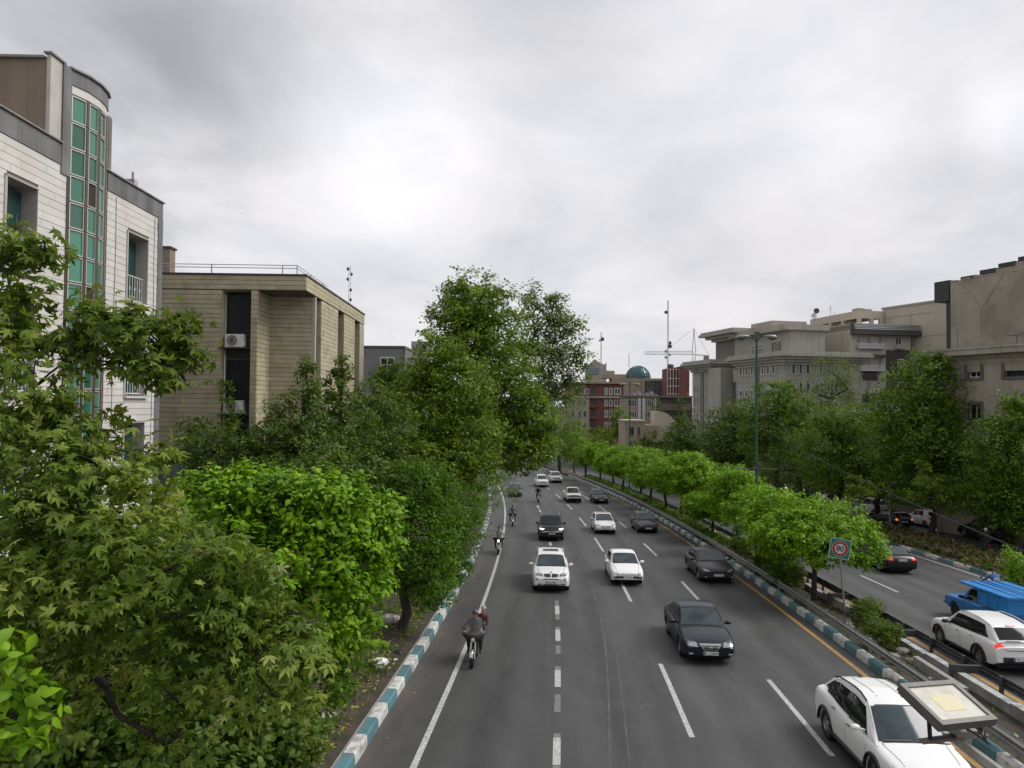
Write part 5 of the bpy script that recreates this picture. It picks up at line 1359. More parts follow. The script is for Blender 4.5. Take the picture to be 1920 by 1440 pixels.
hb_ = [(rp(11.8, Y, .45).x - rp(11.8, 80).x, Y - 80, gz(Y) + .5 - rp(11.8, 80).z, .75, 1.6, .5) for Y in range(50, 118, 2)]
o0 = rp(11.8, 80); tree('hedge', 'low dark hedge under the median trees in the distance', 'hedge', [(q[0] + o0.x, q[1] + o0.y, q[2] + o0.z, *q[3:]) for q in hb_], o0, .16, .8, 'oval_lo', L_mid, None, 0, 71, 0, .4, .6)

# ---- trees along the side street on the right
RT = [('broadleaf_tree', [pb(1640, 800, 40, 44, 70), pb(1650, 850, 46, 56, 70), pb(1625, 880, 46, 50, 70), pb(1660, 900, 46, 40, 69)], 1645, 70, L_dark, .27, 'oval_lo', 1.3, 'dark green tree between the round tree and the big green tree'),
      ('broadleaf_tree', [pb(1835, 800, 34, 40, 64), pb(1840, 850, 40, 50, 64), pb(1820, 760, 24, 34, 64), pb(1850, 900, 40, 46, 63)], 1838, 64, L_mid, .26, 'oval_lo', 1.3, 'green tree standing behind the dark tree near the right edge'),
      ('broadleaf_tree', [pb(1740, 720, 62, 60, 60), pb(1690, 770, 62, 70, 60), pb(1790, 770, 62, 66, 61), pb(1740, 820, 100, 76, 60), pb(1680, 850, 50, 60, 59), pb(1800, 850, 56, 60, 60), pb(1745, 680, 40, 30, 60), pb(1760, 900, 80, 50, 60)], 1745, 60, L_mid, .26, 'oval_lo', 1.2, 'big green tree in front of the beige building corner'),
      ('broadleaf_tree', [pb(1900, 790, 46, 56, 50), pb(1880, 850, 64, 70, 50), pb(1930, 850, 60, 90, 50), pb(1890, 920, 70, 66, 50), pb(1930, 960, 60, 60, 50)], 1905, 50, L_mid, .22, 'oval_lo', 1.25, 'green tree at the right edge below the beige building window'),
      ('broadleaf_tree', [pb(1830, 900, 46, 50, 55), pb(1860, 940, 46, 50, 54), pb(1820, 860, 30, 40, 56)], 1845, 55, L_dark, .22, 'oval_lo', 1.1, 'dark tree between the big green tree and the right edge'),
      ('broadleaf_tree', [pb(1570, 790, 48, 44, 66), pb(1550, 840, 62, 56, 66), pb(1610, 840, 50, 56, 66), pb(1580, 880, 72, 44, 66)], 1580, 66, L_mid, .25, 'oval_lo', 1.2, 'round green tree in front of the balconies of the apartment house'),
      ('poplar_tree', [pb(1560, 700, 44, 38, 88), pb(1535, 740, 32, 50, 88), pb(1590, 730, 30, 46, 88), pb(1555, 770, 46, 44, 88)], 1560, 88, L_silver, .40, 'narrow', .9, 'sparse tall poplar tree in front of the limestone building'),
      ('broadleaf_tree', [pb(1460, 740, 40, 32, 80), pb(1440, 780, 52, 52, 80), pb(1490, 770, 44, 46, 80), pb(1470, 830, 66, 56, 80), pb(1425, 820, 40, 46, 80)], 1460, 80, L_mid, .3, 'oval_lo', 1.2, 'light green tree right of the green street lamp post'),
      ('dark_elm_tree', [pb(1500, 840, 46, 60, 75), pb(1520, 880, 50, 44, 74), pb(1470, 880, 50, 40, 75)], 1500, 75, L_dark, .3, 'narrow', 1.2, 'dark tree below the sparse poplar on the side street'),
      ('dark_elm_tree', [pb(1385, 790, 44, 44, 90), pb(1350, 820, 52, 52, 90), pb(1395, 840, 44, 54, 90), pb(1360, 860, 52, 40, 90)], 1370, 90, L_dark, .36, 'oval_lo', 1.2, 'dark green tree left of the green street lamp post'),
      ('dark_elm_tree', [pb(1295, 820, 44, 44, 104), pb(1270, 840, 44, 40, 104), pb(1320, 850, 44, 36, 102)], 1295, 104, L_dark, .4, 'oval_lo', 1.2, 'dark green tree in front of the left end of the limestone building'),
      ('dark_elm_tree', [pb(1230, 830, 34, 30, 118), pb(1255, 850, 36, 26, 116), pb(1200, 845, 34, 26, 120)], 1232, 118, L_dark, .42, 'oval_lo', 1.2, 'dark green tree at the far end of the row by the low house'),
      ('broadleaf_tree', [pb(1165, 785, 22, 24, 150), pb(1155, 805, 22, 18, 150)], 1163, 150, L_mid, .5, 'oval_lo', 1.2, 'rounded green tree standing before the brick house'),
      ('broadleaf_tree', [pb(1110, 825, 40, 22, 158), pb(1075, 815, 30, 30, 160), pb(1135, 822, 26, 20, 156), pb(1090, 835, 50, 20, 152)], 1105, 158, L_mid, .55, 'oval_lo', 1.2, 'mass of green trees closing the avenue below the brick house'),
      ('dark_elm_tree', [pb(1060, 820, 34, 50, 130), pb(1030, 840, 40, 50, 128)], 1050, 130, L_dark, .5, 'narrow', 1.1, 'dark tree at the bend of the road where it disappears'),
      ('conifer_tree', [pb(1232, 765, 9, 26, 160, 1.2), pb(1230, 785, 12, 14, 160, 1.5)], 1232, 160, L_dark, .5, 'narrow', 1.5, 'narrow dark conifer by the barrel roofed house'),
      ('conifer_tree', [pb(1277, 765, 10, 22, 165, 1.3), pb(1277, 785, 14, 16, 165, 1.8)], 1277, 165, L_dark, .5, 'narrow', 1.5, 'dark conifer left of the limestone building')]
for k, (nm, lst, px_, Y, mm, lf, tp, cv, lab) in enumerate(RT):
    p = at(px_, 800, Y); tree(nm, lab, 'tree', lst, (p.x, Y, gz(Y)), lf, cv, tp, mm, M_bark_d, .2 + Y * .001, 80 + k, 3, .34, .65, group='trees along the side street')
# understorey that closes the view under them
for k, (x0, x1, yy, hh, Y, lab) in enumerate(((1250, 1440, 880, 34, 96, 'dark hedge under the trees in front of the limestone building'), (1430, 1640, 900, 30, 84, 'dark hedge on the far side of the side street'))):
    lst = [pb(x0 + (x1 - x0) * i / 7, yy + 6 * (i % 3), 26, hh, Y + 2 * (i % 2)) for i in range(8)]
    tree('hedge', lab, 'hedge', lst, (lst[4][0], Y, gz(Y)), .36, 1.0, 'oval_lo', L_dark, None, 0, 110 + k, 0, .4, .7)
for k, (lst, px_, Y, mm, lab) in enumerate((([pb(1612, 912, 24, 24, 56), pb(1640, 920, 22, 20, 56), pb(1605, 935, 18, 12, 56)], 1622, 56, L_yel, 'young tree left of the small lamp post'),
                                            ([pb(1740, 905, 30, 28, 52), pb(1775, 925, 34, 30, 52), pb(1725, 935, 22, 20, 52), pb(1790, 950, 22, 16, 52), pb(1735, 880, 16, 20, 52)], 1758, 52, L_tall, 'young plane tree on a thin trunk behind the parked motorcycle'),
                                            ([pb(1690, 930, 22, 18, 57), pb(1680, 950, 14, 12, 57)], 1690, 57, L_mid, 'small sapling between the small lamp post and the white hatchback'))):
    p = at(px_, 800, Y); tree('sapling', lab, 'tree', lst, (p.x, Y, gz(Y) + .15), .22, .75, 'star_lo', mm, M_bark, .07, 120 + k, 4, .4, .8, group='young trees on the planting strip')
tree('shrub', 'bright green shrub at the right edge by the blue shirted rider', 'shrub', [pb(1905, 1050, 24, 26, 37), pb(1925, 1075, 30, 30, 37), pb(1895, 1075, 16, 16, 37)], (at(1910, 900, 37).x, 37, gz(37) + .15), .16, 1.2, 'oval_lo', L_mulb, M_bark_d, .06, 130, 2, .36, .6)

# ---- low growth and fallen leaves
rs = np.random.default_rng(5)
def scatter(name, n, fu, fY, h, size, m, tpl='oval_lo', flat=True, kind='stuff', up=1.0, label=None, cat=None):
    u, Y = fu(n), fY(n)
    hh = h(u) if callable(h) else h
    p = np.array([[uu + cx(y), y, gz(y) + (h_ if not np.isscalar(h_) else h_)] for uu, y, h_ in zip(u, Y, np.broadcast_to(hh, (n,)))])
    nor = rs.normal(size=(n, 3)) * (.25 if flat else .7) + np.array([0, 0, up])
    o = obj(name, leaves_mesh(name, p, nor, rs.uniform(.6, 1.4, n) * size, tpl, m, rs)); o['kind'] = kind; return o
M_fall = leaf_mat('fallen_leaf', (.12, .10, .02), (.26, .22, .04), (.38, .34, .10), .05)
M_fall_b = leaf_mat('dead_leaf', (.05, .035, .02), (.09, .065, .035), (.14, .10, .05), .05)
vh = lambda u: .165 + (np.clip(-5.07 - u, 0, 9) * .1353) + .012
scatter('fallen_leaves', 1500, lambda n: -5.45 - np.abs(rs.normal(size=n)) * .9, lambda n: 9 + rs.random(n) ** 1.5 * 30, vh, .11, M_fall)
scatter('dead_leaves', 3500, lambda n: -5.4 - rs.random(n) * 4, lambda n: 9 + rs.random(n) * 40, vh, .10, M_fall_b)
scatter('fallen_leaves', 46, lambda n: -4.75 + np.abs(rs.normal(size=n)) * .55, lambda n: 11 + rs.random(n) * 40, .014, .10, M_fall)
scatter('fallen_leaves', 26, lambda n: 10.45 - np.abs(rs.normal(size=n)) * .4, lambda n: 14 + rs.random(n) * 30, .014, .09, M_fall)
scatter('dead_leaves', 900, lambda n: 10.95 + rs.random(n) * 1.6, lambda n: 12 + rs.random(n) * 40, .18, .07, M_fall_b)
def tufts(name, n, fu, fY, h, hgt, m, per=14):
    u, Y = fu(n), fY(n); hv = np.broadcast_to(h(u) if callable(h) else h, (n,))
    c = np.array([[a + cx(y), y, gz(y) + b] for a, y, b in zip(u, Y, hv)]); ci = np.repeat(np.arange(n), per)
    p = c[ci] + rs.normal(size=(len(ci), 3)) * np.array([.13, .13, 0]) * (hgt / .3) + np.array([0, 0, 1]) * rs.random(len(ci))[:, None] * hgt * .8
    nor = rs.normal(size=p.shape) + np.array([0, 0, .5])
    o = obj(name, leaves_mesh(name, p, nor, rs.uniform(.5, 1.3, len(p)) * hgt * .5, 'oval_lo', m, rs)); o['kind'] = 'stuff'
tufts('weeds', 420, lambda n: -5.6 - rs.random(n) ** 1.3 * 3.5, lambda n: 9 + rs.random(n) * 40, vh, .28, L_mid)
tufts('weeds', 120, lambda n: 11 + rs.random(n) * 1.5, lambda n: 13 + rs.random(n) * 60, .16, .25, L_mid)
tufts('dry_weeds', 620, lambda n: 24.9 + rs.random(n) * 3.5, lambda n: 30 + rs.random(n) * 45, .17, .6, L_dry, 16)
tufts('weeds', 330, lambda n: 24.9 + rs.random(n) * 3.3, lambda n: 30 + rs.random(n) * 40, .17, .5, L_mid, 14)
print('leaf triangles', ntri[0])
# ================================================================== vehicles
def paint(name, col, rough=.28, metal=0.0, coat=.0): return mat(name, col, rough, metal, coat=coat, spec=.38 if max(col) < .1 else .5)
P_white = paint('paint_white', (.74, .74, .73)); P_white2 = paint('paint_pearl_white', (.70, .70, .68)); P_black = paint('paint_black', (.010, .010, .013))
P_dgrey = paint('paint_dark_grey', (.045, .043, .044), .3, .4); P_grey = paint('paint_grey', (.075, .075, .078), .3, .4); P_navy = paint('paint_navy_black', (.013, .015, .024))
P_silver = paint('paint_silver', (.52, .52, .53), .3, .5); P_blue = paint('paint_blue', (.012, .15, .43), .4, 0, .4); P_blue2 = mat('blue_sheet', (.014, .19, .50), .45, var=.1, vs=3, dirt=(.02, .09, .22), dirt_amt=.4, dirt_s=2)
P_red = paint('paint_red', (.30, .045, .035)); P_off = paint('paint_dusty_white', (.58, .57, .53), .4, 0, .3); P_dblue = paint('paint_dark_blue', (.018, .022, .035))
V_glass = mat('car_glass', (.026, .040, .046), .06, 0, spec=.5, var=.6, vs=1.6); V_glass_d = mat('tinted_glass', (.008, .009, .010), .06, 0, spec=.4)  # colour noise in car_glass stands in for uneven reflections
V_tyre = mat('tyre', (.014, .014, .014), .85, bump=.2, bs=60); V_rim = mat('alloy_rim', (.33, .33, .34), .3, .8); V_dark = mat('black_plastic', (.014, .014, .015), .55); V_gap = mat('panel_gap', (.02, .02, .02), .8)
V_lens = mat('headlight_lens', (.30, .31, .31), .12, .3, spec=.6, var=.35, vs=14); V_lensd = mat('dark_headlight_lens', (.10, .105, .11), .08, .3, spec=.9)
V_lit = mat('lit_headlight', (.9, .9, .9), .2, emit=(1, .98, .95), es=3.0); V_red = mat('tail_lens', (.30, .008, .006), .15, spec=.8); V_redl = mat('lit_tail_lens', (.5, .02, .01), .2, emit=(1, .05, .025), es=.3)
V_amber = mat('lit_amber_lens', (.5, .15, .03), .2, emit=(1, .28, .06), es=.4); V_plate = mat('number_plate', (.62, .62, .60), .5); V_plate_y = mat('number_plate_yellow', (.55, .42, .06), .5); V_text = mat('plate_text', (.02, .02, .025), .6); V_flag = mat('plate_blue', (.02, .06, .25), .5)
V_cream = mat('fog_lens', (.5, .5, .48), .1, .2)
V_under = mat('underbody', (.012, .012, .012), .9)

def interp(pts, x):
    if x <= pts[0][0]: return pts[0][1]
    for (a, b), (c, d) in zip(pts, pts[1:]):
        if x <= c:
            t = (x - a) / (c - a); return b + (d - b) * t
    return pts[-1][1]
def sinterp(pts, x, w=.09): return sum(interp(pts, x + k * w) for k in (-1, 0, 0, 1)) / 4

def patch(bvh, quad, view, nu=6, nv=3, off=.006):
    """sheet lying on the body: a quad in 3D space dropped onto the surface along the view direction"""
    view = Vector(view).normalized(); q = [Vector(p) for p in quad]; vs, fs = [], []
    for j in range(nv + 1):
        for i in range(nu + 1):
            s, t = i / nu, j / nv
            p = (q[0] * (1 - s) + q[1] * s) * (1 - t) + (q[3] * (1 - s) + q[2] * s) * t
            h = bvh.ray_cast(p - view * 3, view)
            if h[0] is None:
                h = bvh.find_nearest(p); c = h[0] + h[1] * off if h[0] is not None else p
                vs.append(c)
            else: vs.append(h[0] - view * off)
    for j in range(nv):
        for i in range(nu): a = j * (nu + 1) + i; fs.append((a, a + 1, a + nu + 2, a + nu + 1))
    return vs, fs
_wh = {}
def wheel_mesh(r, kind):
    k = (round(r, 2), kind)
    if k in _wh: return _wh[k]
    w = .105
    t = MB().lathe([(r * .62, -w * .8), (r * .66, -w), (r * .93, -w), (r * .99, -w * .72), (r, -w * .3), (r, w * .3), (r * .99, w * .72), (r * .93, w), (r * .66, w), (r * .62, w * .8), (r * .62, -w * .8)], 28, 'y').mesh('wheel', V_tyre, 40)
    b = MB(); b.lathe([(r * .62, w * .75), (r * .57, w * .82), (r * .54, w * .55), (r * .54, -w * .5)], 26, 'y', mi=0)
    b.lathe([(0, w * .15), (r * .55, w * .15)], 26, 'y', mi=1)
    n = 5 if kind == 'five' else 10 if kind == 'ten' else 0
    for i in range(n):
        a = 2 * math.pi * i / n; wd = .16 if n == 5 else .075
        ca, sa = math.cos(a), math.sin(a)
        def P(rr, tt, yy): return (rr * ca - tt * sa, yy, rr * sa + tt * ca)
        b.add([P(r * .08, -r * wd, w * .72), P(r * .08, r * wd, w * .72), P(r * .56, r * wd * .7, w * .8), P(r * .56, -r * wd * .7, w * .8)], [(0, 1, 2, 3)])
    b.lathe([(0, w * .8), (r * .13, w * .78), (r * .15, w * .6)], 14, 'y')
    if not n: b.lathe([(r * .15, w * .6), (r * .35, w * .72), (r * .5, w * .6), (r * .55, w * .7)], 20, 'y')
    rm = b.mesh('rim', [V_rim if kind != 'cap' else V_dark, V_under], 40)
    _wh[k] = (t, rm); return _wh[k]

def car(label, cat, s, body_mat, u, Y, away=False, name='car', yaw=0.0, X=None, group=None, plates=True, h=0.0):
    """s: dict of measures. x forward, y to the driver's left, z up"""
    L, Wd, wb, rw = s['L'], s['W'], s['wb'], s['r']; ax = s.get('ax', 0.0)
    deck, roof = s['deck'], s['roof']; gl = s.get('sill', .24)
    hx = L / 2
    taper_f, taper_r = s.get('tf', .17), s.get('tr', .10)
    def wid(x):
        w = Wd / 2
        if x > hx - .75: w *= 1 - taper_f * ((x - hx + .75) / .75) ** 2.4
        if x < -hx + .6: w *= 1 - taper_r * ((-hx + .6 - x) / .6) ** 2.4
        return w
    xa = [ax + wb / 2, ax - wb / 2]; ra = rw + .055
    def zlow(x):
        z = gl
        if x > hx - .35: z += .10 * ((x - hx + .35) / .35) ** 2
        if x < -hx + .35: z += .14 * ((-hx + .35 - x) / .35) ** 2
        return z
    def zarch(x):
        z = zlow(x)
        for c in xa:
            d = abs(x - c)
            if d < ra: z = max(z, rw + math.sqrt(ra * ra - d * d) - .01)
        return z
    xs = sorted(set([round(-hx + L * i / 52, 3) for i in range(53)] + [round(c + ra * k, 3) for c in xa for k in (-1.0, -.985, -.93, -.8, -.6, -.3, 0, .3, .6, .8, .93, .985, 1.0)] + [round(hx - d, 3) for d in (.02, .06)] + [round(-hx + d, 3) for d in (.02, .06)]))
    xs = [x for x in xs if -hx <= x <= hx]
    cr = s.get('crown', .03); belt = s.get('belt', .9)
    b = MB(); rows = []
    for x in xs:
        w, z0, z1, zd = wid(x), zlow(x), zarch(x), sinterp(deck, x); hgt = zd - z0
        fx = [(.90, z1), (.965, z1 + .012), (1.0, z0 + .30 * hgt), (1.0, z0 + .60 * hgt), (.985, z0 + .80 * hgt), (.955, z0 + .90 * hgt), (.90, z0 + .965 * hgt), (.80, zd), (.42, zd + cr * .8), (0, zd + cr)]
        pts = []; zp = -1
        for k, (f, z) in enumerate(fx):
            z = max(z, zp + .004) if k < 7 else z; zp = z; pts.append((w * f, z))
        rows.append([(x, y, z) for y, z in pts] + [(x, -y, z) for y, z in reversed(pts[:-1])])
    n = len(rows[0]); vs = [p for r_ in rows for p in r_]; fs = []
    for i in range(len(rows) - 1):
        for j in range(n - 1): a = i * n + j; fs.append((a, a + 1, a + n + 1, a + n))
    fs.append(tuple(range(n))); fs.append(tuple((len(rows) - 1) * n + j for j in reversed(range(n))))
    b.add(vs, fs)
    # greenhouse
    if roof:
        tb = s.get('tumble', .26); rx = [p[0] for p in roof]
        gx_ = sorted(set([round(rx[0] + (rx[-1] - rx[0]) * i / 26, 3) for i in range(27)] + [round(p[0], 3) for p in roof]))
        rows = []
        for x in gx_:
            zt_ = interp(roof, x) if x in (round(rx[0], 3), round(rx[-1], 3)) else sinterp(roof, x, .05); zb_ = sinterp(deck, x) - .03; hh = max(zt_ - zb_, .01)
            yb_ = wid(x) * s.get('ghw', .905) * (1 - s.get('gt', .0) * min(1, max(0, (-.3 - x) / 1.6)) ** 2); yt = yb_ - tb * hh
            pts = [(yb_, zb_), (yb_ - tb * hh * .5 + .012, zb_ + hh * .5), (yt + .015, zt_ - min(.07, hh * .3)), (yt - .05, zt_ - .005), (yt * .55, zt_ + .018), (0, zt_ + .026)]
            rows.append([(x, y, z) for y, z in pts] + [(x, -y, z) for y, z in reversed(pts[:-1])])
        n = len(rows[0]); k0 = len(b.v); b.v += [p for r_ in rows for p in r_]; fs = []
        for i in range(len(rows) - 1):
            for j in range(n - 1): a = k0 + i * n + j; fs.append((a, a + 1, a + n + 1, a + n))
        b.f += fs; b.m += [0] * len(fs)
    me = b.mesh('body', body_mat, 32)
    bvh = BVHTree.FromPolygons([Vector(v) for v in b.v], b.f)
    root = thing(name, label, cat, (0, 0, 0), 0, group)
    obj('body', me, root)
    # dark box added as underbody, blocks light through the open arches
    MB().box(-hx + .25, hx - .3, -Wd / 2 * .74, Wd / 2 * .74, .17, min(.8, interp(deck, hx - .6) - .12)).build('underbody', V_under, root)
    # glass
    def put(nm, m, quads, view, nu=6, nv=3, off=.006):
        g = MB()
        for q in quads:
            v_, f_ = patch(bvh, q, view, nu, nv, off); g.add(v_, f_)
        o = g.build(nm, m, root); 
        for p_ in o.data.polygons: p_.use_smooth = True
        return o
    zr_ = max(p[1] for p in roof) if roof else 0
    gl_ = s.get('glass', V_glass)
    if roof:
        (x0, z0_), (x1, z1_) = roof[-1], roof[s.get('wi', -2)]
        def ghy(x, z): zb_ = sinterp(deck, x) - .03; return wid(x) * s.get('ghw', .905) * (1 - s.get('gt', .0) * min(1, max(0, (-.3 - x) / 1.6)) ** 2) - tb * (z - zb_)
        e = .05; xa0, xa1 = x0 - (x0 - x1) * .10, x1 + (x0 - x1) * .10; za0, za1 = z0_ + (z1_ - z0_) * .10, z1_ - (z1_ - z0_) * .10
        ya0, ya1 = ghy(xa0, za0) - e - .01, ghy(xa1, za1) - e - .02
        put('windscreen', gl_, [[(xa0, -ya0, za0), (xa0, ya0, za0), (xa1, ya1, za1), (xa1, -ya1, za1)]], (-(z1_ - z0_), 0, -(x0 - x1)), 8, 5)
        put('windscreen_seal', V_dark, [[(xa0 + .03, -ya0 - .05, za0 - .03), (xa0 + .03, ya0 + .05, za0 - .03), (xa1 - .03, ya1 + .035, za1 + .025), (xa1 - .03, -ya1 - .035, za1 + .025)]], (-(z1_ - z0_), 0, -(x0 - x1)), 8, 5, .003)
        # wipers
        put('wiper', V_dark, [[(xa0 + .01, -ya0 * .9, za0 - .005), (xa0 + .01, -.02, za0 - .005), (xa0 - .03, -.02, za0 + .025), (xa0 - .03, -ya0 * .9, za0 + .02)], [(xa0 + .01, .06, za0 - .005), (xa0 + .01, ya0 * .9, za0 - .005), (xa0 - .03, ya0 * .9, za0 + .02), (xa0 - .03, .06, za0 + .02)]], (-(z1_ - z0_), 0, -(x0 - x1)), 4, 1, .016)
        if s.get('rear_glass', True):
            (x0, z0_), (x1, z1_) = roof[0], roof[1]
            xa0, xa1 = x0 + (x1 - x0) * .12, x1 - (x1 - x0) * .12; za0, za1 = z0_ + (z1_ - z0_) * .14, z1_ - (z1_ - z0_) * .12
            ya0, ya1 = ghy(xa0, za0) - .07, ghy(xa1, za1) - .07
            put('rear_window', s.get('rglass', V_glass_d), [[(xa0, ya0, za0), (xa0, -ya0, za0), (xa1, -ya1, za1), (xa1, ya1, za1)]], ((z1_ - z0_), 0, -(x1 - x0)), 7, 4)
        for sd_ in (1, -1):
            if s.get('pillars', True):
                bf, tf_ = s['side'][0][:2]; bb, tb_ = s['side'][-1][2:]; zb_, zt_ = sinterp(deck, 0) + .03, zr_ - .09
                put('window_surround', V_dark, [[(bf + .03, sd_ * Wd, sinterp(deck, bf) + .02), (bb - .03, sd_ * Wd, sinterp(deck, bb) + .02), (tb_ - .03, sd_ * Wd, min(zt_, interp(roof, tb_) - .07)), (tf_, sd_ * Wd, min(zt_, interp(roof, tf_) - .07))]], (0, -sd_, 0), 14, 4, .0035)
            for (bf, tf_, bb, tb_) in s['side']:
                zb_, zt_ = sinterp(deck, (bf + bb) / 2) + .035, zr_ - .10
                def zz(x, z): return min(z, interp(roof, x) - .075)
                put('side_window', V_glass_d, [[(bf, sd_ * Wd, zb_), (bb, sd_ * Wd, zb_), (tb_, sd_ * Wd, zz(tb_, zt_)), (tf_, sd_ * Wd, zz(tf_, zt_))]], (0, -sd_, 0), 6, 3, .005)
    # panel gaps and handles
    for sd_ in (1, -1):
        qs = []
        for x in s.get('gaps', ()):
            zt_ = sinterp(deck, x) - .04; qs.append([(x - .006, sd_ * Wd, gl + .07), (x + .006, sd_ * Wd, gl + .07), (x + .006, sd_ * Wd, zt_), (x - .006, sd_ * Wd, zt_)])
        if qs: put('panel_gap', V_gap, qs, (0, -sd_, 0), 1, 6, .003)
        for x in s.get('handles', ()):
            z = sinterp(deck, x) - .11
            put('door_handle', s.get('hm', body_mat), [[(x - .09, sd_ * Wd, z - .018), (x + .09, sd_ * Wd, z - .018), (x + .09, sd_ * Wd, z + .018), (x - .09, sd_ * Wd, z + .018)]], (0, -sd_, 0), 2, 1, .028)
    if s.get('hood'):
        for sd_ in (1, -1):
            (xa_, ya_), (xb_, yb_) = s['hood']
            put('bonnet_gap', V_gap, [[(xa_, sd_ * ya_, 1), (xb_, sd_ * yb_, 1), (xb_, sd_ * (yb_ + .014), 1), (xa_, sd_ * (ya_ + .014), 1)]], (0, 0, -1), 8, 1, .003)
    # front and rear graphics in (y, z)
    for ki, (nm, m, quad, mirror) in enumerate(s.get('front', ())):
        for sd_ in ((1, -1) if mirror else (1,)):
            put(nm, m, [[(hx, sd_ * y, z) for y, z in quad]], (-1, 0, 0), 6, 3, .008 + .003 * ki)
    for ki, (nm, m, quad, mirror) in enumerate(s.get('rear', ())):
        for sd_ in ((1, -1) if mirror else (1,)):
            put(nm, m, [[(-hx, sd_ * y, z) for y, z in quad]], (1, 0, 0), 6, 3, .008 + .003 * ki)
    for (nm, m, quad) in s.get('top', ()):
        put(nm, m, [[(x, y, 2) for x, y in quad]], (0, 0, -1), 5, 5, .008)
    # mirrors
    if s.get('mirror') is not None:
        mxx, mz = s['mirror']
        for sd_ in (1, -1):
            yy = wid(mxx) * .93
            m_ = MB(); m_.ball((mxx, sd_ * (yy + .16), mz), (.075, .12, .075), 10, 7).tube([(mxx + .01, sd_ * (yy - .06), mz - .06), (mxx, sd_ * (yy + .1), mz - .02)], .03, 6)
            m_.build('side_mirror', s.get('mirror_mat', body_mat), root, smooth=60)
    # trims
    if s.get('clad'):
        for sd_ in (1, -1):
            c = MB()
            for cxx in xa:
                pts = [Vector((cxx + (ra + .02) * math.cos(a), sd_ * (wid(cxx + (ra + .02) * math.cos(a)) + .004), rw + (ra + .02) * math.sin(a))) for a in [math.pi * k / 12 for k in range(13)]]
                c.tube(pts, .04, 6)
            c.tube([(xa[1] + ra, sd_ * (Wd / 2 - .012), gl + .04), (xa[0] - ra, sd_ * (Wd / 2 - .012), gl + .04)], .05, 6)
            c.build('wheel_arch_trim', V_dark, root, smooth=60)
    if s.get('rails'):
        x0, x1 = s['rails']
        for sd_ in (1, -1):
            yy = wid(0) * s.get('ghw', .905) - tb * (zr_ - belt) - .02
            pts = [(x0 + (x1 - x0) * k / 6, sd_ * yy, interp(roof, x0 + (x1 - x0) * k / 6) + (.015 if k in (0, 6) else .045)) for k in range(7)]
            MB().tube(pts, .022, 6).build('roof_rail', s.get('rail_mat', V_dark), root)
    if s.get('fin'):
        x = s['fin']; z = interp(roof, x) + .02
        MB().prism([(x - .12, z), (x + .1, z), (x - .09, z + .075)], -.018, .018).build('fin_aerial', V_dark, root)
    # wheels
    t_, rm = wheel_mesh(rw, s.get('rim', 'five'))
    for cxx in xa:
        for sd_ in (1, -1):
            o = obj('wheel', t_, root, loc=(cxx, sd_ * (Wd / 2 - .125), rw), rotz=0 if sd_ > 0 else math.pi)
            obj('rim', rm, o)
    # plates
    for key, sg in (('plate_f', 1), ('plate_r', -1)):
        if not s.get(key): continue
        z, txt, pm = s[key]
        h_ = bvh.ray_cast(Vector((sg * 4, 0, z)), Vector((-sg, 0, 0)))
        xx = h_[0].x + sg * .022 if h_[0] is not None else sg * hx
        b_ = MB().box(xx - .008, xx + .008, -.26, .26, z - .057, z + .057); o = b_.build('number_plate', pm, root)
        bb_ = MB().box(xx + sg * .0085 - .002, xx + sg * .0085 + .002, sg * -.257, sg * -.215, z - .052, z + .052); bb_.build('plate_band', V_flag, o)
        tm = text_mesh(txt, .108, 'plate_text', V_text, .0015, .002)
        q = obj('plate_text', tm, o)
        xax = Vector((0, sg, 0)); q.matrix_local = Matrix.Translation((xx + sg * .0105, sg * .02, z - .005)) @ Matrix((xax, Vector((0, 0, 1)), Vector((sg, 0, 0)))).transposed().to_4x4()
    # into place
    p = rp(u, Y, h) if X is None else Vector((X, Y, gz(Y) + h)); dY = 1.0 if away else -1.0
    t = rp(0, Y + dY) - rp(0, Y)
    if yaw: t = Matrix.Rotation(yaw, 3, 'Z') @ t
    orient(root, p, t)
    return root
def Q(y0, z0, y1, z1): return [(y0, z0), (y1, z0), (y1, z1), (y0, z1)]

# ---- shapes
sedan = dict(L=4.78, W=1.83, wb=2.73, r=.325, deck=[(-2.39, .70), (-2.36, .93), (-2.25, .99), (-1.72, 1.01), (-1.0, .955), (.9, .935), (1.2, .93), (1.75, .845), (2.15, .755), (2.30, .68), (2.39, .56)],
             roof=[(-1.85, 1.0), (-1.05, 1.40), (-.3, 1.475), (.2, 1.43), (1.12, .935)], side=[(.62, .12, -.30, -.30), (-.325, -.325, -1.2, -.98)],
             gaps=(.95, -.32, -1.15), handles=(-.12, -.98), hood=((1.1, .68), (2.2, .52)), mirror=(.62, 1.0), crown=.035,
             plate_r=(.78, '۵۴ ن ۶۱۲', V_plate), belt=.94)
def S_(base, **k): d = dict(base); d.update(k); return d
sonata = S_(sedan, rim='ten', mirror_mat=P_navy, hm=V_chrome if 'V_chrome' in globals() else M_chrome, front=[
    ('headlight', V_lens, [(.42, .60), (.80, .63), (.84, .79), (.46, .72)], True),
    ('grille_frame', M_chrome, [(-.20, .475), (.20, .475), (.37, .70), (-.37, .70)], False), ],
    front2=1, plate_f=(.40, '۴۴ ل ۱۹۸۷۲', V_plate))
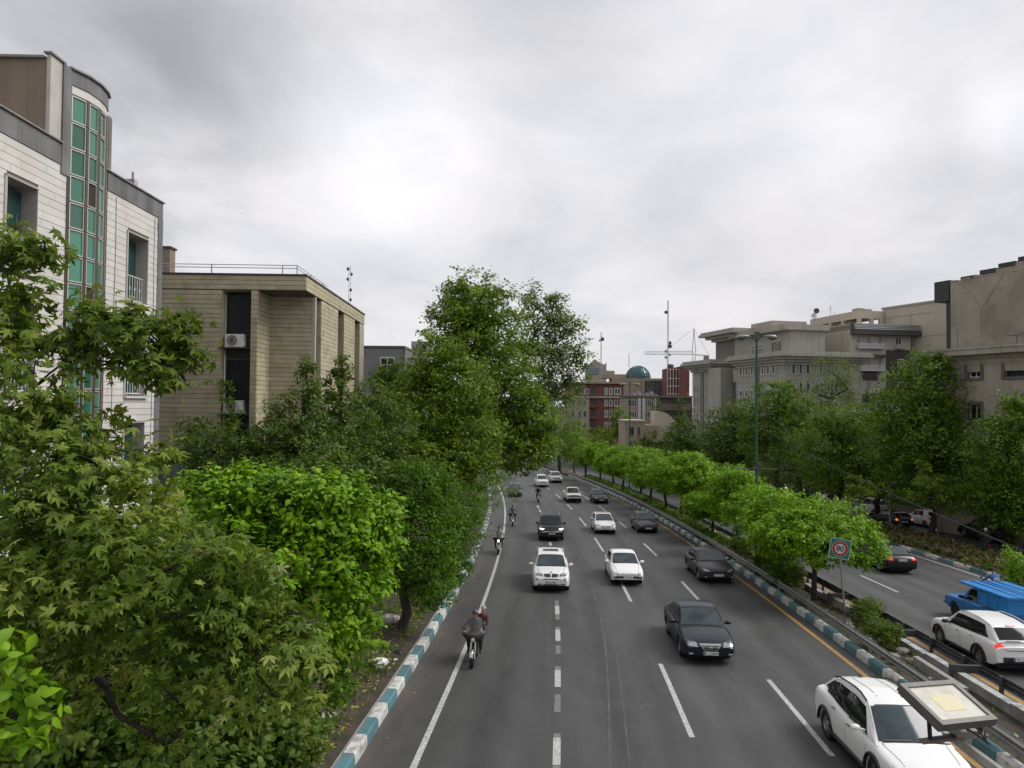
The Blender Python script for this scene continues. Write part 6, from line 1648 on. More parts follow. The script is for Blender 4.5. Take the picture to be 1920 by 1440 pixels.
sonata['front'] = sonata['front'] + [('fog_lamp', V_cream, Q(.60, .36, .74, .41), True), ('lower_intake', V_dark, Q(-.55, .29, .55, .345), False), ('grille', V_dark, [(-.18, .50), (.18, .50), (.33, .675), (-.33, .675)], False)] + [('grille_bar', M_chrome, [(-.19 - .035 * k, .53 + .042 * k), (.19 + .035 * k, .53 + .042 * k), (.20 + .035 * k, .542 + .042 * k), (-.20 - .035 * k, .542 + .042 * k)], False) for k in range(4)] + [('badge', P_silver, [(-.055, .575), (.055, .575), (.065, .63), (-.065, .63)], False)]
suv = dict(L=4.5, W=1.85, wb=2.72, r=.36, deck=[(-2.25, .66), (-2.23, .98), (-2.1, 1.06), (-1.5, 1.08), (.85, 1.04), (1.3, 1.05), (1.85, .97), (2.12, .89), (2.2, .80), (2.25, .64)],
           roof=[(-2.12, 1.06), (-1.72, 1.55), (-.9, 1.66), (.2, 1.655), (.45, 1.60), (1.22, 1.05)], side=[(.78, .36, -.1, -.1), (-.125, -.125, -1.07, -1.0), (-1.095, -1.025, -1.68, -1.42)], gt=.08,
           gaps=(1.0, -.12, -1.0), handles=(.08, -.82), hood=((1.2, .70), (2.1, .58)), mirror=(.72, 1.12), sill=.28, belt=1.05, crown=.035, wi=-2, tf=.15)
hatch = dict(pillars=False, L=3.85, W=1.66, wb=2.44, r=.30, deck=[(-1.92, .62), (-1.9, .86), (-1.8, .95), (-1.3, .98), (.7, .90), (1.1, .88), (1.55, .78), (1.80, .68), (1.88, .60), (1.925, .50)],
             roof=[(-1.78, .96), (-1.3, 1.37), (-.6, 1.44), (.1, 1.40), (1.02, .90)], side=[(.62, .14, -.2, -.2), (-.28, -.28, -1.0, -.88)], gaps=(.85, -.24, -.98), handles=(-.08, -.85), hood=((1.0, .6), (1.7, .42)), mirror=(.58, .95), belt=.91, crown=.03)

# ---- oncoming carriageway
car('white crossover with grey roof rails passing below the bridge floodlight, nearest oncoming car', 'car',
    S_(suv, L=4.63, W=1.865, wb=2.755, r=.36, glass=V_glass, clad=True, rails=(-1.5, .35), fin=-1.35, rim='five', tf=.17,
       deck=[(-2.31, .66), (-2.29, 1.02), (-2.15, 1.12), (-1.5, 1.14), (.6, .98), (1.25, 1.01), (1.9, .93), (2.2, .84), (2.28, .70), (2.315, .56)],
       roof=[(-2.2, 1.12), (-1.80, 1.43), (-1.2, 1.59), (-.3, 1.665), (.1, 1.65), (.38, 1.585), (1.38, .99)], gt=.22, tumble=.36, side=[(.88, .42, -.1, -.1), (-.125, -.125, -1.07, -1.0), (-1.095, -1.025, -1.95, -1.45)], hm=M_chrome, front=[('headlight', V_lensd, [(.40, .70), (.86, .78), (.88, .88), (.42, .76)], True), ('grille', V_dark, [(-.62, .42), (.62, .42), (.72, .74), (-.72, .74)], False), ('lower_intake', V_dark, Q(-.7, .3, .7, .38), False)],
       plate_f=(.47, '۱۱ ب ۳۲۴', V_plate), top=[('sunroof_line', V_gap, [(-1.2, .28), (.2, .28), (.2, .295), (-1.2, .295)]), ('sunroof_line', V_gap, [(-1.2, -.28), (.2, -.28), (.2, -.295), (-1.2, -.295)])]),
    P_white, 7.85, 17.9, yaw=.02)
son = car('black saloon with a trapezoid chrome grille and bright headlights leading the middle lane', 'car', sonata, P_navy, 5.12, 27.2)
car('dark grey saloon beside the yellow line behind the black saloon', 'car',
    S_(sedan, L=4.7, W=1.8, deck=sedan['deck'], front=[('headlight', V_lens, [(.44, .64), (.80, .68), (.82, .80), (.50, .70)], True), ('grille', V_dark, [(-.40, .58), (.40, .58), (.44, .68), (-.44, .68)], False), ('lower_intake', V_dark, Q(-.5, .27, .5, .33), False), ('fog_lamp', V_cream, Q(.62, .36, .72, .40), True)],
       plate_f=(.47, '۲۲ م ۴۵۱', V_plate)), P_dgrey, 8.5, 40.4)
car('white saloon with black bumper band and badge in the middle of its grille', 'car',
    S_(sedan, L=4.5, W=1.70, wb=2.67, r=.30, tf=.14, pillars=False, deck=[(-2.25, .68), (-2.22, .90), (-2.1, .95), (-1.6, .97), (-1.0, .93), (.9, .92), (1.2, .90), (1.75, .81), (2.1, .72), (2.19, .66), (2.25, .54)],
       roof=[(-1.75, .96), (-1.0, 1.36), (-.3, 1.425), (.2, 1.385), (1.1, .91)], mirror=(.62, .98),
       front=[('headlight', V_lens, [(.42, .56), (.76, .60), (.80, .70), (.44, .645)], True), ('grille_slot', V_dark, [(-.36, .59), (.36, .59), (.38, .64), (-.38, .64)], False), ('grille_bar', P_white, Q(-.34, .607, .34, .624), False), ('badge', M_chrome, Q(-.06, .58, .06, .665), False),
              ('bumper_band', V_dark, [(-.70, .40), (.70, .40), (.76, .515), (-.76, .515)], False), ('fog_lamp', V_cream, Q(.50, .33, .70, .385), True)], plate_f=(.455, '۶۳ د ۷۴۲', V_plate), gaps=(.9, -.32, -1.1)), P_white, 3.67, 39.2)
car('white sport utility car with twin kidney grilles and a dark sunroof', 'car',
    S_(suv, L=4.57, W=1.85, wb=2.8, r=.36, rim='five', rails=(-1.7, .1), rail_mat=P_silver,
       front=[('headlight', V_lensd, [(.40, .80), (.80, .83), (.82, .95), (.42, .91)], True), ('headlight_ring', V_lens, Q(.50, .83, .60, .905), True), ('kidney_grille', V_dark, [(.03, .76), (.31, .78), (.36, .90), (.04, .92)], True), ('lower_slot', V_dark, [(-.36, .665), (.36, .665), (.38, .70), (-.38, .70)], False),
              ('lower_intake', V_dark, [(-.36, .37), (.36, .37), (.42, .44), (-.42, .44)], False), ('side_intake', V_dark, [(.46, .39), (.68, .42), (.66, .47), (.46, .45)], True), ('fog_lamp', V_dark, Q(.62, .66, .74, .71), True), ('badge', V_flag, Q(-.035, .945, .035, .985), False)],
       plate_f=(.535, '۱۷ ج ۸۵۵', V_plate), top=[('sunroof', V_glass_d, [(-.55, .40), (.15, .40), (.15, -.40), (-.55, -.40)])], hm=P_white), P_white2, -.3, 37.2)
car('black sport utility car with lit headlights and a chrome line across its nose', 'car',
    S_(suv, L=4.5, front=[('headlight', V_lit, [(.52, .80), (.84, .84), (.84, .91), (.52, .87)], True), ('grille_chrome', M_chrome, [(-.70, .66), (.70, .66), (.84, .80), (-.84, .80)], False), ('grille', V_dark, [(-.66, .69), (.66, .69), (.80, .86), (-.80, .86)], False), ('bumper_chrome', M_chrome, [(-.8, .36), (.8, .36), (.84, .40), (-.84, .40)], False)],
       plate_f=(.55, '۳۳ س ۲۱۱', V_plate), rails=(-1.6, .3), rail_mat=P_silver, glass=V_glass_d), P_black, .13, 53.5)
car('white hatchback with a faded red roof', 'car',
    S_(hatch, front=[('headlight', V_lens, [(.36, .60), (.70, .62), (.74, .76), (.42, .68)], True), ('grille', V_dark, [(-.34, .56), (.34, .56), (.38, .62), (-.38, .62)], False), ('lower_intake', V_dark, [(-.5, .26), (.5, .26), (.56, .36), (-.56, .36)], False), ('fog_lamp', V_dark, Q(.56, .33, .68, .40), True), ('badge', M_chrome, Q(-.05, .57, .05, .66), False)],
       plate_f=(.43, '۷۸ ق ۹۶۴', V_plate), top=[('red_roof', P_red, [(-1.25, .52), (-.05, .52), (-.05, -.52), (-1.25, -.52)])], mirror_mat=P_red, gaps=(.85, -.24)), P_white, 4.49, 57.3)
car('grey compact saloon next to the median kerb behind the dark grey saloon', 'car',
    S_(sedan, L=4.19, W=1.66, wb=2.44, r=.30, deck=[(-2.09, .62), (-2.06, .9), (-1.95, .96), (-1.5, .98), (.7, .90), (1.1, .88), (1.6, .78), (1.95, .68), (2.05, .60), (2.09, .50)], roof=[(-1.6, .97), (-.9, 1.38), (-.3, 1.44), (.25, 1.40), (1.15, .89)], side=[(.7, .22, -.2, -.2), (-.28, -.28, -1.0, -.86)],
       front=[('headlight', V_lensd, [(.36, .60), (.70, .62), (.74, .76), (.42, .68)], True), ('grille', V_dark, [(-.34, .55), (.34, .55), (.38, .61), (-.38, .61)], False), ('bumper', V_dark, [(-.6, .33), (.6, .33), (.64, .45), (-.64, .45)], False)],
       plate_f=(.39, '۵۵ ه ۱۲۸', V_plate), mirror=(.66, .95), gaps=(.9, -.24)), P_grey, 7.94, 58.5)
pk_sh = S_(sedan, L=4.5, W=1.68, wb=2.8, r=.33, ax=.05, sill=.36, tf=.06, tr=.02, pillars=False, ghw=.92, deck=[(-2.25, .98), (-2.2, 1.08), (-.45, 1.08), (-.4, .98), (.9, .97), (1.1, .97), (2.05, .93), (2.2, .88), (2.25, .8)],
           roof=[(-.45, 1.08), (-.36, 1.50), (-.1, 1.56), (.55, 1.55), (1.02, .97)], side=[(.7, .48, -.2, -.18)], gaps=(.8, -.3), handles=(-.12,), mirror=(.72, 1.08), rear_glass=True, rim='cap', hood=None,
           front=[('grille', V_dark, Q(-.72, .70, .72, .86), False), ('headlight', V_lens, Q(.52, .72, .70, .84), True), ('bumper', M_louver, Q(-.78, .44, .78, .56), False)], top=[('cargo_bed', V_under, [(-2.15, .72), (-.55, .72), (-.55, -.72), (-2.15, -.72)])])  # flat dark sheet on the deck imitates the shaded hollow of the bed
car('old white pickup truck with open bed and square black grille', 'pickup truck', S_(pk_sh, plate_f=(.60, '۴۲ ع', V_plate)), P_off, 4.4, 81.3, name='pickup_truck')
car('dark grey hatchback beside the median farther than the white pickup', 'car',
    S_(hatch, front=[('headlight', V_lens, [(.36, .60), (.70, .62), (.74, .73), (.42, .67)], True), ('lower_intake', V_dark, Q(-.5, .26, .5, .36), False), ('grille', V_dark, Q(-.35, .56, .35, .62), False)], plate_f=(.42, '۱۴ ی', V_plate)), P_dgrey, 7.3, 80.5)
car('white minivan coming round the bend in the middle of the road', 'car', S_(suv, L=4.3, W=1.72, wb=2.5, r=.31, sill=.25, front=[('headlight', V_lensd, [(.5, .70), (.78, .74), (.80, .84), (.5, .80)], True), ('grille', V_dark, Q(-.4, .66, .4, .72), False), ('lower_intake', V_dark, Q(-.6, .28, .6, .36), False)], plate_f=(.5, '۲۱ و', V_plate)), P_off, 2.85, 102)
car('silver sport utility car at the bend, the farthest oncoming car in clear view', 'car', S_(suv, front=[('headlight', V_lensd, [(.5, .80), (.84, .84), (.84, .92), (.5, .88)], True), ('grille', V_dark, [(-.5, .68), (.5, .68), (.6, .86), (-.6, .86)], False), ('bumper', V_dark, Q(-.8, .30, .8, .42), False)], rails=(-1.6, .3), rail_mat=P_silver, plate_f=(.55, '۹۱ ص', V_plate)), P_silver, 5.97, 110.8)
car('dark blue car half hidden by the grey green shrub at the left kerb', 'car', S_(hatch, front=[('headlight', V_lens, [(.36, .60), (.70, .62), (.74, .76), (.42, .68)], True), ('grille', V_dark, Q(-.35, .56, .35, .62), False)], plate_f=(.42, '۸۲ ط', V_plate)), P_dblue, -1.9, 86.8)
car('white car glimpsed between the leaves at the far left of the bend', 'car', S_(hatch, front=[('headlight', V_lens, [(.36, .60), (.70, .62), (.74, .76), (.42, .68)], True)]), P_white, -3.3, 118.0)

# ---- carriageway going away
car('black saloon seen from behind with glowing red tail lights', 'car',
    S_(sedan, W=1.8, rear=[('tail_light', V_redl, [(.50, .80), (.80, .80), (.84, .92), (.56, .93)], True), ('bumper_line', V_gap, Q(-.8, .56, .8, .575), False)], rglass=V_glass, plate_r=(.80, '۸۸ ب ۳۹۱', V_plate)), P_black, 19.75, 44.4, away=True)
car('white crossover seen from behind with black wheel arches beside the blue pickup', 'car',
    S_(suv, L=4.2, W=1.76, wb=2.51, r=.34, ax=.05, clad=True, rails=(-1.5, .2), rail_mat=P_silver, rim='ten', mirror_mat=V_dark, hm=M_chrome,
       deck=[(-2.1, .62), (-2.08, .95), (-1.95, 1.04), (-1.4, 1.07), (.85, .98), (1.2, .99), (1.7, .92), (1.95, .85), (2.05, .76), (2.1, .6)], roof=[(-1.98, 1.05), (-1.52, 1.48), (-.8, 1.57), (.1, 1.57), (.35, 1.52), (1.1, .99)],
       side=[(.7, .3, -.1, -.1), (-.125, -.125, -1.0, -.92), (-1.025, -.945, -1.55, -1.25)], gt=.1, gaps=(.9, -.12, -.95), handles=(.05, -.78), mirror=(.66, 1.06),
       rear=[('tail_light', V_redl, [(.44, .86), (.84, .84), (.86, .99), (.62, 1.03)], True), ('number_recess', V_gap, Q(-.5, .80, .5, .82), False), ('lower_bumper', V_dark, [(-.86, .34), (.86, .34), (.88, .60), (-.88, .60)], False), ('bumper_silver', P_silver, Q(-.5, .36, .5, .40), False), ('brake_light', V_red, Q(-.16, 1.47, .16, 1.50), False), ('rear_wiper', V_dark, Q(-.05, 1.08, .42, 1.10), False)],
       plate_r=(.53, '۲۲ ن ۱۲۷', V_plate)), P_white2, 15.22, 26.9, away=True)
bp = car('blue pickup truck carrying a tall sheet metal cargo box', 'pickup truck', S_(pk_sh, plate_r=(.7, '۱۲ ج', V_plate), mirror_mat=V_dark, top=[]), P_blue, 18.05, 31.0, away=True, name='pickup_truck')
b = MB(); b.box(-2.35, -.42, -.90, .90, 1.06, 1.66)
b.prism([(-2.5, 1.662), (.78, 1.662), (.8, 1.73), (-2.5, 1.75)], -.98, .98); b.build('cargo_box', P_blue2, bp)
b = MB()
for y in (-.5, -.12, .12, .5): b.box(-2.45, .75, y - .025, y + .025, 1.745, 1.764)
for x in (-2.34, -1.7, -1.05, -.44): b.box(x - .02, x + .02, -.915, -.9, 1.08, 1.65).box(x - .02, x + .02, .9, .915, 1.08, 1.65)
b.build('box_rib', P_blue, bp)
b = MB()
for y in (.902, -.902): b.add([(-.8, y, 1.62), (-.6, y, 1.62), (-.6, y, 1.58), (-.8, y, 1.56), ], [(0, 1, 2, 3)]).add([(-1.9, y, 1.62), (-1.5, y, 1.63), (-1.5, y, 1.60), (-1.9, y, 1.59)], [(0, 1, 2, 3)])
b.build('rust_slot', V_gap, bp)
MB().box(-2.375, -2.352, -.03, .03, 1.1, 1.62).box(-2.38, -2.352, -.16, -.08, 1.4, 1.5).build('door_latch', V_dark, bp)
MB().box(2.22, 2.34, -.82, .82, .46, .60).build('front_bumper', M_louver, bp)
car('grey hatchback parked far along the side street under the trees', 'car', S_(hatch), P_silver, 33.2, 96, away=True, group='cars parked along the side street', h=.02)
car('dark saloon parked far along the side street under the trees', 'car', S_(sedan), P_dgrey, 33.2, 88, away=True, group='cars parked along the side street', h=.02)
# ---- parked on the side street and moving along it
car('white hatchback parked on the side street with its tailgate towards the motorcycle', 'car', S_(hatch, rear=[('tail_light', V_red, [(.55, .70), (.76, .70), (.78, .95), (.62, .97)], True)], plate_r=(.62, '۴۱ ب', V_plate), hm=V_dark), P_white, 33.4, 64.8, away=True, yaw=.05, group='cars parked along the side street', h=.02)
car('white estate car parked farther along, behind the median tree leaves', 'car', S_(suv, L=4.3, W=1.7, wb=2.5, r=.3, sill=.24), P_off, 33.3, 73, away=True, yaw=.05, group='cars parked along the side street', h=.02)
car('dark car with a glowing amber lamp behind the small lamp post', 'car', S_(hatch, rear=[('tail_light', V_amber, [(.55, .72), (.76, .72), (.78, .92), (.62, .94)], True)], plate_r=(.62, '۳۵ د', V_plate)), P_black, 30.2, 64, away=True, yaw=.05, h=.02)
car('black pickup parked nose first under the trees at the right edge', 'car', S_(suv, L=4.9, W=1.85, wb=3.0, rim='five', glass=V_glass_d), P_black, 33.5, 56.6, away=True, yaw=.05, group='cars parked along the side street', h=.02)
# ================================================================== motorcycles and people
K_skin = mat('skin', (.36, .21, .15), .55); K_hair = mat('dark_hair', (.015, .012, .010), .7); K_black = mat('black_cloth', (.016, .016, .018), .85, var=.2, vs=8); K_dgrey = mat('dark_grey_cloth', (.05, .05, .052), .85, var=.2, vs=8)
K_maroon = mat('maroon_cloth', (.085, .025, .025), .85, var=.2, vs=8); K_jean = mat('blue_jeans', (.05, .075, .13), .85, var=.15, vs=8); K_pale = mat('pale_grey_cloth', (.36, .36, .35), .85, var=.1, vs=8); K_blue = mat('blue_shirt', (.02, .11, .33), .8, var=.1, vs=8)
K_shoe = mat('shoes', (.02, .018, .016), .7); K_helm = mat('dark_helmet', (.03, .03, .032), .25, coat=.5); K_helmw = mat('white_helmet', (.6, .6, .58), .3, coat=.4); K_capg = mat('grey_cap', (.28, .27, .25), .8); K_print = mat('shirt_print', (.45, .42, .42), .8)
B_chrome = mat('motor_chrome', (.55, .55, .55), .2, 1.0); B_black = mat('motor_black', (.018, .018, .02), .4, coat=.3); B_red = mat('motor_red', (.18, .02, .015), .3, coat=.4); B_seat = mat('motor_seat', (.02, .02, .02), .7); B_eng = mat('motor_engine', (.12, .12, .12), .5, .6)
B_lamp = mat('motor_lamp', (.55, .55, .52), .1, .2); B_lit = mat('lit_motor_lamp', (.9, .9, .85), .2, emit=(1, .96, .88), es=2.5)
def screen_mat():
    m = bpy.data.materials.new('clear_screen'); m.use_nodes = True; n, l = m.node_tree.nodes, m.node_tree.links
    p = n['Principled BSDF']; p.inputs['Base Color'].default_value = (.35, .36, .34, 1); p.inputs['Roughness'].default_value = .12
    t = n.new('ShaderNodeBsdfTransparent'); x = n.new('ShaderNodeMixShader'); x.inputs[0].default_value = .22
    l.new(t.outputs[0], x.inputs[1]); l.new(p.outputs[0], x.inputs[2]); l.new(x.outputs[0], n['Material Output'].inputs[0]); return m
B_screen = screen_mat()

def motorcycle(label, loc, tang, tank=B_black, lit=False, screen=False, box=False, group='motorcycles on the road'):
    t = thing('motorcycle', label, 'motorcycle', (0, 0, 0), 0, group)
    for (x, nm) in ((.66, 'front_wheel'), (-.58, 'rear_wheel')):
        b = MB(); r = .29
        b.lathe([(r - .07, -.05), (r - .015, -.062), (r, -.025), (r, .025), (r - .015, .062), (r - .07, .05), (r - .07, -.05)], 24, 'y', (x, 0, r))
        w = b.build(nm, V_tyre, t, smooth=40)
        c = MB(); c.lathe([(r - .065, -.02), (r - .05, -.028), (r - .05, .028), (r - .065, .02), (r - .065, -.02)], 24, 'y', (x, 0, r)).lathe([(.0, -.05), (.05, -.05), (.05, .05), (0, .05)], 10, 'y', (x, 0, r))
        for k in range(12):
            a = math.pi * k / 6; c.tube([(x, .03 * (-1) ** k, r), (x + (r - .06) * math.cos(a), 0, r + (r - .06) * math.sin(a))], .005, 4)
        c.build('rim', B_chrome, w)
        f = MB(); pts = [(x + (r + .035) * math.cos(a), (r + .035) * math.sin(a) + r) for a in [math.pi * (.12 + .76 * k / 9) for k in range(10)]]
        vs, fs = [], []
        for (px_, pz_) in pts: vs += [(px_, -.05, pz_ - .015), (px_, 0, pz_ + .012), (px_, .05, pz_ - .015)]
        for i in range(9): fs += [(3 * i, 3 * i + 3, 3 * i + 4, 3 * i + 1), (3 * i + 1, 3 * i + 4, 3 * i + 5, 3 * i + 2)]
        f.add(vs, fs).build('mudguard', B_chrome if nm[0] == 'f' else B_black, t, smooth=60)
    b = MB()
    for s_ in (-1, 1): b.tube([(.66, s_ * .075, .29), (.50, s_ * .075, .62), (.40, s_ * .07, .95)], [.02, .026, .024], 7)
    b.build('fork', B_chrome, t)
    MB().tube([(.26, -.36, 1.02), (.33, -.26, 1.04), (.40, -.08, .97), (.40, .08, .97), (.33, .26, 1.04), (.26, .36, 1.02)], .014, 6).build('handlebar', B_black, t)
    MB().tube([(.38, 0, .9), (-.1, 0, .82), (-.55, 0, .8)], .03, 6).tube([(.38, 0, .88), (.2, 0, .45), (-.2, 0, .32), (-.58, 0, .29)], .025, 6).tube([(-.3, 0, .8), (-.2, 0, .32)], .022, 6).build('frame', B_black, t)
    MB().ball((.1, 0, .86), (.29, .17, .14), 12, 8).build('fuel_tank', tank, t, smooth=180)
    MB().ball((-.38, 0, .83), (.38, .14, .075), 12, 8).build('seat', B_seat, t, smooth=180)
    b = MB().box(-.14, .2, -.11, .11, .28, .56)
    for k in range(4): b.box(-.02, .18, -.13, .13, .57 + .045 * k, .59 + .045 * k)
    b.build('engine', B_eng, t)
    MB().tube([(.15, -.12, .5), (.22, -.14, .3), (-.1, -.16, .25), (-.75, -.18, .34)], [.022, .022, .03, .04], 7).build('exhaust', B_chrome, t)
    h = MB().lathe([(0, .07), (.075, .06), (.09, .0), (.06, -.1), (0, -.12)], 14, 'x', (.48, 0, .86)).build('headlight', B_black, t, smooth=60)
    MB().lathe([(0, .078), (.07, .066)], 14, 'x', (.48, 0, .86)).build('lens', B_lit if lit else B_lamp, h)
    b = MB()
    for s_ in (-1, 1): b.tube([(.3, s_ * .28, 1.04), (.29, s_ * .33, 1.17)], .007, 4).ball((.28, s_ * .35, 1.2), (.02, .06, .04), 8, 5)
    b.build('mirror', B_black, t)
    MB().box(-.9, -.84, -.07, .07, .58, .68).build('tail_light', V_red, t)
    if screen:
        b = MB(); n = 8; vs, fs = [], []
        for j, (z, w_, x) in enumerate(((1.0, .30, .47), (1.18, .31, .44), (1.38, .28, .40), (1.55, .21, .36))):
            for i in range(n + 1):
                q = -1 + 2 * i / n; vs.append((x - .10 * q * q, w_ * q, z))
        for j in range(3):
            for i in range(n): a = j * (n + 1) + i; fs.append((a, a + 1, a + n + 2, a + n + 1))
        b.add(vs, fs).build('windscreen', B_screen, t, smooth=180)
        b = MB(); vs, fs = [], []
        for j, (z, w_, x) in enumerate(((1.04, .40, .42), (.97, .40, .50), (.86, .32, .52), (.76, .20, .49))):
            for i in range(n + 1):
                q = -1 + 2 * i / n; vs.append((x - .16 * q * q, w_ * q, z + .03 * q * q))
        for j in range(3):
            for i in range(n): a = j * (n + 1) + i; fs.append((a, a + 1, a + n + 2, a + n + 1))
        b.add(vs, fs).build('leg_apron', K_black, t, smooth=180)
    if box: MB().box(-1.02, -.62, -.22, .22, .93, 1.3).build('luggage_box', B_black, t)
    orient(t, Vector(loc), tang); return t

def person(label, loc, tang, cols, px_=0.0, lean=(0, 0), hands='grip', headwear=None, hair=True, turn=0.0, pz=0.0, print_=False):
    """seated rider, one skin grown on a skeleton. cols: shirt, trousers. px_ moves the seat back"""
    top_, trou = cols; lx, ly = lean
    V = []; E = []; Rr = []; T = []
    def v(p, r): V.append((p[0] + px_, p[1], p[2] + pz)); Rr.append(r); return len(V) - 1
    def e(a, b_, tag): E.append((a, b_)); T.append(tag)
    pel = v((-.28, 0, .92), .15); sp = v((-.24 + lx * .4, ly * .4, 1.08), .145); ch = v((-.17 + lx * .8, ly * .8, 1.27), .155); nk = v((-.12 + lx, ly, 1.43), .062); hd = v((-.09 + lx, ly * 1.1, 1.54), .085); ht = v((-.08 + lx, ly * 1.15, 1.65), .082)
    e(pel, sp, 't'); e(sp, ch, 't'); e(ch, nk, 's'); e(nk, hd, 'k'); e(hd, ht, 'k')
    ct, st = math.cos(turn), math.sin(turn)
    ns = v((-.08 + lx + .105 * ct, ly * 1.1 + .105 * st, 1.555), .016); e(hd, ns, 'k')
    for s_ in (-1, 1):
        sh = v((-.15 + lx * .85, s_ * .185 + ly * .8, 1.36), .068)
        if hands == 'grip':
            el = v((.02 + lx * .4, s_ * .33, 1.16), .05); wr = v((.22, s_ * .325, 1.05), .036); ha = v((.265, s_ * .315, 1.045), .034)
            fb = [(.315, s_ * (.285 + .025 * k), 1.05) for k in range(4)]; ft = [(.325, s_ * (.285 + .025 * k), 1.005) for k in range(4)]; th = ((.27, s_ * .265, 1.03), (.31, s_ * .255, 1.015))
        else:
            el = v((-.05 + lx * .5, s_ * .30 + ly * .4, 1.10), .05); wr = v((.10, s_ * .22, .95), .036); ha = v((.15, s_ * .21, .935), .034)
            fb = [(.20, s_ * (.18 + .022 * k), .93) for k in range(4)]; ft = [(.245, s_ * (.18 + .022 * k), .905) for k in range(4)]; th = ((.16, s_ * .17, .935), (.195, s_ * .155, .92))
        e(ch, sh, 's'); e(sh, el, 's'); e(el, wr, 's'); e(wr, ha, 'k')
        for k in range(4):
            a = v(fb[k], .0115); c = v(ft[k], .0095); e(ha, a, 'k'); e(a, c, 'k')
        a = v(th[0], .012); c = v(th[1], .010); e(ha, a, 'k'); e(a, c, 'k')
        hp = v((-.25, s_ * .10, .90), .10); kn = v((.18, s_ * .22, .80), .068); ak = v((.0, s_ * .20, .40), .045); hl = v((-.02, s_ * .20, .34), .045); to = v((.17, s_ * .22, .32), .036)
        e(pel, hp, 't2'); e(hp, kn, 't2'); e(kn, ak, 't2'); e(ak, hl, 'f'); e(hl, to, 'f')
    me = bpy.data.meshes.new('person'); me.from_pydata(V, E, []); o = bpy.data.objects.new('tmp', me); C.objects.link(o)
    md = o.modifiers.new('s', 'SKIN'); sk = me.skin_vertices[0].data
    for i, r in enumerate(Rr): sk[i].radius = (r, r); sk[i].use_root = (i == 0)
    # a chest is wider than deep
    for i in (0, 1, 2): sk[i].radius = (Rr[i] * .82, Rr[i] * 1.12)
    ss = o.modifiers.new('u', 'SUBSURF'); ss.levels = 1; ss.render_levels = 1
    dg = bpy.context.evaluated_depsgraph_get(); m2 = bpy.data.meshes.new_from_object(o.evaluated_get(dg)); bpy.data.objects.remove(o); bpy.data.meshes.remove(me)
    m2.name = 'person'; m2.materials.clear()
    for q in (top_, trou, K_skin, K_shoe): m2.materials.append(q)
    tagm = {'t': 0, 's': 0, 't2': 1, 'k': 2, 'f': 3}
    for p in m2.polygons:
        c = p.center; best, bi = 9, 0
        for (a, b_), tg in zip(E, T):
            A, B_ = Vector(V[a]), Vector(V[b_]); d = B_ - A; tt = max(0, min(1, (c - A).dot(d) / max(d.length_squared, 1e-9)))
            dd = (c - A - d * tt).length - .6 * (Rr[a] + (Rr[b_] - Rr[a]) * tt)
            if dd < best: best, bi = dd, tagm[tg]
        p.material_index = bi; p.use_smooth = True
    t = obj('person', m2, None, label, 'person')
    hc = Vector(V[hd]).lerp(Vector(V[ht]), .55)
    if headwear:
        b = MB(); n = 12; vs, fs = [], []
        kk = .58 if headwear in (K_helm, K_helmw) else .44
        for i in range(6):
            tt = math.pi * kk * i / 5
            for j in range(n): a = 2 * math.pi * j / n; vs.append((hc.x - .012 + .118 * math.sin(tt) * math.cos(a), hc.y + .108 * math.sin(tt) * math.sin(a), hc.z + .118 * math.cos(tt)))
        for i in range(5):
            for j in range(n): fs.append((i * n + j, (i + 1) * n + j, (i + 1) * n + (j + 1) % n, i * n + (j + 1) % n))
        b.add(vs, fs); b.build('helmet' if headwear in (K_helm, K_helmw) else 'cap', headwear, t, smooth=60)
    elif hair:
        b = MB(); n = 12; vs, fs = [], []
        for i in range(6):
            tt = math.pi * .55 * i / 5
            for j in range(n):
                a = 2 * math.pi * j / n; dz = .035 * max(0, math.cos(a)) * (i / 5)
                vs.append((hc.x - .018 + .100 * math.sin(tt) * math.cos(a), hc.y + .094 * math.sin(tt) * math.sin(a), hc.z + .012 + .098 * math.cos(tt) + dz))
        for i in range(5):
            for j in range(n): fs.append((i * n + j, (i + 1) * n + j, (i + 1) * n + (j + 1) % n, i * n + (j + 1) % n))
        b.add(vs, fs).build('hair', K_hair, t, smooth=180)
    if print_:
        bv = BVHTree.FromPolygons([q.co.copy() for q in m2.vertices], [tuple(p.vertices) for p in m2.polygons]); b = MB()
        for (y0, y1, z0, z1) in ((-.12, -.05, 1.16, 1.30), (-.02, .05, 1.20, 1.32), (.07, .13, 1.14, 1.28), (-.08, .0, 1.08, 1.13), (.03, .1, 1.06, 1.12)):
            v_, f_ = patch(bv, [(px_ - 1, y0, z0), (px_ - 1, y1, z0 + .01), (px_ - 1, y1 - .01, z1), (px_ - 1, y0 + .01, z1 - .01)], (1, 0, 0), 3, 3, .008); b.add(v_, f_)
        b.build('shirt_print', K_print, t)
    orient(t, Vector(loc), tang); return t

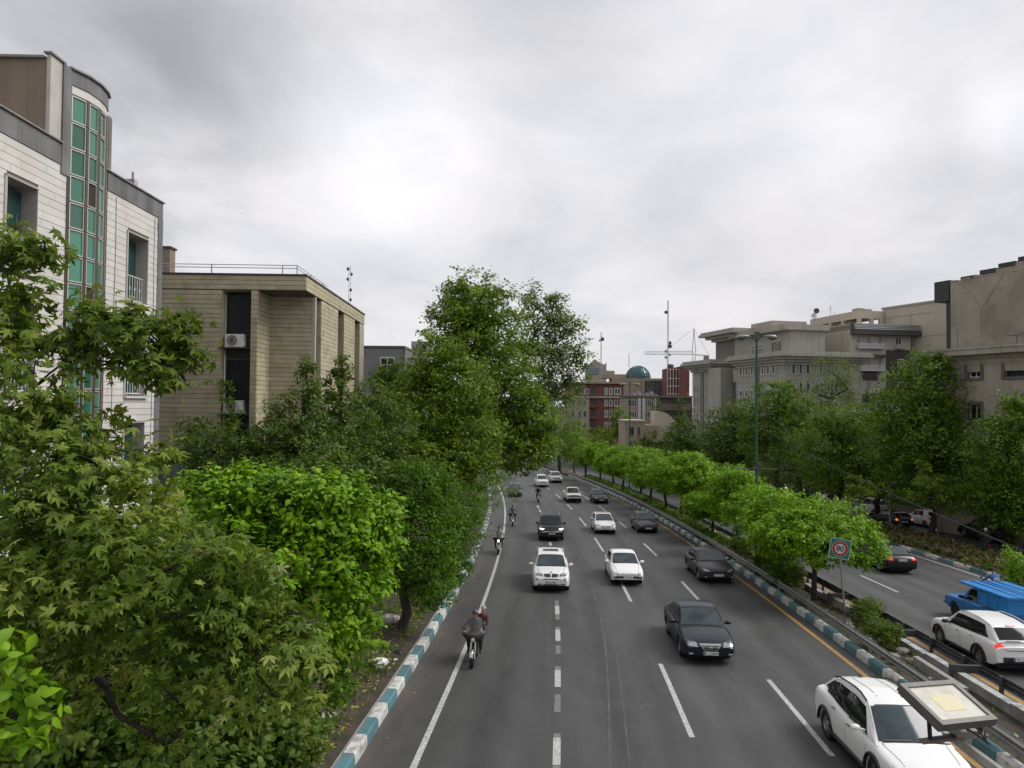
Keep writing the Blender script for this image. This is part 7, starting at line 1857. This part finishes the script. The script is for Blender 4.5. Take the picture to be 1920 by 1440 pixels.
def on(u, Y, away=False, yaw=0.0):
    t = rp(0, Y + (1 if away else -1)) - rp(0, Y)
    return rp(u, Y), (Matrix.Rotation(yaw, 3, 'Z') @ t if yaw else t)
l, t = on(-2.93, 24.4)
motorcycle('black motorcycle with tall clear windscreen and black leg apron, nearest on the left', l, t, lit=False, screen=True)
person('person in black riding behind the motorcycle windscreen', l, t, (K_black, K_black), headwear=K_helm)
person('person in maroon and black leaning out behind the rider with the windscreen', l, t, (K_maroon, K_black), px_=-.36, lean=(.02, .22), hands='thigh', headwear=K_capg, turn=.3, pz=.06)
l, t = on(-3.46, 45.9)
motorcycle('motorcycle with lit lamp straddling the white edge line, second from the front', l, t, lit=True, screen=True)
person('person with pale grey sleeves and dark trousers on the second motorcycle', l, t, (K_pale, K_black), headwear=None)
l, t = on(-2.75, 59.6)
motorcycle('motorcycle third in the line near the shrubs, ridden by a person in jeans', l, t, tank=B_red, screen=True)
person('person in dark jacket and blue jeans on the third motorcycle', l, t, (K_dgrey, K_jean), headwear=K_helm)
l, t = on(.44, 79.8)
motorcycle('motorcycle farthest away between the white minivan and the black sport utility car', l, t, box=False)
person('person all in black on the farthest motorcycle', l, t, (K_black, K_black), headwear=None)
l, t = on(20.5, 35.2, True)
motorcycle('motorcycle going away behind the blue cargo box', l, t)
person('person in a blue printed shirt riding away beyond the blue cargo box', l, t, (K_blue, K_dgrey), print_=True)
l, t = on(31.6, 60.4, True, -.5)
motorcycle('dark motorcycle parked behind the white hatchback on the side street', l + Vector((0, 0, .02)), t, group='motorcycles on the side street')
l, t = on(29.4, 50.4, True, -.3)
motorcycle('dark motorcycle on the side street under a rider with a white helmet', l + Vector((0, 0, .02)), t, group='motorcycles on the side street')
person('person in dark clothes with a white helmet on the side street motorcycle', l + Vector((0, 0, .02)), t, (K_black, K_black), headwear=K_helmw)

# ================================================================== sign, lamps, cables
M_sgreen = mat('sign_green', (.01, .16, .095), .4, var=.08, vs=6); M_swhite = mat('sign_white', (.52, .50, .46), .45, var=.06, vs=7); M_sred = mat('sign_red', (.30, .025, .03), .4); M_sblack = mat('sign_black', (.015, .015, .015), .5)
M_pole = mat('sign_pole', (.30, .30, .29), .5, .6, var=.2, vs=3, dirt=(.12, .1, .08), dirt_amt=.5)
base = rp(12.35, 31.8, .1); ctr = at(1575, 1029, 31.75)
sg = thing('speed_sign', 'square green speed limit sign reading 80 in a red ring on a leaning grey post', 'road sign', base)
c = ctr - base
MB().tube([(0, 0, -.1), tuple(c * .5 + Vector((.0, .05, 0))), tuple(c + Vector((-.02, .06, .25)))], .04, 10).build('post', M_pole, sg)
def rsq(h, r=.06, n=5):
    out = []
    for (sx, sz, a0) in ((1, 1, 0), (-1, 1, 90), (-1, -1, 180), (1, -1, 270)):
        for k in range(n + 1): a = R(a0 + 90 * k / n); out.append((sx * (h - r) + r * math.cos(a), sz * (h - r) + r * math.sin(a)))
    return out
pl = MB().prism(rsq(.44), 0, .025).build('plate', M_sgreen, sg)
pl.matrix_local = Matrix.Translation(c) @ Matrix.Rotation(R(9), 4, 'Y') @ Matrix.Rotation(R(-8), 4, 'Z')
b = MB(); o_, i_ = rsq(.425, .055), rsq(.40, .045); n = len(o_)
b.add([(x, -.004, z) for x, z in o_] + [(x, -.004, z) for x, z in i_], [(k, (k + 1) % n, n + (k + 1) % n, n + k) for k in range(n)]).build('border', M_swhite, pl)
def ring(r0_, r1_, y, m, nm, par):
    b = MB(); n = 40; b.add([(r0_ * math.cos(2 * math.pi * k / n), y, r0_ * math.sin(2 * math.pi * k / n)) for k in range(n)] + [(r1_ * math.cos(2 * math.pi * k / n), y, r1_ * math.sin(2 * math.pi * k / n)) for k in range(n)], [(k, (k + 1) % n, n + (k + 1) % n, n + k) for k in range(n)]); return b.build(nm, m, par)
ring(.335, .320, -.005, M_swhite, 'ring_edge', pl); ring(.32, .215, -.006, M_sred, 'red_ring', pl); ring(.215, .002, -.007, M_swhite, 'disc', pl)
q = obj('numeral', text_mesh('80', .33, 'numeral', M_sblack, .001, .006), pl); q.rotation_euler = (R(90), 0, 0); q.location = (0, -.011, -.005)

M_lgreen = mat('lamp_green', (.008, .045, .036), .4, .2, var=.15, vs=2); M_lhead = mat('lamp_head', (.24, .25, .245), .4, .5); M_lglass = mat('lamp_glass', (.06, .06, .06), .2, spec=.6)
lb = rp(12.2, 43.9, .1); tp = at(1424, 634, 43.9); H_ = tp.z - lb.z
lp = thing('street_lamp', 'tall green street lamp with two cobra heads on the median, the nearer one', 'street lamp', lb, 0, 'green street lamps on the median')
MB().tube([(0, 0, 0), (0, 0, 1.2), (0, 0, 1.25), (0, 0, H_)], [.14, .13, .09, .06], 12).build('pole', M_lgreen, lp, smooth=40)
for s_ in (-1, 1):
    MB().tube([(0, 0, H_ - .25), (s_ * .25, 0, H_ + .08), (s_ * .62, 0, H_ + .12)], .035, 7).build('arm', M_lgreen, lp)
    h = MB(); vs, fs = [], []; n = 10
    for i, (x, w_, z0_, z1_) in enumerate(((.40, .05, .07, .13), (.55, .09, .05, .18), (.82, .15, -.02, .22), (1.08, .15, -.05, .19), (1.2, .08, .0, .10))):
        for j in range(n): a = 2 * math.pi * j / n; vs.append((s_ * x, w_ * math.cos(a), H_ + (z0_ + z1_) / 2 + (z1_ - z0_) / 2 * math.sin(a)))
    for i in range(4):
        for j in range(n): fs.append((i * n + j, i * n + (j + 1) % n, (i + 1) * n + (j + 1) % n, (i + 1) * n + j))
    fs += [tuple(range(n)), tuple(4 * n + j for j in reversed(range(n)))]
    hd = h.add(vs, fs).build('lamp_head', M_lhead, lp, smooth=60)
    MB().ball((s_ * .92, 0, H_ - .02), (.22, .12, .10), 10, 6).build('lens', M_lglass, hd, smooth=180)
MB().box(-.06, .06, -.06, .06, H_, H_ + .35).box(-.16, .16, -.05, .05, H_ + .28, H_ + .38).build('sensor', M_dark_steel, lp)
zb_ = at(1424, 879, 43.9).z - lb.z
MB().tube([(-1.25, 0, zb_), (1.25, 0, zb_)], .03, 6).box(-.14, .14, -.14, .14, zb_ - .08, zb_ + .08).box(.02, .22, -.1, .1, zb_ + .12, zb_ + .36).tube([(-.18, 0, zb_ + .42), (.2, 0, zb_ + .3)], .02, 5).build('banner_bracket', M_dark_steel, lp)
q_ = at(1181, 722, 88); l2 = dup(lp, (q_.x, 88, gz(88) + .1), .05, 'green street lamp with two heads far down the median before the brick house')
cb = thing('overhead_cable', 'dark cable sagging from the green lamp post to the right edge of the picture', 'cable', lb); zc_ = at(1428, 797, 43.9).z - lb.z
e = at(2080, 1098, 17) - lb
MB().tube([Vector((0, 0, zc_)).lerp(e, k / 16) - Vector((0, 0, 1.2 * (k / 16) * (1 - k / 16))) for k in range(17)], .022, 5).build('cable', V_tyre, cb)
M_wire = mat('grey_wire', (.12, .12, .11), .7)
cb2 = thing('overhead_cable', 'thin cable between the two green lamp posts over the median trees', 'cable', lb)
e = Vector((q_.x, 88, at(1181, 838, 88).z)) - lb
MB().tube([Vector((0, 0, zc_)).lerp(e, k / 12) - Vector((0, 0, 1.6 * (k / 12) * (1 - k / 12))) for k in range(13)], .016, 4).build('cable', M_wire, cb2)
# small flat topped lamp by the side street
sb = rp(28.1, 60.2, .1); tz = at(1668, 905, 60.2).z - sb.z
sl = thing('garden_lamp', 'small grey lamp post with a flat disc top on the planting strip', 'lamp post', sb)
MB().tube([(0, 0, 0), (0, 0, tz - .35)], [.09, .075], 8).build('post', M_lhead, sl)
MB().lathe([(0, tz), (.55, tz - .02), (.62, tz - .06), (.3, tz - .10), (0, tz - .1)], 18).build('disc', M_lhead, sl, smooth=40)
b = MB()
for k in range(3): a = 2 * math.pi * k / 3; b.tube([(.06 * math.cos(a), .06 * math.sin(a), tz - .5), (.32 * math.cos(a), .32 * math.sin(a), tz - .09)], .02, 4)
b.lathe([(0, tz - .42), (.12, tz - .36), (.10, tz - .12)], 10); b.build('lantern', M_grail, sl)

# ---- floodlight hung from the footbridge
M_ff = mat('floodlight_frame', (.12, .115, .10), .5, .3, var=.15, vs=20); M_fg = mat('frosted_glass', (.50, .48, .41), .25, var=.06, vs=12, dirt=(.38, .35, .27), dirt_amt=.6, dirt_s=14); M_led = mat('led_field', (.52, .46, .27), .35, var=.05, vs=20); M_br = mat('rusty_flat_bar', (.15, .12, .095), .8, var=.25, vs=15); M_arm = mat('cream_arm', (.40, .38, .33), .6, var=.1, vs=8)
B0, B1, TL = at(1768, 1359, 4.2), at(1872, 1348, 4.385), at(1704, 1280, 4.5)
ex = (B1 - B0); w_ = ex.length; ex = ex.normalized(); ey = TL - B0; ey = ey - ex * ey.dot(ex); h_ = ey.length; ey = ey.normalized(); ez = ex.cross(ey)
fl = thing('floodlight', 'square floodlight with frosted yellowish panel and grey frame on the footbridge', 'floodlight'); FM = Matrix.Translation(B0) @ Matrix((ex, ey, ez)).transposed().to_4x4(); fl.matrix_local = FM
fwd = .032
b = MB().box(0, w_, 0, fwd, -.05, 0).box(0, w_, h_ - fwd, h_, -.05, 0).box(0, fwd, fwd, h_ - fwd, -.05, 0).box(w_ - fwd, w_, fwd, h_ - fwd, -.05, 0).box(.01, w_ - .01, .01, h_ - .01, -.065, -.051)
b.build('frame', M_ff, fl)
MB().box(fwd - .004, w_ - fwd + .004, fwd - .004, h_ - fwd + .004, -.03, -.010).build('panel', M_fg, fl)
MB().box(w_ * .3, w_ * .7, h_ * .3, h_ * .68, -.0098, -.0085).build('led_field', M_led, fl)
inv = FM.inverted()
def L_(px, py, Y): return inv @ at(px, py, Y)
b = MB(); b.tube([L_(1741, 1335, 4.4), L_(1744, 1386, 4.4)], .013, 6).tube([L_(1838, 1350, 4.6), L_(1838, 1372, 4.6)], .013, 6).tube([L_(1744, 1386, 4.4), L_(1838, 1374, 4.6)], .013, 6); b.build('yoke', V_dark, fl)
b = MB(); p_, q__ = L_(1726, 1389, 4.35), L_(1850, 1375, 4.62); d_ = (q__ - p_).normalized(); s__ = (inv.to_3x3() @ Vector((0, -1, 0))).normalized() * .03; u_ = (inv.to_3x3() @ Vector((0, 0, -1))) * .008
b.add([p_ - s__, q__ - s__, q__ + s__, p_ + s__, p_ - s__ + u_, q__ - s__ + u_, q__ + s__ + u_, p_ + s__ + u_], [(0, 1, 2, 3), (7, 6, 5, 4), (0, 4, 5, 1), (1, 5, 6, 2), (2, 6, 7, 3), (3, 7, 4, 0)]).build('flat_bar', M_br, fl)
b = MB(); c_ = L_(1806, 1368, 4.52); b.box(c_.x - .07, c_.x + .07, c_.y - .035, c_.y + .05, c_.z - .04, c_.z + .02).build('driver_box', M_concrete, fl)
b = MB(); b.tube([L_(1812, 1366, 4.5), L_(1830, 1376, 4.45), L_(1848, 1390, 4.4), L_(1856, 1396, 4.38)], .006, 5).tube([L_(1824, 1358, 4.6), L_(1838, 1372, 4.55), L_(1850, 1392, 4.5), L_(1846, 1372, 4.55)], .006, 5); b.build('wire', V_tyre, fl)
b = MB(); pa, pb_ = L_(1800, 1384, 4.55), L_(1960, 1500, 3.2)
s__ = (inv.to_3x3() @ Vector((.6, .8, 0))).normalized() * .02; u_ = (inv.to_3x3() @ Vector((0, 0, -1))) * .045
b.add([pa - s__, pb_ - s__, pb_ + s__, pa + s__, pa - s__ + u_, pb_ - s__ + u_, pb_ + s__ + u_, pa + s__ + u_], [(0, 1, 2, 3), (7, 6, 5, 4), (0, 4, 5, 1), (1, 5, 6, 2), (2, 6, 7, 3), (3, 7, 4, 0)]).build('mounting_arm', M_arm, fl)

# ---- stick fence, green fence, litter, stones
M_stick = mat('weathered_stick', (.20, .15, .10), .9, var=.2, vs=6)
sf = thing('stick_fence', 'rough fence of sticks with one bent rail on the planting strip', 'fence', rp(24.9, 40, .17)); o0 = rp(24.9, 40, .17)
pts = [rp(25.6 - .9 * k / 12, 54 - 1.5 * k, .55 + .12 * math.sin(k * 1.7)) - o0 for k in range(13)]
MB().tube(pts, .03, 5).build('rail', M_stick, sf)
for k in range(30):
    q_ = pts[int(k * 12 / 30)].lerp(pts[min(12, int(k * 12 / 30) + 1)], (k * 12 / 30) % 1); zg = gz(q_.y + 40) - gz(40)
    MB().tube([(q_.x + rng.uniform(-.1, .1), q_.y, zg - .1), (q_.x + rng.uniform(-.05, .05), q_.y + rng.uniform(-.1, .1), q_.z + rng.uniform(.0, .25))], .017, 4).build('stick', M_stick, sf)
M_gmesh = mat('green_sheeting', (.008, .075, .03), .7, var=.15, vs=1.5); M_roughw = mat('rough_wall', (.20, .165, .135), .95, var=.2, vs=1, streak=.3)
gf = thing('green_fence', 'green sheeting fence on a low wall behind the parked white hatchback', 'fence', rp(36.4, 62), rdir(62)); o0 = rp(36.4, 62)
for k in range(8):
    piece('fence_panel', M_gmesh, k * 2.5 + .03, k * 2.5 + 2.47, -.03, .03, .9 - .041 * k * 2.5, 3.0 - .041 * k * 2.5, gf); piece('wall_block', M_roughw, k * 2.5, k * 2.5 + 2.49, -.1, .1, -.9, .89 - .041 * k * 2.5, gf)
    piece('post', M_grail, k * 2.5 - .03, k * 2.5 + .03, -.07, -.031, .9 - .041 * k * 2.5, 3.1 - .041 * k * 2.5, gf)
rw = thing('rough_wall', 'brownish rough wall behind the parked black pickup', 'wall', rp(36.6, 46), rdir(54))
for k in range(6): piece('wall_panel', M_roughw, k * 2.6, k * 2.6 + 2.58, -.12, .12, -1.2, 3.2 - .02 * (k % 2), rw)
M_bag = mat('plastic_bag', (.60, .58, .57), .5, var=.1, vs=10)
def crumple(name, label, cat, loc, r, m, seed, sq=.6):
    rr = np.random.default_rng(seed); b = MB(); b.ball((0, 0, 0), 1, 12, 8)
    cz = np.array(b.v); k_ = 1 + .28 * np.sin(cz @ rr.normal(size=(3, 3)) * 3.1).sum(1) / 2 + rr.normal(size=len(cz)) * .07
    b.v = [tuple(Vector((x * k, y * k * .85, max(z * k * sq, -.35))) * r) for (x, y, z), k in zip(cz, k_)]
    o = b.build(name, m, None, label=label, cat=cat, smooth=25); o.location = loc; return o
vz = lambda u: .17 + max(0, -5.3 - u) * .139
crumple('plastic_bag', 'crumpled white plastic bag lying on the leafy verge', 'bag', rp(-5.84, 22.8, vz(-5.84) + .1), .27, M_bag, 2)
crumple('litter_heap', 'heap of crumpled grey and white litter by the bare mulberry trunk', 'litter', rp(-6.5, 27.4, vz(-6.5) + .12), .34, mat('litter_grey', (.36, .34, .33), .7, var=.5, vs=9, dirt=(.08, .07, .06), dirt_amt=.8, dirt_s=9), 5, .7)
crumple('plastic_bag', 'small torn dark bag at the kerb on the verge', 'bag', rp(-5.55, 24.3, vz(-5.55) + .04), .13, V_dark, 7)
crumple('paper_scrap', 'small pale paper scrap on the verge beside the crumpled bag', 'litter', rp(-5.5, 23.6, vz(-5.5) + .03), .07, M_bag, 8, .4)
M_stone = mat('rubble_stone', (.20, .18, .155), .95, var=.25, vs=6)
for k, (u, Y, r, lab) in enumerate(((11.5, 25.7, .26, 'largest rubble stone beside the low wall stub'), (11.9, 25.2, .20, 'flat rubble stone against the low wall stub'), (11.3, 25.1, .18, 'small rubble stone nearest the guardrail'), (12.1, 26.3, .22, 'grey rubble stone under the round bush'), (11.6, 29.6, .24, 'brown stone at the foot of the speed sign post'), (12.0, 30.4, .2, 'pale stone right behind the speed sign post'))):
    crumple('rubble_stone', lab, 'stone', rp(u, Y, .24), r, M_stone, 20 + k, .55)
tv = thing('stone_slab', 'flat pale stone slab half buried in the leafy verge', 'stone', rp(-6.3, 18.4, vz(-6.3) - .02), .2)
MB().box(-.5, .5, -.16, .16, 0, .1).build('slab', M_concrete, tv)
